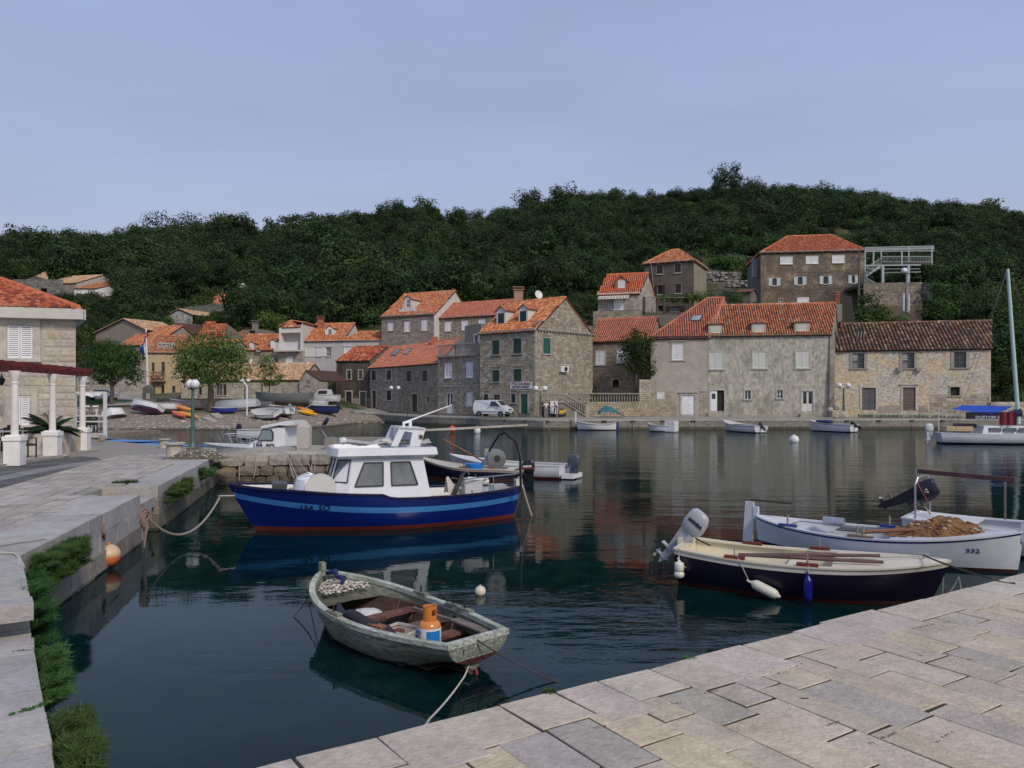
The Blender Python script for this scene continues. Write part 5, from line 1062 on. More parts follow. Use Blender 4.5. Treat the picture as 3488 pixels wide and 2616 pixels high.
# ================================================================== VEGETATION
def leaf_clumps(m,centres,nper,size,pal,flat=1.,up=.3,jit=1.):
 """many small two-triangle leaves scattered through clumps: centres = [(point, radius)]"""
 for c,r in centres:
  base=random.choice(pal);k_=rnd(.75,1.25)
  for _ in range(nper):
   d=Vector((random.gauss(0,1),random.gauss(0,1),random.gauss(0,1))).normalized();q=c+Vector((d.x,d.y,d.z*flat))*r*(rnd(.35,1.)**.6)
   n=(d+Vector((rnd(-.5,.5),rnd(-.5,.5),rnd(-.3,.6)+up))).normalized();a=n.orthogonal().normalized();b=n.cross(a);an=rnd(0,6.28);a,b=a*math.cos(an)+b*math.sin(an),b*math.cos(an)-a*math.sin(an)
   s=size*rnd(.6,1.3);k=k_*rnd(.8,1.2)
   m.add([q-a*s,q-b*s*.45+n*s*.1,q+a*s,q+b*s*.45-n*s*.1],[(0,1,2,3)],(base[0]*k,base[1]*k,base[2]*k))
PINE=[(.028,.058,.018),(.036,.072,.021),(.022,.048,.017),(.042,.078,.023)]
OAK=[(.046,.090,.023),(.058,.108,.027),(.035,.072,.021),(.072,.120,.034)]
OLIVE=[(.080,.116,.056),(.096,.130,.070),(.064,.098,.048)]
SPRING=[(.062,.115,.026),(.078,.135,.032),(.050,.094,.022),(.036,.070,.020)]
def crown_mesh(name,R_,H,nb,nper,size,pal,flat=.8,sk=0.):
 m=MB();cs=[]
 for _ in range(nb):
  a=rnd(0,6.28);rr=R_*math.sqrt(rnd(0,1))*.78;z=H*rnd(.12,1)*(1-.45*(rr/R_)**2);r=R_*rnd(.25,.45)
  if sk:rr*=1-sk*z/H
  cs.append((Vector((rr*math.cos(a),rr*math.sin(a),z)),r))
 leaf_clumps(m,cs,nper,size,pal,flat);return m
def tree_trunk(m,h,r,lean=(0,0),limbs=5,spread=1.,col=(1,1,1),top=.8,z0=0.):
 pts=[Vector((lean[0]*k/4+rnd(-.05,.05),lean[1]*k/4,z0+h*k/4))for k in range(5)];pts[0].z=-.3
 m.tube(pts,[r*(1.25-.45*k/4)for k in range(5)],8,col)
 for k in range(limbs):
  a=6.28*k/limbs+rnd(-.4,.4);p=pts[3].lerp(pts[4],rnd(0,1));l=spread*rnd(.7,1.1);q=p+Vector((math.cos(a)*l*.5,math.sin(a)*l*.5,l*.45));e_=p+Vector((math.cos(a)*l,math.sin(a)*l,l*.8*top))
  m.tube([p,q,e_],[r*.5,r*.34,r*.12],6,col)
  m.tube([q,q+Vector((math.cos(a+.8)*l*.4,math.sin(a+.8)*l*.4,l*.4))],[r*.25,r*.08],5,col)
def tree(name,label,p,H,R_,pal,trunk=.3,h0=None,nb=40,nper=70,size=.22,flat=.75,cat='tree',lean=(0,0),group=None,sk=0.,zs=None,rad=.2):
 t=thing(name,label,cat,p,group=group);h0=h0 if h0 is not None else H*trunk
 m=MB();tree_trunk(m,h0,rad,lean,spread=R_*.6);m.build('trunk',barkm,t)
 m=crown_mesh('crown',R_,H-h0*.75,nb,nper,size,pal,flat,sk);m.v=[(x+lean[0],y+lean[1],z+h0*.75)for x,y,z in m.v];c=m.build('crown',leafm,t);return t,c
# prototypes are real trees on the ridge; the far wood repeats their crowns
def ridge_at(sx,dy=0.):
 u=(sx-CX)/F;y=YR-4+dy;return Vector((u*y,y,hgt(u*y,y)-.3))
protos=[]
for i,(sx,H,R_,pal,sk,fl,lab)in enumerate((
(2478,10.5,5.2,PINE,.1,.8,'tall twin-topped dark tree standing highest on the ridge above the right-hand roofs'),(1795,10.5,4.8,PINE,0,.8,'single round dark tree on the ridge above the gallery house'),
(925,9.,4.6,PINE,.3,.8,'bushy dark pine left of the flat-topped pines on the ridge'),(1010,9.,5.5,PINE,-.2,.45,'flat-topped umbrella pine on the ridge right of the bushy pine'),
(2985,5.2,4.4,OAK,0,.8,'broad low oak crown on the ridge right of the hipped house'),(2690,4.4,3.2,OLIVE,0,.8,'small grey-green tree on the ridge above the hipped house'))):
 t,c=tree('ridge_tree',lab,ridge_at(sx),H,R_,pal,.25,nb=46,nper=58,size=.33,flat=fl,sk=sk);protos.append(c)
for i,(sx,H,R_,pal,sk,lab)in enumerate((
(782,8.,3.6,OAK,.75,'pointed light-tipped pine between two round woods on the ridge'),(1062,8.,4.,PINE,-.2,'umbrella pine with a ragged right side on the open ridge'),(560,8.5,7.,PINE,0,'very wide dark round crown on the left ridge'),(640,8.5,6.,PINE,0,'second wide dark crown right of the widest one on the left ridge'),
(60,7,5.5,PINE,-.2,'flat dark pine at the far left of the ridge'),(215,6.2,4.2,PINE,0,'small pine beside the dip in the left skyline'),(2100,5,3.6,OAK,.3,'low round tree on the ridge over the cottage roof'),(3140,5,3,OAK,.7,'little pointed tree on the right skyline'),(3380,6,4.,OAK,0,'dark tree on the ridge near the right edge'))):
 tree('ridge_tree',lab,ridge_at(sx),H,R_,pal,.25,nb=26,nper=40,size=.36,sk=sk)
# wood on the hill: one mass, crowns repeated on scattered points
SMALL=[(-.655,-.485,100,153),(-.415,-.355,120,156),(-.46,-.40,128,142)]
FOOT=[(-.64,-.1,90,112),(-.66,-.50,153,180),(-.66,-.42,100,132),(-.42,-.26,100,134),(-.30,-.10,100,132),(-.21,.0,100,128),(-.06,.14,80,98),(.10,.35,80,106),(.18,.30,96,112),(.28,.50,80,126),(.3,.7,70,92),
(-.455,-.385,138,158),(-.40,-.33,152,170),(-.34,-.27,160,176),(.215,.30,112,132)]
OPEN=[(.19,.33,108,150),(.38,.46,150,175),(.05,.12,175,200),(-.12,-.02,190,225)]
pts=[];sc=[];ix=[];rot=[]
rs_=np.random.RandomState(5)
for _ in range(11000):
 u=rs_.uniform(-.80,.80);y=math.sqrt(rs_.uniform(112**2,(YR+6)**2))if _%9 else rs_.uniform(96,125)
 x=u*y
 if any(a<u<b and c<y<d for a,b,c,d in FOOT):continue
 low=any(a<u<b and c<y<d for a,b,c,d in OPEN);nz=noise.noise(Vector((x*.045,y*.045,9)))
 if low and rs_.rand()<.9:continue
 if u>-.08 and nz>.17 and rs_.rand()<.7:continue
 z=hgt(x,y);big=noise.noise(Vector((x*.03,y*.03,2)))
 s=rs_.uniform(.38,.72)*(1.12 if u<-.2 else .92)*(1.25 if big>.15 else 1)
 if any(a<u<b and c<y<d for a,b,c,d in SMALL):s*=.42
 if y<118:s*=.6
 if u<.1 and rs_.rand()<.12:s*=1.35
 if y>YR-14:s*=.62
 k=rs_.choice([0,1,2,4,5]if u<-.1 else[1,4,4,5,5,0],1)[0]
 pts.append((x,y,z-.9*s-.8));sc.append(s);ix.append(k);rot.append(rs_.uniform(0,6.28))
me=bpy.data.meshes.new('hill_wood');me.from_pydata(pts,[],[])
for nm,ty,val in(('scl','FLOAT',sc),('rot','FLOAT',rot)):me.attributes.new(nm,ty,'POINT').data.foreach_set('value',val)
me.attributes.new('idx','INT','POINT').data.foreach_set('value',[int(k)for k in ix])
wood_o=bpy.data.objects.new('hill_wood',me);COL.objects.link(wood_o);tag(wood_o,'dense dark green Mediterranean wood and scrub covering the hillside','wood',kind='stuff')
ng=bpy.data.node_groups.new('scatter','GeometryNodeTree');ng.interface.new_socket('Geometry',in_out='INPUT',socket_type='NodeSocketGeometry');ng.interface.new_socket('Geometry',in_out='OUTPUT',socket_type='NodeSocketGeometry')
gn=ng.nodes;gl=ng.links.new;gi=gn.new('NodeGroupInput');go=gn.new('NodeGroupOutput');iop=gn.new('GeometryNodeInstanceOnPoints');jg=gn.new('GeometryNodeJoinGeometry')
for c in protos[::-1]:
 oi=gn.new('GeometryNodeObjectInfo');oi.inputs['Object'].default_value=c;oi.inputs['As Instance'].default_value=True;gl(oi.outputs['Geometry'],jg.inputs[0])
def nattr(nm,ty):
 n=gn.new('GeometryNodeInputNamedAttribute');n.data_type=ty;n.inputs['Name'].default_value=nm;return n.outputs['Attribute']
cx_=gn.new('ShaderNodeCombineXYZ');gl(nattr('rot','FLOAT'),cx_.inputs[2])
gl(gi.outputs[0],iop.inputs['Points']);gl(jg.outputs[0],iop.inputs['Instance']);iop.inputs['Pick Instance'].default_value=True
gl(nattr('idx','INT'),iop.inputs['Instance Index']);gl(cx_.outputs[0],iop.inputs['Rotation']);gl(nattr('scl','FLOAT'),iop.inputs['Scale']);gl(iop.outputs[0],go.inputs[0])
md=wood_o.modifiers.new('scatter','NODES');md.node_group=ng
# dry-stone terrace walls on the slope
for i,(v,x0,x1,y,h,lab)in enumerate((('G',950,1330,770,1.6,'rough dry-stone terrace wall right of the dark tower house'),('G',1200,1600,850,1.5,'lower rubble terrace wall left of the big brown house'),('H',1480,2150,900,0,''),('E',870,1400,480,1.7,'rubble retaining wall behind the mottled roof'),('E',1480,1900,125,1.,'pale dry-stone wall on the wooded right slope'),('H',900,1130,960,1.,'pale rubble wall top below the big brown house'),('G',1180,1330,480,1.2,'short dry-stone wall in the clearing above the tower house'),('D',1240,1330,490,1.,'faint dry-stone wall in the middle of the wooded hill'))):
 if not lab:continue
 a,b=hit(v,x0,y,85),hit(v,x1,y,85);L_=(b-a).length;t=thing('dry_stone_wall',lab,'wall',a,world=True);n_=int(min(L_,40)/.7);m=MB()
 for k in range(n_):
  p=a.lerp(b,(k+.5)/n_);zz=hgt(p.x,p.y)
  for j in range(max(1,int(h/.4))):rock(m,(p.x+rnd(-.2,.2),p.y+rnd(-.3,.3),zz+.2+j*.4),(rnd(.6,1.),.6,rnd(.35,.5)),tn((.24,.23,.21),.25),seg=3)
 m.build('stone',stone,t,kind='stuff')
# trees around the beach and houses
p=hit('A',940,1180);tree('leafy_tree','leafy green tree on the beach left of the flagpole',p,8.1,3.5,SPRING,h0=2.9,nb=95,nper=78,size=.16,rad=.24,flat=.6)
p=hit('A',1765,1240);tree('leafy_tree','larger leafy green tree with a forked trunk right of the flagpole',p,9.0,4.3,SPRING,h0=3.7,nb=120,nper=78,size=.16,rad=.34,flat=.6)
p=hit('B',290,1140);p=at('B',290,1150,94);p.z=hgt(p.x,p.y);tree('young_tree','thin young tree growing among the beached boats',p,6.4,1.9,SPRING,h0=2.6,nb=38,nper=40,size=.14,rad=.07,flat=.6)
p=at('C',1640,965,83.6);tree('orange_tree','dense dark orange tree against the brown stone house',(p.x,p.y,3.6),6.6,2.1,[(.03,.065,.014),(.045,.085,.018),(.022,.05,.012)],h0=2.4,nb=60,nper=70,size=.14,rad=.12,flat=.9)
for v,x,y,Y,H,R_,pal,lab in(('H',1480,1020,97,5.5,2.6,OAK,'bush cascading over the wall below the terrace pergola'),('H',1650,1230,94,6.,3.6,OAK,'big dark bush between the chimney stack and the terrace wall'),('H',1760,1000,95,3.5,2.,OAK,'rounded shrub under the terrace wall'),
('E',1330,380,92,4.2,2.6,SPRING,'mixed green shrub right of the white pole pair'),('E',1480,330,93,5.,3.,OAK,'dark shrub on the slope above the mottled roof'),('E',1600,460,90,5.5,3.2,OAK,'dark tree just right of the mottled roof ridge'),('E',1780,700,86,8.5,4.,PINE,'tall dark tree beside the old ochre house'),('E',1930,900,85,10,4.2,PINE,'large dark tree behind the sailboat mast'),('E',2100,1100,85,11,4.5,PINE,'very dark tree at the right edge of the harbour'),('E',1800,1150,84.5,6.,3.,PINE,'dark bush at the foot of the old ochre house'),
('E',1900,300,100,9,4.5,OAK,'spreading dark tree on the upper right slope'),('E',1250,180,103,6,3.4,OAK,'bushy tree right of the terrace pergola'),('G',1560,1060,98,1.6,1.4,SPRING,'bright green bush beside the big brown house'),('E4',1310,415,97,1.4,1.2,SPRING,'bright shrub behind the dormer house ridge'),
('A',1320,420,140,2.6,3.,SPRING,'light green bushes left of the small stone gable'),('A',1800,440,138,2.2,4.,SPRING,'light green hedge right of the small stone gable'),('A',2110,360,150,5.4,4.4,PINE,'dark round tree below the white water tank'),('B',300,520,132,4,3.5,SPRING,'green bush behind the striped roof'),('B',90,440,145,5,4,OAK,'dark bush above the flat-roofed hut'),('A',640,330,152,1.8,3,OAK,'dark bush under the white hillside house'),('A',745,285,156,1.,1.6,OAK,'bush in front of the white hillside house'),
('A',700,660,118,7,4,OAK,'dark tree between the near house and the small orange roof'),('C',1292,1075,83,1.6,.55,OAK,'small dark shrub in the corner of the terrace')):
 b_=at(v,x,y,Y);z=max(hgt(b_.x,b_.y),b_.z-1.)if R_<1.5 else min(b_.z,hgt(b_.x,b_.y)+1.);tree('bush',lab,(b_.x,b_.y,z-.3),H,R_,pal,h0=H*.15,nb=int(22+R_*7),nper=60,size=.2 if R_>1.5 else .1,cat='bush',rad=.12)
# vine over the pergola in front of the tower house
vt=thing('vine_pergola','green vine trained over concrete posts in front of the dark tower house','pergola',at('G',700,1150,96.3),world=True)
zt=at('G',700,965,96.5).z;zb=at('G',400,1158,96.5).z
for x in(162,415,738,1312,1115):
 m=MB();q=at('G',x,1150,96.6 if x<800 else 97.5);m.box((q.x,q.y,(zt+zb)/2),(.28,.28,zt-zb),col=(.24,.225,.19));m.build('post',concm,vt)
m=MB();a,b=at('G',150,0,96.6),at('G',1400,0,97.5);m.bar((a.x,a.y,zt),(b.x,b.y,zt),.08,.08,(.15,.14,.12));m.build('beam',wood,vt)
m=MB();cs=[]
for k in range(70):
 g=rnd(0,1);x=380+g*1010;wgt=.35 if g<.4 else .8;q=at('G',x,0,rnd(96.5,99));cs.append((Vector((q.x,q.y,zt+rnd(-.3,.55)*wgt)),rnd(.35,.7)))
leaf_clumps(m,cs,60,.13,SPRING);m.build('vine_leaves',leafm,vt)
# weeds and samphire hanging from the quay stones
def tuft(m,p,r,h,n,pal=None,down=0.,out=Vector((0,0,0))):
 pal=pal or[(.05,.13,.035),(.07,.16,.04),(.035,.10,.03),(.08,.15,.05)]
 for _ in range(n):
  a=rnd(0,6.28);q=Vector(p)+Vector((math.cos(a),math.sin(a),0))*r*rnd(0,1)**.7+out*rnd(0,.5)*r;l=h*rnd(.5,1.2);d=Vector((math.cos(a)*.6+rnd(-.4,.4),math.sin(a)*.6+rnd(-.4,.4),1)).normalized()*l+out*l*.7
  mid=q+d*.55;tip=q+d+Vector((0,0,-down*l));w=Vector((-math.sin(a),math.cos(a),0))*.0036*(1+h*4);c=tn(random.choice(pal),.2)
  m.add([q-w,q+w,mid+w*.9,mid-w*.9,tip],[(0,1,2,3),(3,2,4)],c)
  if h>.08:
   s_=d.cross(w).normalized()*l*.3;m.add([mid,mid+s_+d*.3,mid+d*.05],[(0,1,2)],c);m.add([mid,mid-s_+d*.25,mid+d*.05],[(0,1,2)],c)
def plant(label,spots,pal=None):
 p0=spots[0][0];t=thing('sea_fennel',label,'plant',p0,world=True,group=None);m=MB()
 for p,r,h,n,out in spots:tuft(m,p,r,h,int(n*1.9)if h>.08 else n,pal,.35,out)
 m.build('leaves',leafm,t)
def edge3(v,x,y,z):p=gr(v,x,y,z);return p
OUT1=Vector((.83,.56,0));OUT2=Vector((.97,.23,0))
def line_spots(a,b,n,r,h,cnt,out,dz=(-.45,.02)):
 return[(a.lerp(b,rnd(0,1))+out*rnd(0,.06)+Vector((0,0,rnd(*dz))),r,h,cnt,out)for _ in range(n)]
plant('large tuft of sea fennel hanging from the lowest quay stones at the bottom left',line_spots(gr('V',385,1290,.66),gr('V',470,1680,.66),46,.07,.15,60,OUT1,(-.5,-.02)))
plant('sea fennel growing out of the joint above the lowest stones',[(gr('V',x,1180+(360-x)*.32+rnd(-9,9),.66),.02,rnd(.012,.034),int(rnd(6,34)),Vector((0,0,0)))for x in range(60,370,13)if rnd(0,1)<.5+x/700])
plant('sea fennel tuft hanging below the second low quay stone',line_spots(gr('V',275,780,.66),gr('V',330,960,.66),22,.06,.13,55,OUT1,(-.4,.0)))
plant('thin weed line in the first joint of the low quay',[(gr('V',x,808-x*.08+rnd(-4,4),.66),.014,rnd(.008,.02),int(rnd(3,14)),Vector((0,0,0)))for x in range(100,290,9)if rnd(0,1)<.6])
plant('bushy sea fennel below the white rope at the quay bend',line_spots(gr('V',150,190,1.),gr('V',195,390,1.),40,.09,.15,60,OUT1,(-.75,-.05)))
plant('largest dense green bush of sea fennel on the quay wall left of the orange buoy',line_spots(gr('Y',330,1430,1.),gr('Y',900,1160,1.),90,.11,.13,60,OUT2,(-.55,-.10)))
plant('green sea fennel clump on the wall beyond the landing steps',line_spots(gr('X',690,520,1.),gr('X',960,390,1.),50,.09,.13,60,OUT2,(-.5,-.15)))
plant('small sea fennel clump on the far wall nearest the pier',line_spots(gr('X',1270,215,1.),gr('X',1310,195,1.),8,.08,.11,50,OUT2,(-.45,-.2)))
plant('middle sea fennel clump on the far wall',line_spots(gr('X',1175,260,1.),gr('X',1240,235,1.),12,.09,.12,50,OUT2,(-.5,-.25)))
plant('triangular sea fennel clump on the far wall',line_spots(gr('X',1090,290,1.),gr('X',1130,275,1.),12,.09,.12,50,OUT2,(-.6,-.15)))
plant('small weed in the corner of the landing steps',[(gr('X',215,590,.8)+Vector((rnd(-.1,.3),0,.1)),.14,.2,60,OUT2*.3)for _ in range(6)])
plant('tiny green tuft on the edge of the near quay',[(gr('Z3' if 0 else 'S',1873,2357,1.)+Vector((rnd(-.03,.03),rnd(-.01,.03),-.02)),.03,.05,60,Vector((0,0,0)))for _ in range(5)])
plant('second tiny tuft on the near quay edge further right',[(gr('PV',525,508,1.)+Vector((rnd(-.03,.03),0,-.02)),.03,.045,60,Vector((0,0,0)))for _ in range(4)])
jw=thing('joint_weeds','thin brown and green weeds in the joints of the near paving','weeds',(0,0,1.),world=True);m=MB()
for v,x0,y0,x1,y1,n in(('PV',1080,713,1120,713,9),('PV',960,590,1010,578,4),('PV',1650,360,1760,335,9),('PV',1800,330,1830,322,3),('PV',1950,275,2100,235,8),('PV',20,868,100,850,6),('PV',430,740,470,735,3),('PV',820,610,1100,530,10),('PV',1490,915,1570,885,7),('PV',1210,850,1280,830,5),('PV',1650,480,1700,500,4),('PV',1820,485,1950,520,6),('PV',590,690,660,670,4),('PV',1760,940,1860,880,6),('PV',1430,940,1450,935,2)):
 for k in range(n):
  q=gr(v,x0+(x1-x0)*(k+rnd(0,1))/n,y0+(y1-y0)*(k+rnd(0,1))/n,1.);tuft(m,q,.010,.005,9,[(.17,.11,.07),(.14,.13,.07),(.19,.13,.09)])
m.build('weeds',leafm,jw,kind='stuff')
# grass verges in front of the old house and the black house
for lab,v,pts_,Y0,Y1 in(('low dark grass strip at the foot of the old ochre house','E',(590,1500,1283),80.5,78.5),('grass verge in front of the blackened house','B',(770,1120,1205),103,103.),('grass patch between the parked car and the left tree','A',(700,1100,1130),97,99)):
 m=MB();x0,x1,yy=pts_;a=at(v,x0,yy,Y0)
 g_=thing('grass_verge',lab,'grass',a,world=True);g_['kind']='stuff'
 for k in range(260):
  q=at(v,rnd(x0,x1),yy,rnd(min(Y0,Y1)-1.2,max(Y0,Y1)+.6));z=max(hgt(q.x,q.y),1.12 if v=='E' else-9);tuft(m,(q.x,q.y,z),.35,.22,14)
 m.build('grass',leafm,g_,kind='stuff')
br=thing('beach_stones','scattered stones and pebbles on the shingle beach','stones',hit('A',1500,1330),world=True);m=MB()
for k in range(700):
 x,y=rnd(850,3200),rnd(1265,1385);v_='A' if x<2000 else 'B';q=hit(v_,x if x<2000 else x-1960,y if x<2000 else min(y,1330));s_=rnd(.06,.22)*(2 if rnd(0,1)<.06 else 1);rock(m,(q.x,q.y,q.z+.01),(s_*1.5,s_,s_*.5),tn(random.choice([(.36,.33,.28),(.25,.21,.16),(.42,.40,.36)]),.2),rz=rnd(0,3))
m.build('stones',stone,br,kind='stuff');br['kind']='stuff'
for lab,pts_ in(('flat pale slab lying on the beach below the larger leafy tree',((1680,1292),(1760,1292),(1820,1325),(1760,1325))),('broken slabs at the foot of the larger leafy tree',((1750,1262),(1830,1258),(1870,1290),(1800,1290)))):
 P5=[hit('A',*q)for q in pts_];t=thing('stone_slab',lab,'stone slab',P5[0],world=True);m=MB();m.prism([p+Vector((0,0,.02))for p in P5][::-1],(0,0,.14),(.38,.36,.32));m.build('slab',stone,t)
t=thing('prop_pole','white bent pole propping the upturned silver grey boat','pole',hit('A',2068,1268),world=True);a=hit('A',2068,1268);m=MB();m.tube([a,a+Vector((0,0,3.0)),a+Vector((-.5,0,3.9))],.09,6,(.62,.63,.63));m.build('pole',paint,t)
# ================================================================== NEAR HOUSE, PERGOLA TERRACE
f=fac('S',-420,31.0,258,33.0);z0=1.;z1=Z(f,'A',400,445);dv=V2(-6.,9.)
WARM2=[(.43,.395,.34),(.41,.385,.34),(.44,.39,.32),(.46,.38,.285),(.42,.38,.33),(.40,.37,.32)]
t=thing('house','near stone house with louvred white shutters and a red barrel-tile hipped roof','house',f.P(f.L,1),world=True)
ws=[f.rect('P',128,1200-2400,420,90),f.rect('P',160,580,402,990)];ws[0]=f.rect('A',60,512,275,792)
m=MB();wall(m,f,.2,z1,ws,(.40,.365,.31),.2);sfn=Fac(f.p1,f.p1+V2(-6.,9));wall(m,sfn,.2,z1,[],(.40,.36,.3));m.build('wall',plaster,t)
k=[0]
def big_stones(f,z0,z1,ops,parent,u0,u1):
 z=z0;n=0
 while z<z1-.1:
  h=min(rnd(.22,.40),z1-z);u=u1
  while u>u0:
   l=rnd(.35,.85);a=max(u0,u-l)
   ov=[o for o in ops if o[0]<u and o[1]>a and o[2]<z+h and o[3]>z]
   if ov:
    o=max(ov,key=lambda q:q[1])
    if u-o[1]>.12:a=o[1]
    else:u=o[0];continue
   m=MB();q=.03;j=lambda:rnd(-.025,.025);i_=.05;b=u
   v=[f.P(a+q+j(),z+q+j()),f.P(b-q+j(),z+q+j()),f.P(b-q+j(),z+h-q+j()),f.P(a+q+j(),z+h-q+j())]
   v+=[f.P(a+q+i_,z+q+i_,.022),f.P(b-q-i_,z+q+i_,.022),f.P(b-q-i_,z+h-q-i_,.022),f.P(a+q+i_,z+h-q-i_,.022)]
   m.add(v,[(4,5,6,7),(0,1,5,4),(1,2,6,5),(2,3,7,6),(3,0,4,7)],tn(random.choice(WARM2),.12));m.build('stone',stone,parent);n+=1
   u=a
  z+=h
big_stones(f,1.,z1-.15,[(w_[0]-.3,w_[1]+.3,w_[2]-.3,w_[3]+.3)for w_ in ws],t,f.uv('S',-30,0)[0],f.L)
for w_ in ws:win(t,f,w_,kind='shut',w=.28,scol=(.46,.43,.37),sill=True,nslat=15)
m=MB();zc=Z(f,'A',640,425);fbox(m,f,-.1,f.L+.38,zc-.22,zc+.22,-.05,.45,(.52,.50,.46));fbox(m,sfn,-.3,sfn.L,zc-.22,zc+.22,-.05,.35,(.52,.5,.46));m.build('cornice',plaster,t)
e0,e1=f.P(-2.,zc+.24,.4),f.P(f.L+.15,zc+.24,.4)
hp=at('A',0,128,41.5)
zr=hp.z;R0=Vector((hp.x-9,hp.y-.5,zr+.1));R1=Vector((hp.x,hp.y,zr))
tiles(t,(e0,e1,R1,R0),RED,s=.25,rl=.36,indiv=300,hb=.10,under=(.10,.035,.025),rough=.6)
m=MB();m.add([e1,R1,e1+Vector((-6.5,9,0))],[(0,1,2),(2,1,0)],RED[0]);m.build('roof',tile,t);ridge_caps(t,[e1,R1],[(.5,.15,.07),(.56,.18,.08)],r=.15)
lt=thing('wall_lantern','small black lantern hanging at the far left of the near house','lantern',at('P',22,400,31));m=MB();m.lathe([(.02,.32),(.05,.2),(.14,.12),(.1,-.02),(.04,-.14)],(0,0,0),8,(.03,.03,.035));m.tube([(0,0,.3),(0,0,.75)],.01,5,(.03,.03,.03));m.build('lantern',metalm,lt)
# pergola
pg=thing('pergola','dark red timber pergola on white columns in front of the near house','pergola',(-15.3,25.5,1),world=True)
PC=[]
for x0,x1,yb,yt,Y in((10,240,1530,265,22.8),(545,748,1420,287,25.8),(978,1140,1345,306,28.5)):
 p=gr('P',(x0+x1)/2,yb,1.);PC.append(p)
PC=[Vector((p.x,p.y+.25,1.))for p in PC]
sp_=(PC[0]-PC[2])/2;PC.insert(0,PC[0]+Vector((.35,-2.95,0)))
for i,p in enumerate(PC):
 m=MB();m.box((p.x,p.y,1.37),(.44,.44,.74),rot=.2,col=(.74,.73,.71));m.box((p.x,p.y,1.80),(.51,.51,.13),rot=.2,col=(.78,.77,.75));m.box((p.x,p.y,1.88),(.38,.38,.05),rot=.2,col=(.78,.77,.75));m.build('pedestal',plaster,pg)
 m=MB();m.lathe([(.105,1.9),(.10,2.6),(.092,3.4),(.108,3.42),(.108,3.46),(.092,3.48),(.10,3.5),(.13,3.62),(.165,3.76),(.165,3.8)],(p.x,p.y,0),20,(.70,.67,.64));m.build('column',plaster,pg,smooth='auto')
RW=(.115,.014,.012)
a,b=PC[0]+Vector((.1,-1,0)),PC[-1]+(PC[-1]-PC[-2]).normalized()*.5
m=MB();m.bar((a.x,a.y,3.88),(b.x,b.y,3.88),.14,.15,RW);m.build('beam',wood,pg)
for k in range(17):
 q=a.lerp(b,(k+.3)/16.5);e_=q+Vector((-4.3,.1-(k*.0),0));m=MB();m.bar((q.x+.22,q.y,4.02),(e_.x,e_.y,4.06),.08,.15,tn(RW,.2));m.build('rafter',wood,pg)
# terrace paving, planter, cycas, furniture
m=MB();m.prism([(-30,20,.9),(-14.5,20,.9),(-15.6,29.3,.9),(-17.5,31.8,.9),(-30,31.0,.9)],(0,0,.17),(1.25,1.2,1.12));o=m.build('terrace_floor',concm,lq)
pl=thing('planter','chipped white plaster planter between the two far pergola columns','planter',(-15.8,27.2,1),world=True)
m=MB();a,b=PC[2],PC[3];m.bar((a.x-.1,a.y+.2,1.38),(b.x-.1,b.y-.2,1.38),.3,.82,(.58,.54,.47));m.bar((a.x-1.1,a.y+.35,1.35),(b.x-.9,b.y,1.35),.2,.75,(.5,.47,.4));m.box((a.x-.6,a.y+.3,1.38),(1.1,.25,.8),col=(.58,.54,.47));m.build('walls',mk('chipped_plaster',rough=.9,var=.15,scale=1.4,col2=(.72,.64,.54),lo=.5,hi=.55,bump=.5),pl)
m=MB();m.prism([(a.x-1.0,a.y+.3,1.5),(a.x-.2,a.y+.3,1.5),(b.x-.2,b.y-.1,1.5),(b.x-.8,b.y-.1,1.5)],(0,0,.2),(.09,.06,.04));rock(m,(a.x-.5,a.y+1.7,1.85),(.7,.5,.35),(.4,.36,.28));m.build('soil',gm if 0 else mk('soil',rough=1.,bump=1.),pl)
cy=thing('cycas_palm','spiky dark cycas palm growing in the chipped planter','palm',(a.x-.6,a.y+.9,1.7));m=MB();m.lathe([(.14,-.1),(.17,.1),(.1,.3)],(0,0,0),8,(.1,.07,.05));m.build('trunk',barkm,cy)
for k in range(22):
 an=k*2.4;el=rnd(.05,1.2);l=rnd(.7,1.1);m=MB();d=Vector((math.cos(an),math.sin(an),0));pts=[Vector((0,0,.25))+d*l*s_*math.cos(el*(1-s_*.45))+Vector((0,0,math.sin(el)*l*s_-.45*s_*s_*l*(1.2-el*.6)))for s_ in(0,.2,.4,.6,.8,1.)]
 m.tube(pts,[.014,.012,.01,.008,.006,.003],4,(.03,.045,.015))
 for j in range(30):
  s_=.12+.88*j/30;i_=min(4,int(s_*5));p=pts[i_].lerp(pts[i_+1],s_*5-i_);w_=.27*math.sin(math.pi*min(1,s_*.9+.1))+.04;sd2=Vector((-d.y,d.x,0))
  for sg_ in(-1,1):
   tip=p+sd2*sg_*w_*.8+d*.08+Vector((0,0,-.11*w_/.3));m.add([p,p+d*.075,tip],[(0,1,2)],(.022,.05,.018))
 m.build('frond',leafm,cy)
RAT=(.025,.024,.032)
def armchair(name,label,p,rz,col=RAT,group=None,back=.86):
 t=thing(name,label,'chair',p,rz,group)
 m=MB();m.box((0,0,.42),(.52,.5,.06),col=col);m.build('seat',cloth if col[0]<.1 else paint,t)
 m=MB();m.box((0,.25,.66),(.54,.04,.42),col=col)
 for k in range(5):m.box((0,.225,.5+k*.085),(.5,.012,.03),col=tuple(c*1.6 for c in col))
 m.build('backrest',cloth if col[0]<.1 else paint,t)
 for s_ in(-1,1):
  m=MB();m.bar((s_*.26,-.24,.64),(s_*.26,.25,.66),.06,.03,col);m.build('armrest',paint,t)
  for y in(-.22,.22):m=MB();m.bar((s_*.25,y,.62),(s_*.25,y,0),.035,.035,col if col[0]<.1 else(.3,.3,.32));m.build('leg',paint,t)
 return t
TFZ=1.07
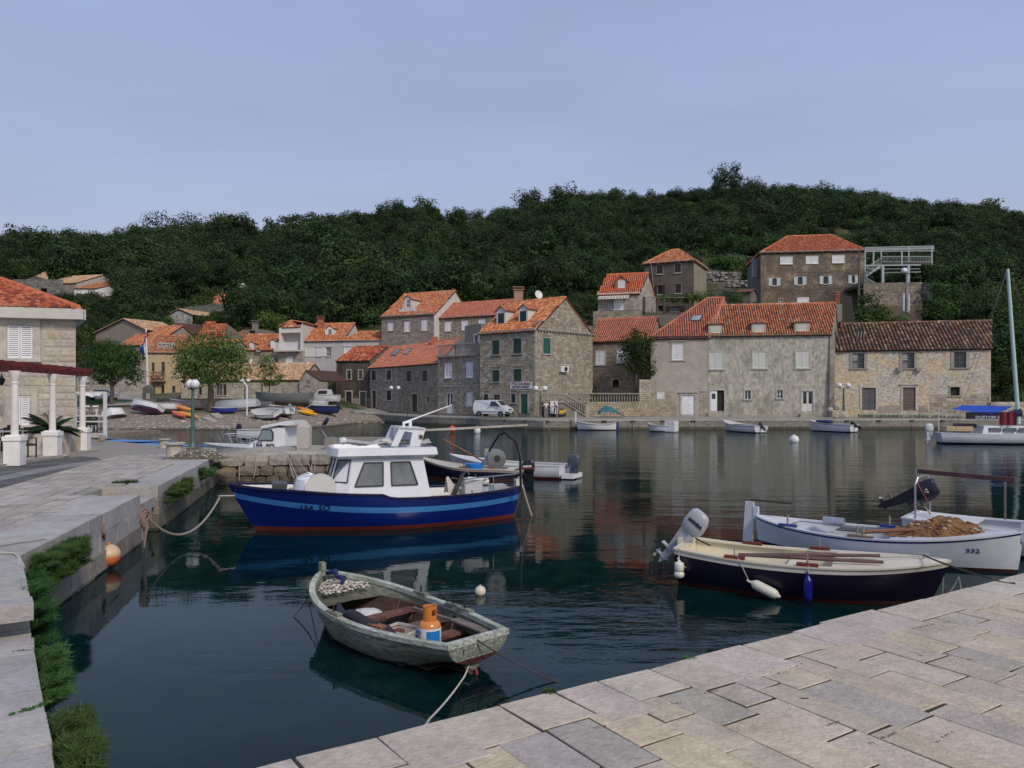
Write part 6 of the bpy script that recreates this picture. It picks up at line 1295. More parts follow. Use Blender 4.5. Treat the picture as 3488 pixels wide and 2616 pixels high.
p=gr('P',335,1420,TFZ);armchair('armchair','black woven armchair nearest the camera between the first two columns',(p.x,p.y,TFZ),2.6)
for x,y,rz,lab in((470,1330,.9,'black woven armchair behind the nearest one, its back to the planter'),(120,1330,-2.2,'black armchair partly hidden behind the nearest column'),(250,1270,3.0,'black armchair at the far side of the dark table by the shutters')):
 p=gr('P',x,y,TFZ);armchair('armchair',lab,(p.x,p.y,TFZ),rz)
def table(label,p,w,d,h=.74,col=(.03,.03,.035),top=None):
 t=thing('table',label,'table',p);m=MB();m.box((0,0,h),(w,d,.04),col=top or col);m.build('tabletop',paint,t)
 for sx in(-1,1):
  for sy in(-1,1):m=MB();m.bar((sx*(w/2-.05),sy*(d/2-.05),h-.02),(sx*(w/2-.05),sy*(d/2-.05),0),.04,.04,col);m.build('leg',paint,t)
 return t
p=gr('P',300,1300,TFZ);table('long black table under the lower shutters of the near house',(p.x,p.y+.4,TFZ),1.9,.9);p=gr('P',90,1340,TFZ);table('pale-topped table behind the nearest column',(p.x,p.y,TFZ),1.0,.9,top=(.5,.48,.44))
ub=thing('parasol_base','flat round parasol foot lying by the middle pedestal','parasol base',gr('P',800,1400,1.0));m=MB();m.lathe([(.0,0),(.3,0),(.32,.04),(.08,.09),(.04,.1)],(0,0,0),16,(.45,.43,.38));m.tube([(0,0,.05),(-.25,.1,.45)],.025,8,(.6,.6,.6));m.build('base',plaster,ub)
# cafe platform behind with a white frame and canvas awning
cf=thing('cafe_platform','small wooden waterside cafe platform with white metal frame and rolled canvas','platform',at('P',1200,1100,42),world=True)
Yc=40.;zf=at('P',1100,1100,Yc).z;A_=at('P',1415,1130,Yc);
m=MB();m.hexa([(-24,Yc+.2,zf-.2),(A_.x,Yc+.2,zf-.2),(A_.x+.6,Yc+5,zf-.2),(-24,Yc+5,zf-.2),(-24,Yc+.2,zf),(A_.x,Yc+.2,zf),(A_.x+.6,Yc+5,zf),(-24,Yc+5,zf)],(.22,.17,.11));m.build('deck',wood,cf)
zt=at('P',1415,545,Yc).z
for x,Y in((1010,Yc),(1415,Yc),(1300,Yc+5)):
 q=at('P',x,1100,Y);m=MB();m.box((q.x,q.y,(zf+(zt if x!=1300 else zf+1.2))/2-.1),(.14 if x!=1300 else .06,.12,(zt if x!=1300 else zf+1.2)-zf+.3),col=WHITE);m.build('post',paint,cf)
for y,w_ in((545,.13),(855,.07),(932,.07),(1100,.07),(1135,.07)):
 a,b=at('P',1010,y,Yc),at('P',1415,y,Yc);m=MB();m.bar(a,b,w_,w_,WHITE);m.build('rail',paint,cf)
m=MB()
for k in range(10):a=at('P',1150+k*26,1100,Yc);b=at('P',1150+k*26,1135,Yc);m.bar(a,b,.035,.035,WHITE)
m.build('railing_bars',paint,cf)
m=MB();m.grid([[at('P',1080+300*i/12,552+8*math.sin(i*1.3)+j*42*math.sin(math.pi*i/12)**.6/3,Yc-.05-.06*j%2)for i in range(13)]for j in range(4)],WHITE);m.build('canvas',cloth,cf)
for i,(x,y,Y,lab)in enumerate(((1235,1045,42,'dark chair behind the white rail of the cafe platform'),(1130,1050,43.5,'dark chair beside the end column on the cafe platform'))):
 q=at('P',x,y,Y);armchair('armchair',lab,(q.x,q.y,zf),.4+i*2.2)
q=at('P',1180,1040,42.6);table('dark cafe table on the waterside platform',(q.x,q.y,zf),1.2,.8,top=(.3,.28,.25))
for i,(x,lab)in enumerate(((1095,'leftmost white chair on the beach beyond the cafe platform'),(1160,'middle white chair on the beach beyond the cafe platform'),(1290,'white chair standing apart right of the other two'))):
 q=hit('P',x,830);armchair('garden_chair',lab,q,.3*i,col=(.68,.69,.70))
q=hit('P',1225,830);table('small table among the white chairs on the beach',(q.x,q.y,q.z),1.6,.8,top=(.3,.3,.3))
# ---- street lamps
def lamp(label,p,H,gd,arm,rz=0.,col=(.045,.10,.085),n=2,group='twin-globe street lamps'):
 t=thing('street_lamp',label,'street lamp',p,rz,group)
 m=MB();r=H*.021;m.lathe([(r*3.4,0),(r*3.2,.05),(r*2,.12),(r*1.7,.2),(r*1.6,H*.28),(r*1.9,H*.285),(r*1.9,H*.3),(r*1.4,H*.31),(r*1.25,H*.6),(r*1.5,H*.605),(r*1.5,H*.62),(r*1.1,H*.63),(r,H-gd)],(0,0,0),12,col);m.build('post',paint,t,smooth='auto')
 m=MB();m.bar((-arm,0,H-gd),(arm,0,H-gd),.05,.05,col)
 for s_ in(-1,1):m.lathe([(gd*.22,0),(gd*.3,.05)],(s_*arm,0,H-gd),10,col)
 m.build('arm',paint,t)
 for s_ in(-1,1)[:n]:
  m=MB();m.ball((s_*arm,0,H-gd/2+.03),gd/2,20,(.70,.70,.72));m.build('globe',gel,t,smooth=True)
 return t
GREEN_P=(.045,.10,.085)
p=gr('Q',1605,1270,1.);lamp('near green street lamp with two overlapping white globes beside the net pile',(p.x,p.y,1.),2.72,.37,.14,R(-30),(.06,.12,.11))
for v,xc,yb,yt,Y,arm,lab in(('A',710,1178,968,None,.42,'twin-globe lamp half hidden by the end column of the pergola'),('B',83,1135,960,99,.45,'thin twin-globe lamp behind the upturned boats'),('B',1340,1232,1020,97,.45,'twin-globe lamp in front of the brown-shuttered stone house'),('C',837,1280,1020,77.6,.45,'twin-globe lamp at the corner of the gallery house'),('E',443,1325,1032,78.5,.45,'twin-globe lamp between the stained house and the ochre house')):
 if Y is None:q=hit(v,xc,yb)
 else:q=at(v,xc,yb,Y)
 top=at(v,xc,yt,q.y);lamp(lab,q,top.z-q.z,.52 if v=='E' or v=='C' else .5,arm,0.,(.05,.09,.075))
p=at('H',1985,1165,97);top=at('H',1985,600,97);t=lamp('tall grey pole with a single white globe on the right slope',p,top.z-p.z,.75,.3,0,(.22,.23,.24),1,None)
for x in(1945,2010):
 a,b=at('H',x,1140,96.5),at('H',x,925,96.5);t=thing('gate_post',('left' if x<2000 else 'right')+' one of the two white posts below the single-globe pole','post',a);m=MB();m.tube([(0,0,0),(0,0,b.z-a.z)],.12,8,(.55,.56,.6));m.build('post',paint,t)
p=at('H',1380,1020,101);top=at('H',1395,395,101);t=thing('utility_pole','dark wooden utility pole at the right corner of the big brown house','utility pole',p);m=MB();H=top.z-p.z;m.tube([(0,0,-2),(.1,0,H)],[.17,.12],8,(.10,.085,.07));m.build('pole',wood,t)
m=MB();m.bar((0,0,H-.9),(1.6,.3,H-.8),.08,.08,(.1,.1,.1));m.bar((-.2,0,H-5),(1.2,.2,H-4.6),.08,.08,(.1,.1,.1));m.build('crossarm',wood,t)
for lab,a,b,s_ in(('straight overhead cable from the utility pole down to the dormer house roof',at('H',1385,440,101),at('H',815,1000,90),.3),('upper dark cable along the big brown house',at('H',560,650,108.6),at('H',1370,615,104),.25),('lower dark cable along the big brown house',at('H',180,862,109),at('H',1360,835,103),.3)):
 t=thing('cable',lab,'cable',a,world=True);m=MB();m.tube([a.lerp(b,k/8)-Vector((0,0,s_*math.sin(math.pi*k/8)))for k in range(9)],.028,4,(.16,.16,.16)if 'straight' in lab else(.03,.03,.03));m.build('wire',rubber,t)
# ---- terrace pergola and stairs right of the big brown house
tp=thing('terrace_pergola','white steel pergola with railings and stairs right of the big brown house','pergola',at('H',1800,780,106),world=True)
PW=(.34,.38,.38)
def hb(a,b,w_=.1,nm='bar'):m=MB();m.bar(a,b,w_,w_,PW);return m.build(nm,paint,tp)
for y0,y1,Y,x1 in((345,325,110,2330),(362,345,108,2330),(378,358,106.5,2330),(392,385,105,2330)):hb(at('H',1460,y0,Y),at('H',x1,y1,Y),.12,'roof_beam')
for x,yt,yb,Y in((1567,395,560,105),(1665,350,500,110),(1922,390,560,105),(2010,335,520,110),(2300,330,560,109),(1462,390,620,105)):hb(at('H',x,yt,Y),at('H',x,yb,Y),.16,'post')
for x,Y in((1462,104),(1683,104),(2005,104)):hb(at('H',x,570,Y),at('H',x,785,Y),.3 if x>1500 else .12,'post')
hb(at('H',1450,570,104),at('H',2160,562,104),.16,'beam');hb(at('H',1700,660,105),at('H',2160,650,105),.12,'beam');hb(at('H',1500,612,105),at('H',2150,612,105),.07,'beam')
m=MB();a,b=at('H',1670,0,106),at('H',2290,0,106);z_t,z_b=at('H',0,455,106).z,at('H',0,525,106).z;m.bar((a.x,a.y,z_t),(b.x,b.y,z_t),.07,.07,PW);m.bar((a.x,a.y,z_b),(b.x,b.y,z_b),.07,.07,PW)
for k in range(34):x=a.x+(b.x-a.x)*k/33;m.bar((x,a.y,z_b),(x,a.y,z_t),.04,.04,PW)
m.build('railing',paint,tp);m=MB();a,b=at('H',1665,470,106),at('H',1475,600,105)
m.bar(a,b,.07,.07,PW);m.bar(a-Vector((0,0,1.1)),b-Vector((0,0,1.1)),.12,.25,PW)
for k in range(12):q=a.lerp(b,k/12);m.bar(q,q-Vector((0,0,1.1)),.04,.04,PW)
m.build('stair_railing',paint,tp)
m=MB();a,b=at('H',1480,725,103.6),at('H',1590,785,103.6);m.bar(a,b,.06,.06,PW)
for k in range(8):q=a.lerp(b,k/8);m.bar(q,(q.x,q.y,b.z-.3),.04,.04,PW)
m.bar(at('H',1480,640,103.8),at('H',1480,730,103.8),.06,.06,PW);m.build('lower_railing',paint,tp)
m=MB();a=at('H',1450,785,103.5);b=at('H',2200,785,103.5);m.prism([a,b,b+Vector((0,8,0)),a+Vector((0,8,0))],(0,0,-.4),(.3,.28,.25));m.prism([at('H',1600,540,107),at('H',2300,530,107),at('H',2300,530,113),at('H',1600,540,113)],(0,0,-.3),(.25,.24,.22));m.build('terrace_slab',concm,tp)
g=fac('H',1440,103.4,2180,102.4);gw=thing('retaining_wall','tall brown rubble retaining wall under the white terrace pergola','wall',g.P(0,12),world=True);m=MB();zz=Z(g,'H',1800,785);wall(m,g,8,zz,[],(.25,.21,.17));m.build('wall',mortar,gw);stones(g,Z(g,'H',1800,1080),zz,[],[(.24,.20,.16),(.28,.24,.19),(.2,.17,.14)],gw,w=(.35,.7),h=(.22,.36))
m=MB();fbox(m,g,g.uv('E',1118,0)[0],g.uv('E',1212,0)[0],Z(g,'E',1160,320),Z(g,'E',1160,170),0,.1,(.03,.035,.045));m.build('door',wood,gw)
hutf=fac('G',1320,103,1500,102);house('tiny tiled lean-to between the vine and the big brown house',hutf,Z(hutf,'G',1400,1060),Z(hutf,'G',1400,905),col=(.14,.12,.1),depth=3,flatroof=False,ridge=Z(hutf.off(-hutf.n*1.5),'G',1400,880),pal=[(.2,.09,.06)],cap=False)
# ---- gallery terrace: wall, balustrades, stairs
g=fac('C',1232,80.4,1765,82.4);tw=thing('terrace_wall','long stone terrace wall with a carved balustrade beside the gallery house','wall',g.P(0,1),world=True)
zt=Z(g,'C',1400,1158);zp=Z(g,'C',1710,965);up_=g.uv('C',1665,0)[0]
m=MB();wall(m,g,.5,zt,[],(.30,.27,.22));m.prism([g.P(0,zt),g.P(g.L,zt),g.P(g.L,zt,-3.8),g.P(-4,zt,-3.8),g.P(-4,zt,-1.)],(0,0,-.2),(.3,.28,.25));m.prism([g.P(up_,zt),g.P(g.L,zt),g.P(g.L,zp),g.P(up_,zp)],(0,.5,0),(.36,.33,.28));m.build('wall',mortar,tw)
stones(g,1.05,zt,[],[(.34,.28,.19),(.38,.32,.22),(.30,.27,.2),(.40,.30,.18),(.32,.30,.26)],tw,h=(.18,.3),w=(.25,.5));stones(g,zt,zp,[],[(.34,.31,.25),(.38,.34,.28)],tw,umin=up_,out=.04)
g2=fac('C',1075,80.2,1665,82.0);m=MB();balusters(m,g2.P(0,0),g2.P(g2.L,0),zt-.02,Z(g2,'C',1400,1078),26,(.26,.24,.19));m.build('balustrade',stone,tw)
st=thing('stone_staircase','stone staircase with sloping balustrade against the gallery house gable','staircase',at('C',1050,1270,79),world=True)
g3=fac('C',870,79.2,1235,79.6);zl=Z(g3,'C',950,1160);zr_=Z(g3,'C',950,1082);ua,ub_=g3.uv('C',1035,0)[0],g3.uv('C',1215,0)[0]
m=MB();m.prism([g3.P(0,1),g3.P(ub_,1),g3.P(ua,zl),g3.P(0,zl)],(0,1.6,0),(.20,.19,.165));m.build('side_wall',stone,st)
for k in range(12):
 uu=ua+(ub_-ua)*k/12;zz=zl-(zl-1.05)*(k+1)/12;m=MB();fbox(m,g3,uu,uu+(ub_-ua)/12+.1,zz-.3,zz+.0,-1.6,-.02,tn((.3,.28,.24),.1));m.build('step',stone,st)
m=MB();balusters(m,g3.P(.1,0),g3.P(ua,0),zl,zr_,9,(.28,.26,.21));balusters(m,g3.P(ua,0),g3.P(ub_,0),zl,zr_,12,(.28,.26,.21),z0b=1.1,z1b=Z(g3,'C',1215,1178));m.build('balustrade',stone,st)
m=MB();fbox(m,g3,ub_-.02,ub_+.42,1,Z(g3,'C',1215,1172),-.3,.12,(.3,.28,.23));m.build('newel_post',stone,st)
t=thing('utility_cabinet','white upright utility cabinet behind the two people','cabinet',at('Z',1615,470,79.0));h=at('Z',1615,243,79).z-t.location.z;m=MB();m.box((0,0,h/2),(.75,.35,h),col=(.62,.64,.65));m.build('body',paint,t);m=MB();m.box((0,-.18,h*.52),(.66,.02,h*.86),col=(.66,.68,.69));m.build('door',paint,t)
t=thing('covered_dinghy','teal tarpaulin heap lying against the terrace wall','tarpaulin',gr('C',1425,1276,1.08));m=MB()
m.grid([[(x,y,max(0,max(0,.85-.5*abs(x+.35)**1.3)*(1-(y/.7)**2)+.28*(1-(x/1.45)**4)+.05*math.sin(x*9+y*5)))for x in np.linspace(-1.25,1.35,18)]for y in np.linspace(-.6,.6,9)],(.035,.13,.16));m.build('tarpaulin',cloth,t)
t=thing('rubble_heap','heap of boulders at the foot of the leaning buttress','rocks',gr('E',380,1325,1.15));m=MB()
for x,z,s in((0,.3,.9),(.7,.25,.7),(.25,.95,.7),(-.4,.7,.5),(1.1,.1,.4)):m2=MB();rock(m2,(x-.2,0,z),(s,s,s*.9),tn((.38,.34,.27),.15));m2.build('rock',stone,t)
kb=thing('flower_bed_kerb','low rough stone kerb of the bed in front of the old ochre house','kerb',at('E',1000,1300,79),world=True)
for k in range(24):q=at('E',615+k*37,1308,79.4-k*.09);m=MB();rock(m,(q.x,q.y,1.2),(1.15,.5,.4),tn((.33,.31,.26),.2));m.build('kerb_stone',stone,kb)
t=thing('stone_wall_end','rough field-stone wall at the right edge of the harbour','wall',at('E',1850,1240,78),world=True)
for k in range(22):
 for j in range(3):q=at('E',1745+k*32,1300-j*38,77.5);m=MB();rock(m,(q.x,q.y,q.z),(1.1,.8,.62),tn((.33,.31,.26),.2));m.build('stone',stone,t)
t=thing('rubbish_bin','small dark bin at the right corner of the old ochre house','bin',gr('U',1540,490,1.15));m=MB();m.box((0,0,1.7),(.5,.35,.95),col=(.02,.035,.03));m.box((0,0,2.2),(.56,.4,.08),col=(.3,.3,.32));m.build('bin',paint,t);m=MB();m.tube([(0,.1,0),(0,.1,1.4)],.04,6,(.1,.1,.1));m.build('post',metalm,t)
# ---- things on the promenade
def bollard(label,p,r,h,cap=True):
 t=thing('bollard',label,'bollard',p);m=MB();m.lathe([(r,-.05),(r*.98,h*.5),(r*.95,h*.8),(r*1.0,h*.86)],(0,0,0),18,(.43,.39,.33));m.build('shaft',stone,t,smooth='auto')
 m=MB();m.lathe([(r*1.0,h*.83),(r*1.28,h*.88),(r*1.3,h*.97),(r*1.1,h)],(0,0,0),18,(.42,.39,.34));m.build('cap',stone,t,smooth='auto')
bollard('stout mushroom-capped stone bollard left of the net pile',(lambda p:(p.x,p.y+.2,1))(gr('Q',1325,1430,1.)),.27,.52);bollard('smaller stone bollard behind the stout one',(lambda p:(p.x,p.y,1))(gr('Q',1225,1275,1.)),.19,.34)
t=thing('kerb_block','small stone block at the edge beside the cafe platform','block',gr('Q',390,1190,1.));m=MB();rock(m,(0,0,.12),(.3,.3,.3),(.3,.27,.24));m.build('block',stone,t)
p=gr('Q',1570,1440,1.);t=thing('net_pile','heap of olive fishing net with white floats on the promenade corner','fishing net',(p.x,p.y+.5,1.));m=MB()
NX,NY=40,26
def pile(x,y,w,d,h,s=0.):r=math.sqrt((x/w)**2+(y/d)**2);return max(0,h*(1-r**1.6)*(1+.3*noise.noise(Vector((x*5,y*5,s))))+(.05*noise.noise(Vector((x*16,y*16,s+4)))if r<1 else 0))
m.grid([[(x,y,pile(x,y,.98,.55,.36))for x in np.linspace(-1.05,1.05,NX)]for y in np.linspace(-.6,.6,NY)],(.11,.10,.07));m.build('net',netm,t)
m=MB()
for k in range(70):a=rnd(0,6.28);rr=rnd(.5,1.0);x,y=math.cos(a)*.9*rr,math.sin(a)*.5*rr;m.ball((x,y,pile(x,y,.98,.55,.36)+.01),rnd(.018,.03),6,(.5,.46,.42),sc=(1.5,1,1))
m.build('floats',cloth,t,kind='stuff');m=MB()
for k in range(14):
 a=rnd(0,6.28);pts=[]
 for j in range(8):a+=.35;rr=.3+.5*((k*37)%10)/10;x,y=math.cos(a)*.9*rr,math.sin(a)*.5*rr;pts.append((x,y,pile(x,y,.98,.55,.36)+.02))
 m.tube(pts,.008,4,(.32,.32,.25))
m.build('ropes',ropem,t)
t=thing('mooring_pillar','weathered square stone pillar with a pyramid top standing on the pier','pillar',(lambda p:(p.x,p.y,PZ))(at('K',1240,785,30.2)));h=at('K',1240,570,30.2).z-PZ;w_=.25
m=MB();m.hexa([(-w_,-w_*.7,-.1),(w_,-w_*.7,-.1),(w_,w_*.7,-.1),(-w_,w_*.7,-.1),(-w_,-w_*.7,h),(w_,-w_*.7,h),(w_,w_*.7,h),(-w_,w_*.7,h)],(.46,.43,.40));q=w_*.25;m.hexa([(-w_,-w_*.7,h),(w_,-w_*.7,h),(w_,w_*.7,h),(-w_,w_*.7,h),(-q,-q,h+.25),(q,-q,h+.25),(q,q,h+.25),(-q,q,h+.25)],(.46,.43,.40));m.build('pillar',mk('pitted_stone',rough=.95,var=.15,scale=6,col2=(.45,.42,.4),lo=.60,hi=.66,bump=.8,fine=.2),t)
t=thing('concrete_block','low pale concrete block carrying a green bottle at the outer pier end','concrete block',(0,0,0),world=True);a,b=at('K',1492,825,29.3),at('K',2330,825,29.8);hh_=at('K',1600,712,29.3).z;m=MB();m.hexa([(a.x,a.y,PZ-.1),(b.x,a.y,PZ-.1),(b.x,a.y+1,PZ-.1),(a.x,a.y+1,PZ-.1),(a.x,a.y,hh_),(b.x,a.y,hh_),(b.x,a.y+1,hh_),(a.x,a.y+1,hh_)],(.85,.85,.85));m.build('block',concm,t)
t=thing('bottle','green glass bottle standing on the pier block','bottle',(lambda p:(p.x,p.y+.3,hh_))(at('K',1642,715,29.4)));m=MB();m.lathe([(.035,0),(.037,.16),(.014,.22),(.013,.29)],(0,0,0),10,(.02,.12,.03));m.build('bottle',glassd,t)
# ---- car, monument, flag, ramp
t=thing('parked_car','white car parked on the grass behind the left tree trunk','car',(lambda p:(p.x,p.y,p.z))(hit('A',850,1140)),R(12));m=MB();prof=[(-1.9,.35),(-2.,.8),(-1.2,.95),(-.7,1.4),(.9,1.4),(1.6,.95),(2.0,.85),(1.95,.35)]
m.prism([(x,-.8,z)for x,z in prof],(0,1.6,0),(.7,.7,.72));m.build('body',paint,t);m=MB();m.prism([(x,-.81,z)for x,z in((-1.,1.),(-.62,1.32),(.8,1.32),(1.3,1.))],(0,1.62,0),(.03,.04,.05));m.build('windows',glassd,t)
for x in(-1.3,1.3):
 for y in(-.78,.78):m=MB();m.tube([(x,y-.1,.32),(x,y+.1,.32)],.32,14,(.02,.02,.02));m.build('wheel',rubber,t)
p=hit('A',1245,1140);p=at('A',1245,1150,98);t=thing('stone_monument','dark tapered stone monument with a small plaque at the foot of the flagpole','monument',p,world=False);hm=at('A',1245,1010,98).z-p.z
m=MB();m.lathe([(1.05,-.6),(1.0,0),(.8,.3),(.72,hm*.8),(.5,hm*.92),(.1,hm)],(0,0,0),4,(.13,.12,.105),M=Matrix.Rotation(R(40),3,'Z'));m.build('pillar',stone,t);m=MB();m.box((.25,-.75,hm*.32),(.45,.08,.8),rot=.1,col=(.3,.29,.27));m.build('plaque',plaster,t)
a,b=at('A',1236,1015,99.5),at('A',1222,527,99.5);t=thing('flagpole','tall white flagpole carrying a drooping red, white and blue flag','flagpole',a,world=True);m=MB();m.tube([a,b],[.14,.08],8,(.7,.7,.72));m.ball(b,.13,8,(.5,.4,.2));m.build('pole',paint,t)
m=MB();H=(at('A',0,565,99.5).z-at('A',0,785,99.5).z);zt=at('A',0,562,99.5).z;cols=[(.35,.03,.03),(.62,.62,.64),(.02,.04,.30)]
for j in range(12):
 for i in range(9):
  def FP(i,j):g=j/12;w_=.35+.75*math.sin(math.pi*min(1,g*1.2));return Vector((a.x-.25-(i/9)*w_*(.75 if g<.5 else 1)+.45*(1-g)*(i/9)*1.6,99.4+.12*math.sin(i*1.7+g*3),zt-H*g-.5*(i/9)))
  m.quad(FP(i,j),FP(i,j+1),FP(i+1,j+1),FP(i+1,j),cols[min(2,int((i+j*.45)/3))]if j>1 else cols[0])
m.build('flag',cloth,t)
m=MB();rp=[hit('A',*q)for q in((880,1195),(1230,1185),(1215,1110),(1215,1012),(1180,1012),(1080,1075),(960,1130))];m.poly([Vector((p.x,p.y,p.z+.12))for p in rp],(1.1,1.08,1.02));r_o=m.build('concrete_ramp',concm,kind='structure')
g=fac('A',640,112,1225,108);t=thing('rubble_wall','pale rubble wall running behind the left tree down to the ramp','wall',g.P(0,3),world=True);m=MB();za,zb=Z(g,'A',700,945),Z(g,'A',1215,842);m.poly([g.P(0,1),g.P(g.L,1),g.P(g.L,zb),g.P(g.L*.75,zb-.2),g.P(0,za)],(.36,.34,.31));m.build('wall',mortar,t);stones(g,2.4,za-.1,[],PALE,t,w=(.35,.8),h=(.25,.4));stones(g,za-.1,zb-.1,[],PALE,t,w=(.35,.8),h=(.25,.4),umin=g.L*.72)
# ================================================================== BOATS
def sm(a,b,t):t=max(0,min(1,(t-a)/(b-a)));return t*t*(3-2*t)
class Hull:
 def __init__(s,root,L,B,sheer,bands,keel=-.25,tr=.7,rb=.35,rs=.08,th=.045,inner=CREAM,inner2=None,rail=None,n=26,mat=None,floor=.06,tm=.45,fine=.55,p=2.2,liner=None,full=2.1,lift=0.):
  s.lift=lift
  s.r,s.L,s.B,s.keel,s.tr,s.rb,s.rs,s.tm,s.fine,s.p,s.full=root,L,B,keel,tr,rb,rs,tm,fine,p,full
  s.sb=None
  if isinstance(sheer,tuple)and callable(sheer[0]):s.sh,s.sb=sheer
  else:
   zb,zm,zs=sheer;s.sh=lambda t:zm+(zb-zm)*max(0,(t-.4)/.6)**2+(zs-zm)*max(0,(.4-t)/.4)**2
  mat=mat or gloss;m=MB();rows=[];cols=[]
  ts=[k/n for k in range(n+1)]
  for t in ts:
   zk,zt=s.zk(t),s.sh(t);lv=[zk];c=[]
   for(ty,v),cc in bands:
    z=v if ty=='w' else zk+v if ty=='k' else(s.sb(t)if s.sb and v<0 else zt)+v;z=max(lv[-1]+.001,min(z,zt));k_=3
    for j in range(1,k_+1):lv.append(lv[-1]+(z-lv[-1])/(k_-j+1));c.append(cc)
   rows.append(lv);cols=c
  for sd in(1,-1):
   P_=[[s.pt(t,z,sd)for z in lv]for t,lv in zip(ts,rows)]
   b=len(m.v)
   for i in range(n):
    for j in range(len(cols)):
     q=[P_[i][j],P_[i+1][j],P_[i+1][j+1],P_[i][j+1]];m.add(q if sd<0 else q[::-1],[(0,1,2,3)],cols[j])
   if tr:  # transom
    for j in range(len(cols)):
     a,b_=P_[0][j],P_[0][j+1];a0,b0=Vector((a[0],0,a[2])),Vector((b_[0],0,b_[2]));q=[a0,a,b_,b0];m.add(q if sd<0 else q[::-1],[(0,1,2,3)],cols[j])
  bm=bmesh.new();me=m.mesh('hull',mat);bm.from_mesh(me);bmesh.ops.remove_doubles(bm,verts=bm.verts,dist=.002);bmesh.ops.recalc_face_normals(bm,faces=bm.faces);bm.to_mesh(me);bm.free()
  me.polygons.foreach_set('use_smooth',[True]*len(me.polygons));me.set_sharp_from_angle(angle=R(45));s.hull=bpy.data.objects.new('hull',me);COL.objects.link(s.hull);s.hull.parent=root
  if inner:  # liner and floor
   m=MB();zf=floor
   for sd in(1,-1):
    G=[]
    for t in ts:
     t=.012+t*.976;zt=s.sh(t)-.004;G.append([(s.xz(t,z),sd*max(.001,s.w(t,z)-th),z)for z in(max(zf,s.zk(t)+.03),zf+(zt-zf)*.35,zf+(zt-zf)*.7,zt)])
    m.grid([[(g[0][0],0.,g[0][2])]+g[:3]for g in G],inner2 or inner,flip=sd>0);m.grid([g[2:]for g in G],inner,flip=sd>0)
   if tr:t=.02;zt=s.sh(t);m.add([(s.xz(t,zt)+.0,-s.w(t,zt)+th,zt),(s.xz(t,zt),s.w(t,zt)-th,zt),(s.xz(t,zf),s.w(t,zf)-th,zf),(s.xz(t,zf),-s.w(t,zf)+th,zf)],[(0,1,2,3),(3,2,1,0)],inner)
   m.build('liner',liner or gel,root,smooth='auto')
  if rail:
   w_,h_,c=rail;m=MB()
   for sd in(1,-1):
    G=[]
    for k in range(n+1):
     t=k/n;z=s.sh(t);x=s.xz(t,z);y=s.w(t,z);G.append([(x,sd*(y+.018),z-h_*.5),(x,sd*(y+.022),z+h_*.5),(x,sd*max(0,y-w_+.02),z+h_*.5),(x,sd*max(0,y-w_+.02),z-h_*.5)])
    m.grid(G,c,close=True,flip=sd<0)
   if tr:z=s.sh(0);y=s.w(0,z);m.box((s.xz(0,z)+w_*.4,0,z),(w_,2*y+.03,h_+.004),col=c)
   m.build('gunwale',mat if liner else gel if c[0]>.3 else mat,root,smooth='auto')
 def wt(s,t):
  if s.tr:
   a=s.tr+(1-s.tr)*math.sin(min(1,t/s.tm)*math.pi/2)if t<s.tm else max(0,1-((t-s.tm)/(1-s.tm))**s.full)**.82
  else:a=max(0,1-(abs(t-s.tm)/(s.tm if t<s.tm else 1-s.tm))**s.full)**.85
  return s.B/2*a
 def zk(s,t):k=s.keel;return k+s.lift*sm(.42,0,t)+(s.sh(1)*.0-k*1.0)*sm(.86,1.02,t)*.6+(-k*.35*sm(.1,0,t)if not s.tr else-k*.45*sm(.25,0,t))
 def w(s,t,z):
  q=max(0,min(1,(z-s.zk(t))/(s.sh(t)-s.zk(t))));g=(1-(1-q)**s.p)**(1/s.p);e=sm(s.fine,1,t)if s.tr else max(sm(s.fine,1,t),sm(1-s.fine,0,t)*.9)
  return s.wt(t)*(g*(1-e)+(q**.72)*e)
 def xz(s,t,z):q=max(0,min(1,(z-s.zk(t))/(s.sh(t)-s.zk(t))));xk=s.rs+t*(s.L-s.rb-s.rs);return xk+(t*s.L-xk)*q**.85
 def pt(s,t,z,sd):return(s.xz(t,z),sd*s.w(t,z),z)
 def deck(s,t0,t1,dz,col,name='deck',mat=None,th=.03,n=10,inset=.03):
  m=MB();G=[]
  for k in range(n+1):
   t=t0+(t1-t0)*k/n;z=s.sh(t)+dz;x=s.xz(t,z);y=max(.004,s.w(t,z)-inset);G.append([(x,-y,z),(x,0,z+.02),(x,y,z)])
  m.grid(G,col,flip=True);m.grid([[(a,b,c-th)for a,b,c in g]for g in G],col);a=G[0]
  e0,e1=(G[0],G[-1]);
  for g in(e0,e1):m.add([g[0],g[1],g[2],(g[2][0],g[2][1],g[2][2]-th),(g[1][0],0,g[1][2]-th),(g[0][0],g[0][1],g[0][2]-th)],[(0,1,4,5),(1,2,3,4)],col)
  return m.build(name,mat or gel,s.r)
 def thwart(s,x,z,wd,col,name='thwart',th=.035,mat=None,ext=0.):
  t=x/s.L;y=s.w(t,z)-.03+ext;m=MB();m.box((x,0,z),(wd,2*y,th),col=col);return m.build(name,mat or wood,s.r)
def bt(label,stern,bow,name='moored_boat',z=0.,cat='boat',group=None):
 d=V2(bow[0]-stern[0],bow[1]-stern[1]);t=thing(name,label,cat,(stern[0],stern[1],z),math.atan2(d.y,d.x),group);return t,d.length
